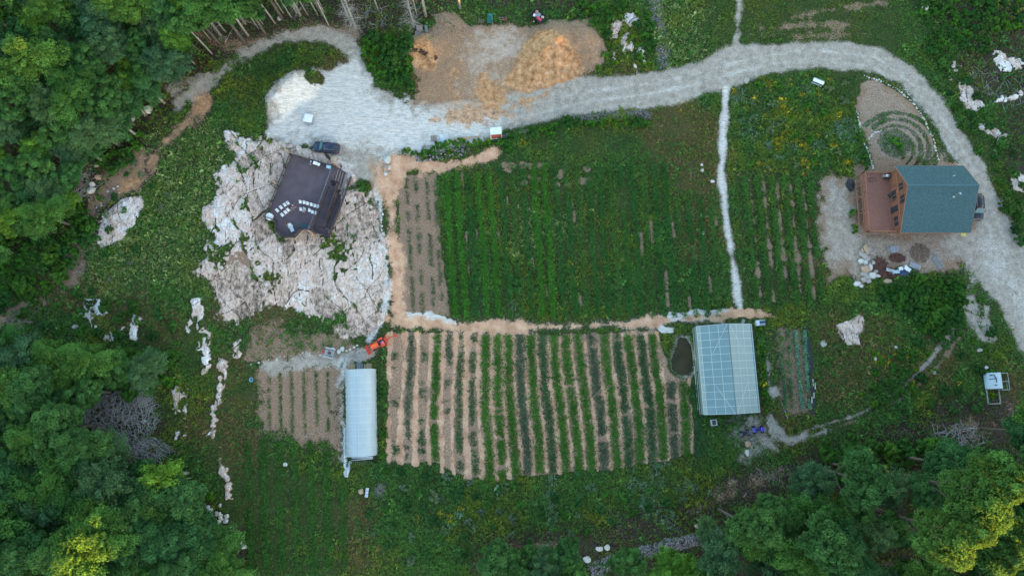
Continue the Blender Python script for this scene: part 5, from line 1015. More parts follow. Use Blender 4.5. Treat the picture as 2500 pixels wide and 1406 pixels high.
# hot tub cover like bench by the door, house deck
dp_ = [P(x, y, DZ) for x, y in ((2104.5, 424), (2180, 423), (2200, 566), (2118, 567))]; dxl = dp_[0].x-cx_; dyt = dp_[0].y-cy_; dyb = (dp_[3].y-cy_); dxl2 = dp_[3].x-cx_
m_ = MB(); m_.prism([(dxl, dyt), (dxl2-.2, dyb), (wx0-.005, dyb), (wx0-.005, dyt)], DZ-.2, DZ); hdeck = m_.build('deck', CEDD, house)
def hr(pts, **k): return rail(pts, 'railing', hdeck, DZ, 1.05, CEDT, .16, **k)
hr([(wx0, dyt, 0), (dxl, dyt, 0), (dxl2-.2, dyb, 0), (wx0, dyb, 0)])
m_ = MB()
for k in range(6):
    f_ = k/5; x = dxl+(dxl2-.2-dxl)*f_; y = dyt+(dyb-dyt)*f_; m_.bar((x-.05, y, 0), (x-.05, y, DZ), .16)
for k in range(3): m_.bar((dxl-1.0, dyt-1.2-2.9*k, .05), (dxl+.25*k*.3-.05, dyt-1.2-2.9*k, DZ-.1), .09)
m_.bar((dxl-.1, dyt-.3, DZ-.35), (dxl2-.3, dyb+.3, DZ-.35), .08, .2); m_.build('deck_post', CEDT, hdeck)
m_ = MB()
for k in range(22): f_ = (k+.5)/22; x = dxl-.95+(dxl2-dxl)*f_; y = dyt-1.0+(dyb-dyt+1.6)*f_; m_.bar((x, y, 0), (x, y, .95), .05)
m_.bar((dxl-.95, dyt-.9, .95), (dxl2-.95, dyb+.6, .95), .1, .06); tag(m_.build('picket_fence', CEDT), "low cedar picket fence just outside the house deck", 'fence').location = (cx_, cy_, 0)
def on_deck(px, py): q = P(px, py, DZ+.001); return q
t = thing('grill', on_deck(2161, 434), 0, "grey barbecue grill against the upper railing of the house deck", 'grill'); m_ = MB(); m_.box((0, 0, .45), (.9, .5, .8)); m_.build('cabinet', BLACKP, t, bevel=.02); m_ = MB(); m_.tube([(-.42, 0, .92), (.42, 0, .92)], .26, 14); m_.build('lid', METAL, t, True)
for s in (-1, 1): m_ = MB(); m_.box((s*.68, 0, .86), (.44, .48, .04)); m_.build('side_shelf', METAL, t)
bucket(on_deck(2173, 442), .17, .4, mat("blue_bottle", (.08, .16, .30), .4), "small blue gas bottle right of the grill", 'gas_bottle')
t = thing('string_of_leaves', on_deck(2121, 440), 0, "dark coiled hose lying on the upper end of the house deck", 'hose'); t.name = 'garden_hose'; m_ = MB(); m_.tube([(math.cos(a*.9)*(.25+.02*a)+.05*a, math.sin(a*.9)*(.3+.01*a), .03) for a in np.linspace(0, 18, 60)], .02, 5); m_.build('coil', RUST, t)
t = thing('dog', on_deck(2117, 470), 0, "", 'x'); D.objects.remove(t)
boxthing('planter_box', on_deck(2192, 527), (.9, .45, .4), R(25), CEDT, "cedar planter tucked between the deck and the lower window", 'planter')
t = thing('tilted_umbrella', on_deck(2180, 472), R(20), "closed dark parasol lying slanted outside the house door", 'parasol'); m_ = MB(); m_.tube([(-1.1, -.25, .35), (0, 0, .6), (1.2, .3, .95)], [.30, .22, .05], 10); m_.build('canopy', BLACKP, t, True); m_ = MB(); m_.tube([(-1.5, -.35, .05), (1.3, .33, 1.0)], .03, 6); m_.build('pole', METAL, t)
t = thing('trash_bin', G(2076, 452), 0, "black rubbish bag heap left of the house deck", 'rubbish bag'); m_ = MB(); g = random.Random(2)
b2 = bmesh.new(); bmesh.ops.create_icosphere(b2, subdivisions=3, radius=.8)
for vt in b2.verts: vt.co *= 1+.25*math.sin(vt.co.x*7+vt.co.y*5)*math.cos(vt.co.z*6); vt.co.z = max(-.1, vt.co.z*.6); vt.co.y *= 1.4
me = D.meshes.new('bag'); b2.to_mesh(me); b2.free(); me.materials.append(BLACKP); D.objects.remove(t); o = link(D.objects.new('rubbish_bag', me)); o.location = G(2076, 452); tag(o, "black rubbish bag heap in the weeds outside the house deck", 'rubbish bag')
# ---- greenhouses ---------------------------------------------------------------
def film(name, c, c2, tr=.22):
    m = D.materials.new(name); m.use_nodes = True; n = m.node_tree.nodes; l = m.node_tree.links; b_ = n['Principled BSDF']; b_.inputs['Roughness'].default_value = .28; b_.inputs['Specular IOR Level'].default_value = .6
    tc = n.new('ShaderNodeTexCoord'); ns = n.new('ShaderNodeTexNoise'); ns.inputs['Scale'].default_value = .6; ns.inputs['Detail'].default_value = 5; l.new(tc.outputs['Object'], ns.inputs['Vector']); r = n.new('ShaderNodeValToRGB'); r.color_ramp.elements[0].position = .35; r.color_ramp.elements[1].position = .65; r.color_ramp.elements[0].color = (*c, 1); r.color_ramp.elements[1].color = (*c2, 1); l.new(ns.outputs['Fac'], r.inputs[0]); l.new(r.outputs[0], b_.inputs['Base Color'])
    tp2 = n.new('ShaderNodeBsdfTransparent'); ms = n.new('ShaderNodeMixShader'); ms.inputs[0].default_value = tr; o = n['Material Output']; l.new(b_.outputs[0], ms.inputs[1]); l.new(tp2.outputs[0], ms.inputs[2]); l.new(ms.outputs[0], o.inputs[0]); return m
FILMW = film("white_greenhouse_film", (.50, .57, .58), (.44, .52, .54), .12); FILMB = film("clear_greenhouse_panel", (.24, .36, .37), (.20, .32, .34), .25); FILMG = film("greenish_greenhouse_panel", (.34, .41, .37), (.30, .38, .35), .18)
FRW = mat("pale_frame_bar", (.62, .70, .68), .4, (.55, .63, .62), 3)
def tunnel():
    a = P(843, 902, 1.0); b_ = P(916, 902, 1.0); c = P(845, 1112, 1.0); d = P(919, 1112, 1.0); cx = (a.x+b_.x+c.x+d.x)/4; cy = (a.y+c.y)/2; W2 = ((b_.x-a.x)+(d.x-c.x))/4; L2 = (a.y-c.y)/2; rz = math.atan2(-(c.x-a.x), (a.y-c.y))*-1
    t = thing('tunnel_greenhouse', (cx, cy, 0), -math.atan2(c.x-a.x, a.y-c.y)*-1, "long narrow white plastic tunnel greenhouse left of the striped field", 'greenhouse'); prof = [(-W2, 0), (-W2, .9), (-W2*.94, 1.5), (-W2*.74, 2.2), (-W2*.4, 2.75), (0, 2.95), (W2*.4, 2.75), (W2*.74, 2.2), (W2*.94, 1.5), (W2, .9), (W2, 0)]
    V = []; F = []; n = len(prof); ny = 48; g = random.Random(1)
    for i in range(ny+1):
        y = -L2+2*L2*i/ny
        for k, (x, z) in enumerate(prof): w_ = .05*math.sin(i*1.9+k*1.1)*(abs(x) > W2*.7)+.03*math.sin(i*.7+k*2.3)*(x > 0); V.append((x*(1+w_*.4), y, z+w_*.5*(z > .5)))
    for i in range(ny):
        for k in range(n-1): a_ = i*n+k; F.append((a_, a_+1, a_+n+1, a_+n))
    m_ = MB(); m_.add(V, F); m_.build('cover', FILMW, t, True)
    m_ = MB(); m_.add([(x, L2-.02, z) for x, z in prof], [tuple(range(n))]); m_.build('end_wall', FILMW, t)
    m_ = MB(); m_.add([(x, -L2+.02, z) for x, z in prof], [tuple(range(n))]); m_.build('end_wall', FILMB, t)
    m_ = MB()
    for i in range(14):
        y = -L2+2*L2*i/13
        for k in range(2, n-3): m_.bar((prof[k][0]*1.01, y, prof[k][1]+.03), (prof[k+1][0]*1.01, y, prof[k+1][1]+.03), .05, .03)
    for x, z in ((0, 2.99), (W2*.42, 2.77)): m_.bar((x, -L2, z), (x, L2, z), .05, .03)
    m_.build('hoop', FRW, t)
    m_ = MB(); m_.tube([(-W2*.7, -L2-.35, .25), (W2*.7, -L2-.35, .3)], .14, 8); m_.tube([(-W2*.75, -L2-.75, .12), (W2*.7, -L2-.6, .2)], .10, 8); m_.build('rolled_film', mat("silver_film", (.55, .62, .66), .2, (.40, .46, .50), 6, .3), t, True)
    m_ = MB(); pts = [(-W2-.15-.35*abs(math.sin(k*1.7)), -L2*.35-k*.62, .08) for k in range(14)]+[(-W2*.8, -L2-.9, .08)]
    for k in range(len(pts)-1): m_.tube([pts[k], pts[k+1]], .28, 7)
    m_.build('sagging_skirt', FILMW, t, True)
    m_ = MB()
    for s in (0, 1): m_.bar((-W2*.45, -L2-1.1-s*.45, .12), (W2*.75, -L2-1.0-s*.45, .12), .05)
    for k in range(10): x = -W2*.45+W2*1.2*k/9; m_.bar((x, -L2-1.08, .12), (x, -L2-1.5, .12), .05)
    tag(m_.build('wooden_ladder', mat("grey_green_wood", (.20, .26, .24), .8)), "grey ladder lying in the weeds at the lower end of the long tunnel", 'ladder').location = (cx, cy, 0)
tunnel()
def gabled():
    a = P(1700, 796, 2.4); b_ = P(1838, 790, 2.4); c = P(1722, 1012, 2.4); d = P(1856, 1006, 2.4); cen = (a+b_+c+d)/4; xv = ((b_-a)+(d-c))/2; yv = ((a-c)+(b_-d))/2; rz = math.atan2(xv.y, xv.x)*.4+math.atan2(-yv.x, yv.y)*.6; W2 = xv.length/2; L2 = yv.length/2
    t = thing('gabled_greenhouse', (cen.x, cen.y, 0), rz, "large gabled greenhouse with blue grey panels and white bars beside the pond", 'greenhouse'); ez = 2.3; rz_ = 4.3
    SS = ((-W2, ez-.35), (-W2*.90, ez), (0, rz_), (W2*.90, ez), (W2, ez-.35))
    def slope(k, nm, m): m_ = MB(); (x0, z0), (x1, z1) = SS[k], SS[k+1]; m_.add([(x0, -L2, z0), (x1, -L2, z1), (x1, L2, z1), (x0, L2, z0)], [(0, 1, 2, 3)]); m_.build(nm, m, t)
    slope(0, 'eave_panel', FILMG); slope(1, 'roof_panel', FILMB); slope(2, 'roof_panel', FILMG); slope(3, 'eave_panel', FILMB)  # panel tints differ: left slope bluer, right slope paler green
    for s in (-1, 1):
        m_ = MB(); m_.add([(s*W2, -L2, 0), (s*W2, L2, 0), (s*W2, L2, ez-.35), (s*W2, -L2, ez-.35)], [(0, 1, 2, 3)]); m_.build('side_wall', FILMG, t)
        m_ = MB(); m_.add([(-W2, s*(L2-.02), 0), (W2, s*(L2-.02), 0)]+[(x, s*(L2-.02), z) for x, z in reversed(SS)], [tuple(range(7))]); m_.build('end_wall', FILMB, t)
    m_ = MB(); up = .03
    for i in range(13):
        y = -L2+2*L2*i/12
        for k in range(4): m_.bar((SS[k][0], y, SS[k][1]+up), (SS[k+1][0], y, SS[k+1][1]+up), .055, .03)
    for f in (0, .36, .68, 1.0):
        for s in (-1, 1): x = s*W2*.90*f; z = rz_+(ez-rz_)*f; m_.bar((x, -L2, z+up), (x, L2, z+up), .055, .03)
    for s in (-1, 1):
        for sy in (-1, 1): m_.bar((s*.15, sy*L2, rz_+up), (s*W2*.90*.62, sy*L2*.36, rz_+(ez-rz_)*.62+up), .05, .03)
    for s in (-1, 1): m_.bar((s*W2, -L2, ez-.33), (s*W2, L2, ez-.33), .07, .05)
    m_.build('frame_bars', FRW, t)
    m_ = MB(); m_.bar((-W2-.45, -L2*.9, .2), (-W2-.45, L2*.1, .2), .07); m_.bar((-W2-.25, -L2, .5), (-W2-.25, L2*.98, .5), .05); m_.build('roll_up_bar', FRW, t)
gabled()
# ---- pond ------------------------------------------------------------------------
WAT = mat("pond_water", (.040, .034, .016), .35, (.055, .046, .022), .6, spec=.15); m_ = MB(); m_.prism([(x, y) for x, y in (POND*1.0)], -.42, -.38); cxy = POND.mean(0)
m_ = MB(); m_.prism([(float(cxy[0]+(x-cxy[0])*1.15), float(cxy[1]+(y-cxy[1])*1.12)) for x, y in POND], -.50, -.34); tag(m_.build('water', WAT), kind='structure')
t = thing('pond_branches', G(1676, 860), R(20), "bare pale branches sticking out of the pond", 'branches'); m_ = MB(); g = random.Random(9)
for k in range(26): a = g.uniform(-.9, .9); L = g.uniform(.5, 1.6); m_.tube([(g.uniform(-.5, .5), g.uniform(-1, .5), -.1), (math.sin(a)*L, math.cos(a)*L, .35)], [.03, .01], 4)
m_.build('twigs', GREYB, t)
# ---- tractor with loader and backhoe ----------------------------------------------
def tractor(loc, rz):
    t = thing('backhoe_tractor', loc, rz, "orange red tractor with front loader and rear digging arm on the rock edge", 'tractor')
    m_ = MB(); m_.box((1.05, 0, .95), (1.35, .68, .5)); m_.build('hood', mat("bright_orange", (.95, .16, .05), .35), t, bevel=.06)
    m_ = MB(); m_.box((.3, 0, .55), (2.6, .45, .3)); m_.build('chassis', DKMET, t, bevel=.03)
    for s in (-1, 1):
        for xx, rr_, ww in ((1.35, .32, .22), (-.35, .48, .34)): m_ = MB(); m_.tube([(xx, s*(.62-ww/2), rr_), (xx, s*(.62+ww/2), rr_)], rr_, 18); wv = m_.build('wheel', RUBBER, t); m_ = MB(); m_.tube([(xx, s*(.62+ww/2-.02), rr_), (xx, s*(.63+ww/2), rr_)], rr_*.55, 12); m_.build('rim', ORANGE, wv)
        m_ = MB(); m_.box((-.35, s*.60, 1.02), (.85, .36, .08)); m_.build('fender', ORANGE, t, bevel=.03)
        m_ = MB(); m_.bar((.1, s*.50, 1.15), (1.5, s*.50, .95), .10, .14); m_.bar((1.5, s*.50, .95), (2.25, s*.50, .35), .10, .14); m_.build('loader_arm', ORANGE, t)
    m_ = MB(); m_.loft([[(2.25, -.78, .1), (2.25, -.78, .6), (2.30, -.78, .62), (2.75, -.78, .1)], [(2.25, .78, .1), (2.25, .78, .6), (2.30, .78, .62), (2.75, .78, .1)]]); m_.build('loader_bucket', mat("orange_red", (.85, .06, .04), .4), t)
    m_ = MB(); m_.box((-.15, 0, .92), (.5, .5, .12)); m_.box((-.42, 0, 1.2), (.1, .48, .5)); m_.build('seat', BLACKP, t, bevel=.03)
    m_ = MB(); m_.tube([(.28+.0*math.cos(a), .17*math.cos(a), 1.25+.17*math.sin(a)) for a in np.linspace(0, 6.28, 12)], .018, 5); m_.build('steering_wheel', BLACKP, t)
    m_ = MB()
    for s in (-1, 1): m_.bar((-.6, s*.45, .9), (-.65, s*.45, 2.1), .06)
    m_.bar((-.65, -.45, 2.1), (-.65, .45, 2.1), .06); m_.build('roll_bar', METAL, t)
    m_ = MB(); m_.box((-.5, .32, 1.75), (.6, .55, .05)); m_.build('canopy', mat("pink_red_paint", (.80, .10, .16), .4), t, bevel=.02)
    m_ = MB(); m_.box((-1.05, 0, .65), (.35, .8, .6)); m_.bar((-1.2, 0, .8), (-2.0, .05, 1.5), .18, .2); m_.bar((-2.0, .05, 1.5), (-2.8, .1, .9), .14, .16); m_.build('backhoe_boom', mat("red_orange", (.72, .07, .03), .4), t, bevel=.02)
    m_ = MB(); m_.box((-2.9, .1, .6), (.35, .4, .5)); m_.build('digging_bucket', D.materials["red_orange"], t, bevel=.04)
    for s in (-1, 1): m_ = MB(); m_.bar((-1.1, s*.35, .7), (-1.35, s*.95, .1), .1); m_.build('stabiliser', D.materials["red_orange"], t)
tractor(G(930, 838), R(180+28))
# ---- small farm things ---------------------------------------------------------------
def tank(loc, rz):
    t = thing('water_tank', loc, rz, "grey square water tank with white lid on the pale gravel yard", 'tank'); m_ = MB(); m_.box((0, 0, .62), (1.55, 1.5, 1.1)); m_.build('body', mat("grey_blue_plastic", (.26, .31, .36), .5, (.22, .27, .32), 3), t, bevel=.12)
    m_ = MB(); m_.box((0, 0, 1.22), (1.60, 1.55, .16)); m_.build('lid', WHITE, t, bevel=.1); m_ = MB(); m_.box((0, 0, .06), (1.5, 1.4, .12)); m_.build('pallet_base', GREYW, t); m_ = MB(); m_.tube([(0, -.8, .2), (0, -.95, .2)], .06, 8); m_.build('tap', DKMET, t)
tank(G(757, 295), R(-12))
def pallet(p, L, Wd, rz, m, label, n=6, group=None, cat='pallet', tilt=0):
    t = thing('wooden_pallet', p, rz, label, cat, group)
    for k in range(n): m_ = MB(); m_.box((0, -Wd/2+Wd*(k+.5)/n, .13), (L, Wd/n*.62, .022)); m_.build('slat', m, t)
    for s in (-1, 0, 1): m_ = MB(); m_.box((s*(L/2-.05), 0, .06), (.09, Wd, .10)); m_.build('stringer', m, t)
    if tilt: t.rotation_euler.x = tilt
    return t
pallet(G(858, 896), 1.15, 1.0, R(2), LUM, "tan pallet at the left of the tunnel's upper entrance"); pallet(G(898, 894), 1.25, 1.0, R(-2), LUM, "tan pallet at the right of the tunnel's upper entrance")
pallet(G(1059, 339), 1.05, 1.2, R(3), OLDW, "old wooden pallet left of the white sheets at the yard edge"); pallet(G(2183, 608), 1.25, 1.15, R(2), METAL, "pale grey pallet lying in the scrap area below the deck"); pallet(G(2170, 608), .9, .9, R(90), GREYW, "grey slatted pallet just left of the pale one in the scrap area")
pallet(G(2289, 641), 1.0, 2.3, R(33), GREYW, "long slatted metal grating leaning at the right of the scrap area", 6, cat='grating'); pallet(G(2233, 650), 1.9, .9, R(-25), METAL, "tangled pale grating beside the white sheets in the scrap area", 7, cat='grating')
pallet(G(2225, 662), .8, .9, R(10), GREYW, "small grey pallet above the thicket beside the scrap sheets"); pallet(G(1023, 88), 1.2, .8, 0, GREYW, "grey pallet leaning on the wooden box by the dead tree")
pallet(G(1175, 53), 1.1, .7, 0, mat("olive_wood", (.16, .15, .11), .9), "mossy brown pallet left of the green garden cart")
boxthing('wooden_crate', G(1026, 77), (1.1, 1.0, .8), R(2), mat("grey_brown_board", (.24, .19, .18), .9), "square grey brown wooden box behind the tan soil pile", 'crate'); boxthing('feed_bin', G(1042, 78), (.5, 1.3, .6), R(4), mat("green_grey_board", (.16, .22, .19), .9), "narrow green grey bin beside the wooden box", 'bin')
def potted(px, py, k, label): 
    q = G(px, py); t = thing('potted_plant', q, 0, label, 'potted plant'); m_ = MB(); m_.tube([(0, 0, 0), (0, 0, .35)], [.15, .2], 12); m_.build('pot', BLACKP, t); c = link(D.objects.new('foliage', BUSH[k][0]), t); c.scale = (.38,)*3; c.location = (0, 0, .3)
potted(868, 885, 2, "yellow green potted plant left of the tunnel entrance"); potted(889, 885, 0, "green potted plant right of the tunnel entrance")
m_ = MB(); m_.box((0, 0, .03), (1.1, 1.3, .06)); o = m_.build('entrance_mat', mat("grey_slab", (.20, .22, .25), .8)); o.location = G(879, 893); tag(o, "grey slab lying before the tunnel's upper entrance", 'slab')
t = thing('utility_cart', G(806, 862), R(-14), "flat grey utility cart with a red hitch beside the pale stones", 'cart'); m_ = MB(); m_.box((0, 0, .5), (1.7, .9, .06)); m_.build('bed', GREYW, t)
for s in (-1, 1): m_ = MB(); m_.box((0, s*.75, .55), (1.8, .28, .06)); m_.build('side_board', mat("light_grey_board", (.40, .42, .42), .8), t)
m_ = MB(); m_.box((.05, 0, .62), (.5, .4, .18)); m_.build('battery_box', DKMET, t); m_ = MB(); m_.box((-1.1, -.1, .45), (.35, .5, .3)); m_.build('hitch', RED, t, bevel=.03)
for s in (-1, 1): m_ = MB(); m_.tube([(.3, s*.66, .28), (.3, s*.5, .28)], .28, 14); m_.build('wheel', RUBBER, t)
for i, (px, py, r_) in enumerate(((872, 858, .42), (880, 866, .33))):
    m_ = MB(); m_.tube([(math.cos(a)*r_, math.sin(a)*r_, .05) for a in np.linspace(0, 6.28, 24)], .03, 6); o = m_.build('metal_hoop', METAL); o.location = G(px, py); tag(o, ("larger", "smaller")[i]+" metal hoop lying on brown soil before the tractor", 'hoop')
t = thing('kiosk', G(1211, 326.5), R(5), "small shed with white roof slope and rusty red front at the yard edge", 'shed'); m_ = MB(); m_.box((0, 0, .5), (1.95, 1.15, 1.0)); m_.build('wall', WPAINT, t); m_ = MB(); m_.box((0, .10, 1.10), (2.1, 1.35, .06), rx=R(-8)); m_.build('roof', mat("white_roof_sheet", (.80, .86, .86), .4), t)
m_ = MB(); m_.add([(-.92, -.60, .98), (.92, -.60, .98), (.92, -1.0, .12), (-.92, -1.0, .12)], [(0, 1, 2, 3)]); m_.build('front_panel', mat("rust_red_panel", (.36, .085, .045), .8, (.25, .06, .035), 4), t)
m_ = MB(); m_.bar((-.97, -.62, 1.0), (-.97, -1.05, .1), .08); m_.bar((.97, -.62, 1.0), (.97, -1.05, .1), .08); m_.bar((-1, -1.05, .1), (1, -1.05, .1), .08); m_.bar((0, -.85, .5), (0, -.98, .25), .04); m_.build('trim', WPAINT, t)
def sheet(px, py, dx, dy, rz, m, label, nm='plastic_sheet', cat='sheet', seed=0, z=.1):
    g = random.Random(seed); V = []; n = 7
    for i in range(n):
        for j in range(n): V.append(((i/(n-1)-.5)*dx+g.uniform(-.07, .07), (j/(n-1)-.5)*dy+g.uniform(-.07, .07), z+g.uniform(0, .28)*(0 < i < n-1)*(0 < j < n-1)))
    F = [(i*n+j, i*n+j+1, (i+1)*n+j+1, (i+1)*n+j) for i in range(n-1) for j in range(n-1)]; V += [(x, y, z_-.06) for x, y, z_ in V]; F += [tuple(k+n*n for k in reversed(f)) for f in F]
    m_ = MB(); m_.add(V, F); o = m_.build(nm, m); o.location = G(px, py); o.rotation_euler.z = rz; return tag(o, label, cat)
PALEBL = mat("pale_blue_sheet", (.48, .62, .70), .3, (.36, .50, .60), 3)
sheet(1079, 337, .6, 1.3, R(30), WHITE, "white crumpled sheet beside the pale slatted stack at the yard edge", seed=1); sheet(1080, 344, 1.1, .8, R(-25), PALEBL, "pale blue crumpled plastic at the hedge edge below the white sheet", seed=2)
pallet(G(1087, 334), 1.1, 1.0, R(5), WPAINT, "white painted slatted stack at the yard edge", 5)
for i, (a, b_) in enumerate((((1126, 337), (1172, 334)), ((1107, 341), (1145, 338)), ((1119, 343), (1141, 340)), ((1130, 339), (1160, 337)))):
    A = G(*a, .08+.06*i); B = G(*b_, .08+.06*i); m_ = MB(); m_.bar((0, 0, 0), B-A, .22, .05); o = m_.build('lumber_board', LUM); o.location = A; tag(o, ("longest tan board in the lumber left of the small white shed", "left tan board of the lumber by the hedge", "lowest tan board of the lumber by the hedge", "middle tan board of the lumber by the hedge")[i], 'board', 'boards stacked by the hedge')
boxthing('paper_box', G(1160, 343), (.4, .3, .2), .2, mat("pale_green_box", (.50, .60, .42), .6), "pale green box in the hedge right of the lumber", 'box')
# white cart in the wildflowers
t = thing('bee_box_stand', G(1995, 203), R(-24), "long white bench in the wildflower patch near the driveway", 'bench'); m_ = MB(); m_.box((0, 0, .62), (2.05, .66, .08)); m_.build('top', WHITE, t, bevel=.03)
for s in (-1, 1): m_ = MB(); m_.box((s*.1, s*.52, .38), (2.0, .28, .05)); m_.build('side_shelf', mat("grey_green_shelf", (.28, .34, .32), .7), t)
for sx in (-1, 1):
    for sy in (-1, 1): m_ = MB(); m_.bar((sx*.9, sy*.28, 0), (sx*.9, sy*.28, .6), .07); m_.build('leg', METAL, t)
t = thing('white_bench', G(897, 1201), R(84), "small pale bench below the tunnel beside the round stump", 'bench'); m_ = MB()
for k in range(3): m_.box((-.52+k*.52, 0, .42), (.48, .5, .05))
m_.build('seat', mat("pale_blue_grey", (.48, .54, .60), .6), t); m_ = MB(); m_.bar((-.75, .2, 0), (-.75, .2, .4), .05); m_.bar((.75, .2, 0), (.75, .2, .4), .05); m_.bar((-.75, -.2, 0), (-.75, -.2, .4), .05); m_.bar((.75, -.2, 0), (.75, -.2, .4), .05); m_.build('legs_frame', METAL, t)
t = thing('blue_barrel', G(615, 927), 0, "small blue open tub at the corner of the brown plot", 'tub'); m_ = MB(); m_.loft([[(math.cos(a)*r_*.8, math.sin(a)*r_, z) for a in np.linspace(0, 2*math.pi, 17)[:-1]] for r_, z in ((.30, 0), (.38, .35), (.40, .36), (.34, .34), (.28, .1))]); m_.build('shell', mat("tub_blue", (.10, .36, .48), .5), t, True); m_ = MB(); m_.tube([(.32*math.cos(a), .4*math.sin(a), .36) for a in np.linspace(0, 6.28, 18)], .025, 5); m_.build('rim', mat("tub_rim", (.25, .55, .66), .5), t)
# trailer
def trailer(loc, rz):
    t = thing('utility_trailer', loc, rz, "small open trailer piled with red and white junk behind the orange soil heap", 'trailer'); m_ = MB(); m_.box((0, 0, .55), (2.4, 1.7, .08)); m_.build('bed', DKMET, t)
    for s in (-1, 1): m_ = MB(); m_.box((0, s*.86, .8), (2.4, .05, .45)); m_.build('side', BLACKP, t); m_ = MB(); m_.tube([(0, s*.92, .32), (0, s*1.12, .32)], .32, 16); wv = m_.build('wheel', RUBBER, t); m_ = MB(); m_.tube([(0, s*1.11, .32), (0, s*1.13, .32)], .18, 12); m_.build('rim', WHITE, wv)
    m_ = MB(); m_.box((-1.2, 0, .9), (.06, 1.7, .7)); m_.build('tailgate', DKMET, t); m_ = MB(); m_.bar((1.2, .4, .5), (2.2, 0, .45), .08); m_.bar((1.2, -.4, .5), (2.2, 0, .45), .08); m_.build('tow_bar', DKMET, t)
    return t
tr0 = trailer(G(1313, 45), R(-42)); tl = tr0.location
for i, (x, y, dx, dy, dz, m, lb, nm) in enumerate(((.55, -.35, .9, .5, .35, mat("junk_red", (.62, .08, .11), .6), "red box on the junk trailer", 'red_crate'), (-.1, .15, .8, .9, .25, mat("junk_grey", (.28, .33, .34), .7), "grey green panel box on the junk trailer", 'grey_crate'), (-.65, .4, .5, .5, .45, mat("junk_tan", (.36, .25, .17), .8), "brown carton at the back of the junk trailer", 'carton'), (-.6, -.35, .4, .5, .3, WHITE, "white bag of junk on the trailer", 'white_crate'), (.8, .4, .5, .35, .3, mat("junk_pink", (.55, .45, .44), .7), "pinkish carton on the trailer front", 'small_carton'))):
    M = Matrix.Rotation(R(-42), 3, 'Z') @ Vector((x, y, 0)); boxthing(nm, (tl.x+M.x, tl.y+M.y, tl.z+.60), (dx, dy, dz), R(-42+i*9), m, lb, 'box')
t = thing('garden_cart', G(1197, 50), 0, "dark green garden cart at the top edge of the soil yard", 'cart'); GRN = mat("dark_green_plastic", (.02, .14, .12), .5, (.03, .18, .16), 4); m_ = MB(); m_.loft([[(-.35, -.75, .35), (.35, -.75, .35), (.35, .75, .35), (-.35, .75, .35)], [(-.5, -.95, .75), (.5, -.95, .75), (.5, .95, .75), (-.5, .95, .75)], [(-.42, -.87, .74), (.42, -.87, .74), (.42, .87, .74), (-.42, .87, .74)], [(-.3, -.7, .42), (.3, -.7, .42), (.3, .7, .42), (-.3, .7, .42)]]); m_.build('tub', GRN, t); m_ = MB(); m_.tube([(-.2, .6, .8), (.1, .5, .95), (.35, 0, .95), (.3, -.5, .85)], .04, 6); m_.build('handle', mat("pale_teal", (.2, .4, .38), .5), t)
for s in (-1, 1): m_ = MB(); m_.tube([(s*.4, -.4, .22), (s*.5, -.4, .22)], .22, 12); m_.build('wheel', RUBBER, t)
t = thing('lawn_mower', G(1232, 48), R(20), "small reddish mower in the weeds between the green cart and the trailer", 'mower'); m_ = MB(); m_.box((0, 0, .28), (.8, .65, .22)); m_.build('deck', mat("faded_red", (.30, .09, .07), .7), t, bevel=.05); m_ = MB(); m_.cyl((0, 0, .4), .2, .25, 12); m_.build('engine', DKMET, t); m_ = MB(); m_.bar((-.3, .25, .4), (-1.0, .22, .95), .035); m_.bar((-.3, -.25, .4), (-1.0, -.22, .95), .035); m_.bar((-1, .22, .95), (-1, -.22, .95), .035); m_.build('handle', METAL, t)
for sx in (-1, 1):
    for sy in (-1, 1): m_ = MB(); m_.tube([(sx*.35, sy*.32, .13), (sx*.35, sy*.40, .13)], .13, 10); m_.build('wheel', RUBBER, t)
# ATVs
def atv(loc, rz, m, label, s=1):
    t = thing('quad_bike', loc, rz, label, 'quad bike', 'quad bikes below the gabled greenhouse'); m_ = MB(); m_.loft([[(x, -w_, z-.12), (x, w_, z-.12), (x, w_*.8, z+.08), (x, -w_*.8, z+.08)] for x, w_, z in ((1.0, .25, .75), (.6, .42, .85), (.2, .25, .85), (-.3, .25, .82), (-.6, .45, .8), (-1.0, .38, .72))]); m_.build('body', m, t, bevel=.02)
    m_ = MB(); m_.box((-.15, 0, .95), (.75, .34, .12)); m_.build('seat', BLACKP, t, bevel=.04); m_ = MB(); m_.bar((.35, -.4, 1.08), (.35, .4, 1.08), .04); m_.bar((.5, 0, .8), (.35, 0, 1.08), .06); m_.build('handlebar', METAL, t)
    for xx in (.95, -.95):
        m_ = MB()
        for k in range(4): m_.bar((xx-.22+k*.14, -.35, .98), (xx-.22+k*.14, .35, .98), .03)
        m_.build('rack', METAL, t)
    for sx in (-1, 1):
        for sy in (-1, 1): m_ = MB(); m_.tube([(sx*.68, sy*.38, .29), (sx*.68, sy*.62, .29)], .29, 14); m_.build('wheel', RUBBER, t)
    t.scale = (s, s, s); return t
atv(G(1849, 1048), R(5), mat("violet_blue_paint", (.05, .03, .45), .35, (.06, .04, .55), 2), "larger violet blue quad bike right of the greenhouse's lower end"); atv(G(1817, 1057), R(14), mat("dull_navy_paint", (.02, .03, .09), .4), "smaller dark navy quad bike just below the gabled greenhouse", .82)
t = thing('vent_fan_box', G(1741, 1031), R(4), "small white framed box with dark middle below the greenhouse", 'box'); m_ = MB()
for s in (-1, 1): m_.box((s*.42, 0, .3), (.16, 1.0, .6)); m_.box((0, s*.45, .3), (.7, .12, .6))
m_.build('frame', mat("dull_white", (.50, .55, .54), .6), t); m_ = MB(); m_.box((0, 0, .3), (.66, .76, .4)); m_.build('core', DKMET, t)
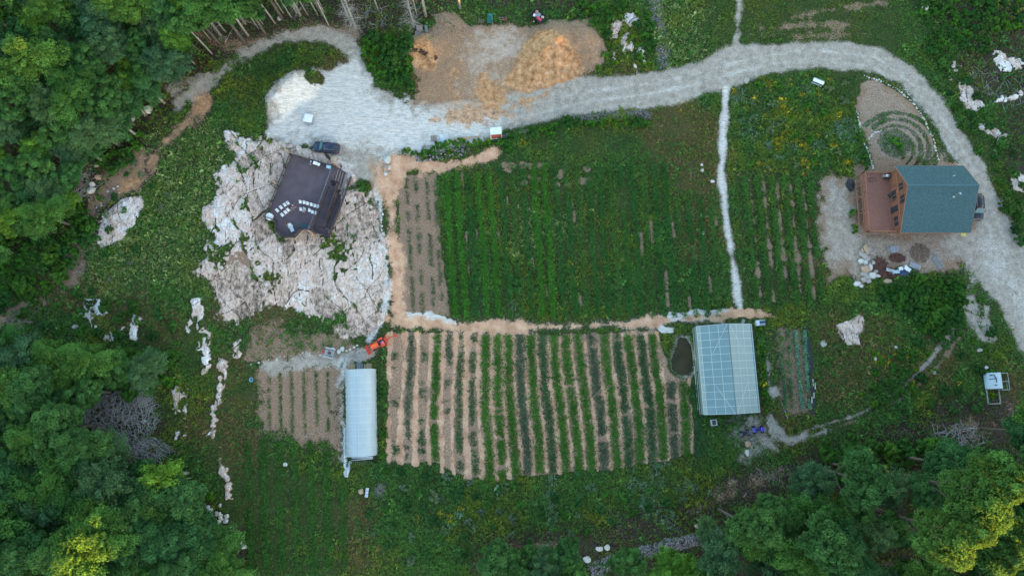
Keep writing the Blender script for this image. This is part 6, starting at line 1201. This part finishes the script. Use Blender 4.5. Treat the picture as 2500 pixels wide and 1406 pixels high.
t = thing('condenser_unit', G(1856, 789), R(2), "white slatted unit with dark panel at the upper right corner of the greenhouse", 'unit'); m_ = MB(); m_.box((-.15, 0, .35), (1.6, .95, .7)); m_.build('casing', mat("pale_grey_casing", (.55, .62, .66), .5), t, bevel=.03); m_ = MB(); m_.box((.15, .12, .73), (1.0, .45, .05)); m_.build('panel', mat("panel_navy", (.03, .06, .12), .3), t)
m_ = MB()
for k in range(5): m_.box((-.3+k*.22, -.34, .72), (.11, .24, .04))
m_.build('vent_slot', DKMET, t)
boxthing('grey_block', G(1813, 786), (.5, .9, .3), R(-25), mat("grey_green_block", (.24, .28, .27), .8), "grey block leaning against the upper edge of the gabled greenhouse", 'block')
# poultry shelter with frames
t = thing('coop_shelter', G(2421, 929), R(2), "pale blue curved coop shelter with dark cross straps near the right edge", 'coop'); m_ = MB(); n = 9; V = []
for i in range(n):
    a = math.pi*(i/(n-1)); x = -math.cos(a)*1.45; z = .2+.75*math.sin(a)**.7
    for y in (-1.35, 1.35): V.append((x, y, z))
m_.add(V, [(2*i, 2*i+2, 2*i+3, 2*i+1) for i in range(n-1)]+[tuple(2*i for i in range(n)), tuple(2*i+1 for i in reversed(range(n)))]); m_.build('cover', mat("pale_blue_panel", (.42, .54, .58), .45, (.36, .48, .53), 2), t)
m_ = MB(); m_.tube([(-1.0, .25, .85), (.1, .35, 1.0)], .05, 6); m_.tube([(-.25, 1.1, 1.0), (.15, .35, 1.02), (.1, -.35, 1.02)], .06, 6); m_.tube([(-.9, .95, .95), (-.4, .9, 1.0)], .07, 6); m_.tube([(-.3, -.75, 1.0), (.15, -.75, 1.0)], .05, 6); m_.build('strap', BLACKP, t)
t = thing('wire_run', G(2447, 931), R(2), "pale rectangular frame attached right of the coop shelter", 'frame'); m_ = MB(); W_, L_ = .65, 1.4
for z in (.05, .6):
    m_.bar((-W_, -L_, z), (W_, -L_, z), .06); m_.bar((-W_, L_, z), (W_, L_, z), .06); m_.bar((-W_, -L_, z), (-W_, L_, z), .06); m_.bar((W_, -L_, z), (W_, L_, z), .06)
m_.bar((-W_, 0, .6), (W_, 0, .6), .06)
for sx in (-1, 1):
    for sy in (-1, 1): m_.bar((sx*W_, sy*L_, 0), (sx*W_, sy*L_, .6), .06)
m_.build('bars', METAL, t)
t = thing('raised_bed', G(2423, 967), R(2), "open rectangular frame bed with a leafy clump below the coop shelter", 'raised bed'); m_ = MB(); W_, L_ = 1.05, 1.25; m_.bar((-W_, -L_, .15), (W_, -L_, .15), .13, .3); m_.bar((-W_, L_, .15), (W_, L_, .15), .13, .3); m_.bar((-W_, -L_, .15), (-W_, L_, .15), .13, .3); m_.bar((W_, -L_, .15), (W_, L_, .15), .13, .3); m_.build('boards', GREYW, t)
bush(2, 2424, 966, .8, "yellow green leafy clump inside the open frame bed")
# black cloth strip and irrigation
m_ = MB(); LP_ = [(1965, 793), (1972, 830), (1978, 870), (1982, 920), (1986, 960), (1983, 1010)]; W = [G(*q, .06) for q in LP_]
for i in range(len(W)-1): m_.bar(W[i], W[i+1], .75, .10)
tag(m_.build('black_cloth_strip', BLACKP), "long strip of black ground cloth along the small seedling plot", 'ground cloth')
for i, (a, b_) in enumerate((((1983, 925), (1985, 942)), ((1989, 934), (1989, 950)), ((1986, 958), (1986, 972)), ((1981, 968), (1981, 984)))):
    A = G(*a, .2); B = G(*b_, .2); m_ = MB(); m_.bar((0, 0, 0), B-A, .16, .08); o = m_.build('wooden_batten', mat("batten_pale", (.55, .54, .48), .7)); o.location = A; tag(o, f"pale batten holding down the black cloth strip, {ORD[i]} from its upper end", 'batten', 'battens on the black cloth')
A = G(1907, 980, .1); B = G(1923, 1022, .1); m_ = MB(); m_.bar((0, 0, 0), B-A, .12, .1); o = m_.build('wooden_pole', GREYW); o.location = A; tag(o, "pale pole lying at the lower end of the small seedling plot", 'pole')
# yellow barrow by the house, scrap heaps
t = thing('wheelbarrow', G(2348, 574), R(10), "yellow wheelbarrow at the lower right corner of the house", 'wheelbarrow'); m_ = MB(); m_.loft([[(-.25, -.15, .3), (.25, -.15, .3), (.25, .15, .3), (-.25, .15, .3)], [(-.45, -.28, .55), (.42, -.28, .55), (.42, .28, .55), (-.45, .28, .55)]]); m_.build('tray', mat("yellow_plastic", (.65, .55, .12), .5), t); m_ = MB(); m_.tube([(.6, -.05, .2), (.6, .05, .2)], .2, 12); m_.build('wheel', RUBBER, t); m_ = MB(); m_.bar((-.9, .2, .5), (.6, .08, .25), .04); m_.bar((-.9, -.2, .5), (.6, -.08, .25), .04); m_.build('handle', METAL, t)
def heap(px, py, rx, ry, n, m, label, nm, cat, seed, L=(.3, .7), th=.05, h=.5, rot=None, kind=None):
    g = random.Random(seed); m_ = MB()
    for k in range(n):
        a = g.uniform(0, 6.28); r_ = math.sqrt(g.random()); x = math.cos(a)*r_*rx; y = math.sin(a)*r_*ry; z = .05+h*(1-r_)*g.uniform(.4, 1); l = g.uniform(*L); d = g.uniform(0, 6.28) if rot is None else rot+g.gauss(0, .6); dz = g.uniform(-.12, .12); m_.tube([(x-math.cos(d)*l/2, y-math.sin(d)*l/2, z-dz*l), (x+math.cos(d)*l/2, y+math.sin(d)*l/2, z+dz*l)], th*g.uniform(.6, 1.5), 5)
    o = m_.build(nm, m); o.location = G(px, py); tag(o, label, cat, kind=kind); return o
FIRE = mat("split_firewood", (.30, .21, .14), .85, (.15, .105, .08), 4)
heap(2246, 618, 1.7, 1.7, 210, FIRE, "heap of split firewood below the middle of the green roof", 'firewood_heap', 'firewood', 1, (.3, .5), .06, .7); heap(2190, 630, 1.5, .8, 120, RUST, "heap of brown scrap wood below the pale pallet", 'scrap_heap', 'scrap wood', 2, (.3, .6), .05, .4)
heap(2148, 648, 1.3, 1.6, 90, RUST, "rusty scrap heap against the boulders below the deck", 'rusty_heap', 'scrap metal', 3, (.4, .9), .08, .6); heap(2172, 668, 2.0, .8, 70, RUST, "dark rusty scrap at the lower end of the stone heap", 'rusty_scrap', 'scrap metal', 4, (.4, .9), .10, .4)
sheet(2170, 662, 1.5, .55, R(-15), METAL, "corrugated grey metal sheet in the middle of the scrap row", 'metal_sheet', seed=5, z=.6); sheet(2183, 665, 1.2, .6, R(15), PALEBL, "pale blue grey sheet beside the corrugated one", 'metal_sheet', seed=6, z=.6)
sheet(2194, 657, .7, .6, R(20), WHITE, "small bright white sheet on the navy tarp", seed=7, z=.75); sheet(2210, 658, 1.2, .7, R(-38), WHITE, "larger bright white torn sheet on the navy tarp", seed=8, z=.75); sheet(2203, 664, 1.9, 1.3, R(-10), mat("navy_tarp", (.05, .085, .17), .5, (.04, .06, .12), 3), "navy blue tarp under the white sheets", 'tarp', 'tarp', 9, .3)
for i, (a, b_) in enumerate((((2198, 0), (2199, 0)),)): pass
# brush piles, fallen logs
heap(290, 1015, 7, 5.2, 900, GREYB, "huge pile of grey cut branches in the clearing of the lower left wood", 'brush_pile', 'brush pile', 11, (.6, 2.4), .035, 1.2, kind=None); heap(340, 1100, 5.0, 2.4, 320, GREYB, "lower tongue of the grey brush pile beside the dark wood", 'brush_pile', 'brush pile', 12, (.8, 3.2), .035, .6, R(-25))
heap(345, 978, 1.6, .8, 60, GREYB, "small stack of cut poles right of the brush pile", 'pole_stack', 'wood stack', 13, (1.2, 2.2), .06, .4, R(60)); heap(200, 440, 2.2, 4.0, 170, GREYB, "long heap of grey branches beside the brown bank track", 'branch_heap', 'brush pile', 14, (.8, 2.6), .04, .5)
heap(2340, 1065, 5.0, 2.0, 130, GREYB, "scattered grey branches at the edge of the lower right wood", 'fallen_branches', 'branches', 15, (.6, 2.6), .035, .2); heap(1890, 1160, 3.0, 2.0, 80, OLDW, "brown twigs on the bare soil right of the lime tree", 'fallen_branches', 'branches', 16, (.5, 1.6), .025, .1)
heap(2440, 205, 5.5, 5, 120, GREYB, "scattered dead branches among the rocks at the right edge", 'fallen_branches', 'branches', 17, (.6, 2.4), .03, .2); heap(900, 40, 4, 2.5, 70, GREYB, "fallen grey branches between the two groups of dead trees", 'fallen_branches', 'branches', 18, (.8, 2.6), .03, .2)
def log(a, b_, r_, m, label, nm='fallen_log'):
    A = G(*a, r_); B = G(*b_, r_); m_ = MB(); d = B-A; m_.tube([(0, 0, 0), d*.35+Vector((.04, .05, 0)), d*.7, d], [r_, r_*.95, r_*.85, r_*.6], 9); o = m_.build(nm, m, None, True); o.location = A; tag(o, label, 'log'); return o
log((1722, 1333), (1753, 1370), .50, mat("grey_log", (.14, .145, .155), .9, (.20, .205, .22), 5, bump=.04), "thick dark grey fallen log in the gap at the lower edge"); log((1601, 55), (1626, 34), .09, GREYB, "long pale pole lying across the rubble strip"); log((1554, 130), (1569, 107), .12, GREYB, "short pale log between the white rock slabs")
log((549, 105), (569, 70), .07, PALEB, "pale pole leaning upright in the upper wood edge"); log((522, 103), (568, 82), .06, GREYB, "grey pole crossing the pale one in the upper wood edge"); log((1460, 1402), (1492, 1376), .10, GREYB, "grey log across the lower left rubble wall piece")
log((2360, 1045), (2385, 1046), .10, PALEB, "pale log above the lower right wood, left one of the pair"); log((2408, 1047), (2425, 1048), .10, PALEB, "pale log above the lower right wood, right one of the pair"); log((433, 1172), (468, 1166), .12, GREYB, "grey log at the right edge of the lower left wood"); log((1815, 1213), (1822, 1202), .06, PALEB, "forked pale stick above the lime green tree")
log((140, 820), (148, 775), .05, BLACKP, "thin black pipe on the rocky west slope", 'drain_pipe'); log((262, 600), (240, 640), .05, BLACKP, "short black pipe below the grey ledge", 'drain_pipe')
# boulders ---------------------------------------------------------------------------
ROCKM = []
for i in range(5):
    b2 = bmesh.new(); bmesh.ops.create_icosphere(b2, subdivisions=3, radius=.5); g = random.Random(i+30); ph = [g.uniform(0, 6) for _ in range(6)]; pl = [(Vector((g.gauss(0, 1), g.gauss(0, 1), g.gauss(0, .8))).normalized(), g.uniform(.30, .42)) for _ in range(9)]
    for vt in b2.verts:
        for nn, dd in pl:
            ex = vt.co.dot(nn)-dd
            if ex > 0: vt.co -= nn*ex*.9
        vt.co *= 1+.04*math.sin(vt.co.x*13+ph[0])*math.sin(vt.co.y*11+ph[1]); vt.co.z *= .75
    me = D.meshes.new('boulder'); b2.to_mesh(me); b2.free(); ROCKM.append(me)
def boulder(px, py, dx, dy, label, m=STONE, group=None, k=None, rz=None, h=None):
    k = k if k is not None else rt.randrange(5); me = ROCKM[k].copy(); me.materials.append(m); q = G(px, py); o = link(D.objects.new('boulder', me)); o.location = (q.x, q.y, q.z+.15*min(dx, dy)); o.scale = (dx*1.15, dy*1.15, (h or min(dx, dy))*1.0); o.rotation_euler.z = rz if rz is not None else rt.uniform(-.3, .3); return tag(o, label, 'boulder', group)
TANST = mat("tan_stone", (.48, .33, .22), .9, (.34, .24, .17), 2.5, bump=.05)
for px, py, dx, dy, lb, m in ((364, 268, 1.5, 1.6, "large pale boulder at the inner edge of the upper left wood", STONEW), (326, 291, .8, 1.0, "smaller pale boulder left of the large one by the upper wood", STONEW), (685, 47, 1.0, 1.0, "round tan boulder on the forest floor above the track", STONE), (225, 466, 1.4, 1.3, "lowest round boulder in the row beside the branch heap", STONEW),
    (227, 450, 1.0, 1.0, "white round boulder above the lowest one by the branch heap", STONEW), (241, 433, 1.2, 1.0, "tan boulder in the row beside the branch heap", TANST), (238, 404, 1.0, 1.1, "grey boulder at the upper part of the branch heap", STONE), (268, 378, .7, .8, "small pale stone above the branch heap", STONE), (52, 832, 1.7, 1.3, "round grey boulder at the left edge above the lower wood", STONE),
    (185, 797, 1.0, .9, "grey round boulder on the west slope", STONE), (145, 800, .9, .9, "white stone on the west slope left of the grey boulder", STONEW), (198, 1026, .9, 1.0, "mossy round boulder at the left of the brush pile", STONEW), (352, 1028, .7, .8, "pale small boulder at the right of the brush pile", STONEW), (1023, 398, .1, .1, "", None),
    (1825, 1082, 1.1, 1.1, "brown triangular boulder below the quad bikes", TANST), (1824, 1104, .75, 1.2, "long grey white boulder below the brown one", STONEW), (1464, 1338, 1.3, .8, "left boulder of the pale pair by the lower edge", STONEW), (1482, 1335, 1.0, .9, "right boulder of the pale pair by the lower edge", STONEW), (1433, 1364, 1.4, 1.0, "large angular pale boulder left of the lower rubble wall", STONEW),
    (1703, 1283, 1.3, .7, "pale oval boulder above the upper rubble wall", STONE), (1718, 1279, .8, .8, "mossy grey boulder beside the oval one", STONE), (1745, 1283, .7, .5, "small grey boulder at the right end above the rubble wall", STONE), (882, 1198, .9, .9, "round tan stump-like boulder left of the pale bench", TANST), (697, 1133, .7, .7, "round pale stone alone in the lower left grass", STONEW),
    (2187, 847, .7, .6, "small white stone in the weeds below the thicket", STONEW), (2137, 876, .5, .7, "small pale stone left of the flowering weeds", STONEW), (2010, 840, 1.0, 1.2, "grey boulder left of the cracked tan slab", STONE), (2278, 905, .9, 1.2, "brown grey boulder beside the grassy track", STONE), (2391, 855, 1.0, .6, "flat grey stone near the coop shelter", STONE), (2407, 897, .6, .6, "pale green covered pot just above the coop shelter", STONEW),
    (1713, 403, .55, .55, "lower of two white stones right of the dry patch", STONEW), (1714, 416, .6, .6, "white stone just below its twin right of the dry patch", STONEW), (1739, 444, .8, .6, "white stone beside the white footpath", STONEW), (1717, 568, .5, .9, "white stone deep in the right part of the green field", STONEW), (1826, 401, .5, .6, "pale stone right of the footpath near the silver bushes", STONEW), (1822, 197, 1.0, 1.2, "grey boulder at the corner of driveway and footpath", STONE),
    (2256, 20, 1.2, 1.3, "pale square boulder in the upper right thicket", STONEW), (395, 965, .01, .01, "", None), (805, 862, .01, .01, "", None)):
    if m: boulder(px, py, dx, dy, lb, m)
for i, (px, py, dx, dy) in enumerate(((947, 390, 1.3, 1.4), (944, 410, 1.0, 1.4), (951, 411, .7, .9), (952, 423, .7, .7), (942, 424, .7, .8), (955, 398, .5, .5))):
    boulder(px, py, dx, dy, f"pale boulder in the short row beside the woodchip corner, {ORD[i]} from the hedge", STONEW if i % 2 == 0 else TANST, 'boulders beside the woodchip corner')
for i, (px, py, dx, dy) in enumerate(((812, 853, .9, 1.1), (828, 858, 1.0, 1.0), (836, 851, .9, 1.1), (846, 856, .5, .5), (855, 853, .5, .5), (865, 847, .6, .5), (872, 843, .6, .4))):
    boulder(px, py, dx*.8, dy*.8, f"pale stone in the short arc beside the grey utility cart, {ORD[i]} from the cart", STONEW, 'stones beside the utility cart')
hs = [(2114, 608, .9, 2.0, 1), (2122, 607, .7, 1.0, 0), (2105, 612, .6, 1.2, 1), (2101, 620, .8, 1.0, 0), (2110, 625, 1.2, 1.2, 0), (2118, 630, .9, 1.0, 0), (2102, 638, 1.1, 1.0, 2), (2113, 640, .7, 1.2, 2), (2124, 652, .8, 1.3, 2), (2112, 657, 1.6, 1.4, 1), (2108, 668, 1.2, 1.0, 0), (2118, 675, 1.3, 1.0, 0), (2129, 672, 1.5, 1.2, 2), (2108, 682, 1.0, 1.0, 0), (2120, 686, 1.1, .8, 0), (2138, 662, .8, .6, 0), (2143, 674, .9, .6, 2), (2166, 687, 1.6, .9, 1), (2092, 693, 1.3, 1.0, 2), (2102, 698, .9, .6, 2), (2132, 642, .6, .9, 0), (2128, 618, .7, .6, 0)]
for i, (px, py, dx, dy, k) in enumerate(hs): boulder(px, py, dx, dy, f"boulder in the curved stone heap, {ORD[i]} counting down from the house deck", (STONE, TANST, STONEW)[k], 'boulders of the curved heap')
# white rock slabs breaking the ground at the right, and scattered broken rock at the lower left
g = random.Random(77)
for i in range(46):
    f = i/45; px = 525+f*45+g.uniform(-22, 22)+ (f > .5)*10; py = 1235+f*110+g.uniform(-8, 8)
    boulder(px, py, g.uniform(.35, 1.0), g.uniform(.3, .8), "white broken rock in the scatter beside the lower left wood", STONEW, 'white rocks beside the lower left wood')
for i in range(60):
    px = g.uniform(200, 300); py = g.uniform(470, 600)-(px-250)*.5; boulder(px, py, g.uniform(.2, .5), g.uniform(.2, .5), "small tan stone scattered on the brown bank track", TANST if i % 2 else STONEW, 'stones on the bank track')
# stone edging lines
def edging(pts, n, sz, label, group, m=STONEW, seed=1, jit=.12):
    W = [G(*q) for q in pts]; L = [0]
    for i in range(len(W)-1): L.append(L[-1]+(W[i+1]-W[i]).length)
    g = random.Random(seed)
    for k in range(n):
        s = L[-1]*(k+.5)/n; i = max(j for j in range(len(W)-1) if L[j] <= s); f = (s-L[i])/(L[i+1]-L[i]); p = W[i].lerp(W[i+1], f); me = MSH[(g.randrange(5), m.name)]; o = link(D.objects.new('edging_stone', me)); o.location = (p.x+g.uniform(-jit, jit), p.y+g.uniform(-jit, jit), gh(p.x, p.y)+.05); s_ = sz*g.uniform(.6, 1.3); o.scale = (s_, s_*g.uniform(.7, 1.1), s_*.7); o.rotation_euler.z = g.uniform(0, 6); tag(o, label, 'stone', group)
MSH = {}
for k in range(5):
    for m in (STONEW, STONE): me = ROCKM[k].copy(); me.materials.append(m); MSH[(k, m.name)] = me
edging([(2107, 185), (2125, 193), (2150, 198), (2185, 215), (2230, 252), (2258, 295), (2280, 345), (2292, 395)], 48, .42, "white edging stone along the driveway side of the spiral garden", 'edging stones of the spiral garden')
edging([(2092, 270), (2100, 320), (2110, 350), (2125, 385), (2132, 412)], 34, .40, "pale edging stone along the weedy side of the spiral garden", 'inner edging stones of the spiral garden', seed=2)
edging([(2120, 340), (2135, 325), (2152, 320)], 14, .35, "pale edging stone on the arc at the spiral garden's centre", 'arc of edging stones', seed=3)
edging([(928, 480), (933, 540), (936, 600), (940, 660)], 26, .45, "white stone in the line between bedrock and woodchip path", 'stones between rock and path', seed=4, jit=.2)
edging([(605, 890), (640, 885), (735, 862), (790, 868)], 9, .4, "pale stone in the sparse line above the brown plot", 'stones above the brown plot', seed=5, jit=.3)
# rubble strips: nobody could count these stones
def rubble(name, pts, wid, n, sz, label, seed, m=None):
    g = np.random.default_rng(seed); W = pts_w(pts); seg = np.hypot(*np.diff(W, axis=0).T); cs = np.concatenate([[0], np.cumsum(seg)]); s = g.uniform(0, cs[-1], n); k = np.clip(np.searchsorted(cs, s)-1, 0, len(seg)-1); f = (s-cs[k])/seg[k]; p = W[k]*(1-f[:, None])+W[k+1]*f[:, None]; d = (W[k+1]-W[k])/seg[k][:, None]; off = g.uniform(-1, 1, n); off = np.sign(off)*np.abs(off)**.8*wid/2
    x = p[:, 0]-d[:, 1]*off; y = p[:, 1]+d[:, 0]*off; z = samp(H, x, y)+.35*(1-np.abs(off)/(wid/2))*g.uniform(.3, 1, n)+.03; base = np.array([(1, 0, 0), (0, 1, 0), (-1, 0, 0), (0, -1, 0), (0, 0, .8), (0, 0, -.8)])
    Fb = np.array([(0, 1, 4), (1, 2, 4), (2, 3, 4), (3, 0, 4), (1, 0, 5), (2, 1, 5), (3, 2, 5), (0, 3, 5)]); r_ = sz*g.uniform(.4, 1.3, (n, 1, 1)); a = g.uniform(0, 6.28, n); ca, sa = np.cos(a)[:, None], np.sin(a)[:, None]; B = base[None]*g.uniform(.6, 1.25, (n, 6, 3)); V = np.stack([B[:, :, 0]*ca-B[:, :, 1]*sa, B[:, :, 0]*sa+B[:, :, 1]*ca, B[:, :, 2]], 2)*r_+np.stack([x, y, z], 1)[:, None, :]
    F = (Fb[None]+np.arange(n)[:, None, None]*6).reshape(-1, 3); T = np.repeat(g.uniform(.45, 1.5, (n, 1))*np.array((.23, .215, .22)), 6, 0); tag(link(D.objects.new(name, np_mesh(name, V.reshape(-1, 3), F, RUBM, T))), label, 'rubble', kind='stuff')
RUBM, n_, l_, b_ = new_mat("rubble_stone"); at_ = n_.new('ShaderNodeAttribute'); at_.attribute_name = 'tint'; l_.new(at_.outputs['Color'], b_.inputs['Base Color']); b_.inputs['Roughness'].default_value = .9
rubble('rubble_strip', [(1601, -20), (1602, 40), (1610, 80), (1618, 120), (1622, 168)], 2.6, 2600, .13, "strip of grey rubble running down to the driveway", 1)
rubble('rubble_bank', [(1400, 296), (1440, 288), (1500, 282), (1560, 277), (1590, 284)], 1.5, 1100, .12, "grey rubble bank along the hedge below the driveway", 2)
rubble('rubble_bank', [(1220, 335), (1260, 328), (1310, 318)], 1.0, 260, .15, "thin line of rubble in the hedge right of the small shed", 3); rubble('rubble_wall', [(1545, 1355), (1580, 1345), (1625, 1335)], 2.0, 700, .16, "left piece of the grey rubble wall near the lower edge", 4)
rubble('rubble_wall', [(1625, 1330), (1665, 1325), (1700, 1315), (1760, 1300)], 2.0, 900, .17, "right piece of the grey rubble wall near the lower edge", 5); rubble('rubble_wall', [(1440, 1395), (1475, 1380), (1505, 1368)], 2.6, 600, .15, "lowest left piece of rubble wall cut by the lower edge", 6)
rubble('loose_stones', [(300, 470), (260, 510), (240, 545), (200, 620), (180, 680)], 4.0, 900, .10, "loose stones strewn over the brown bank track", 7); rubble('loose_stones', [(20, 770), (70, 800), (110, 840)], 5, 300, .14, "loose stones on the bare patch at the left edge", 8)
rubble('loose_stones', [(2090, 600), (2200, 600), (2330, 600)], 4.0, 700, .06, "small debris on the bare soil below the house", 9); rubble('loose_stones', [(1000, 385), (1060, 385), (1150, 365)], 1.6, 160, .2, "stones in the short hedge above the woodchip corner", 10); rubble('loose_stones', [(1655, 822), (1638, 870), (1650, 918), (1690, 915), (1700, 870)], 1.0, 110, .10, "stones round the rim of the pond", 11)
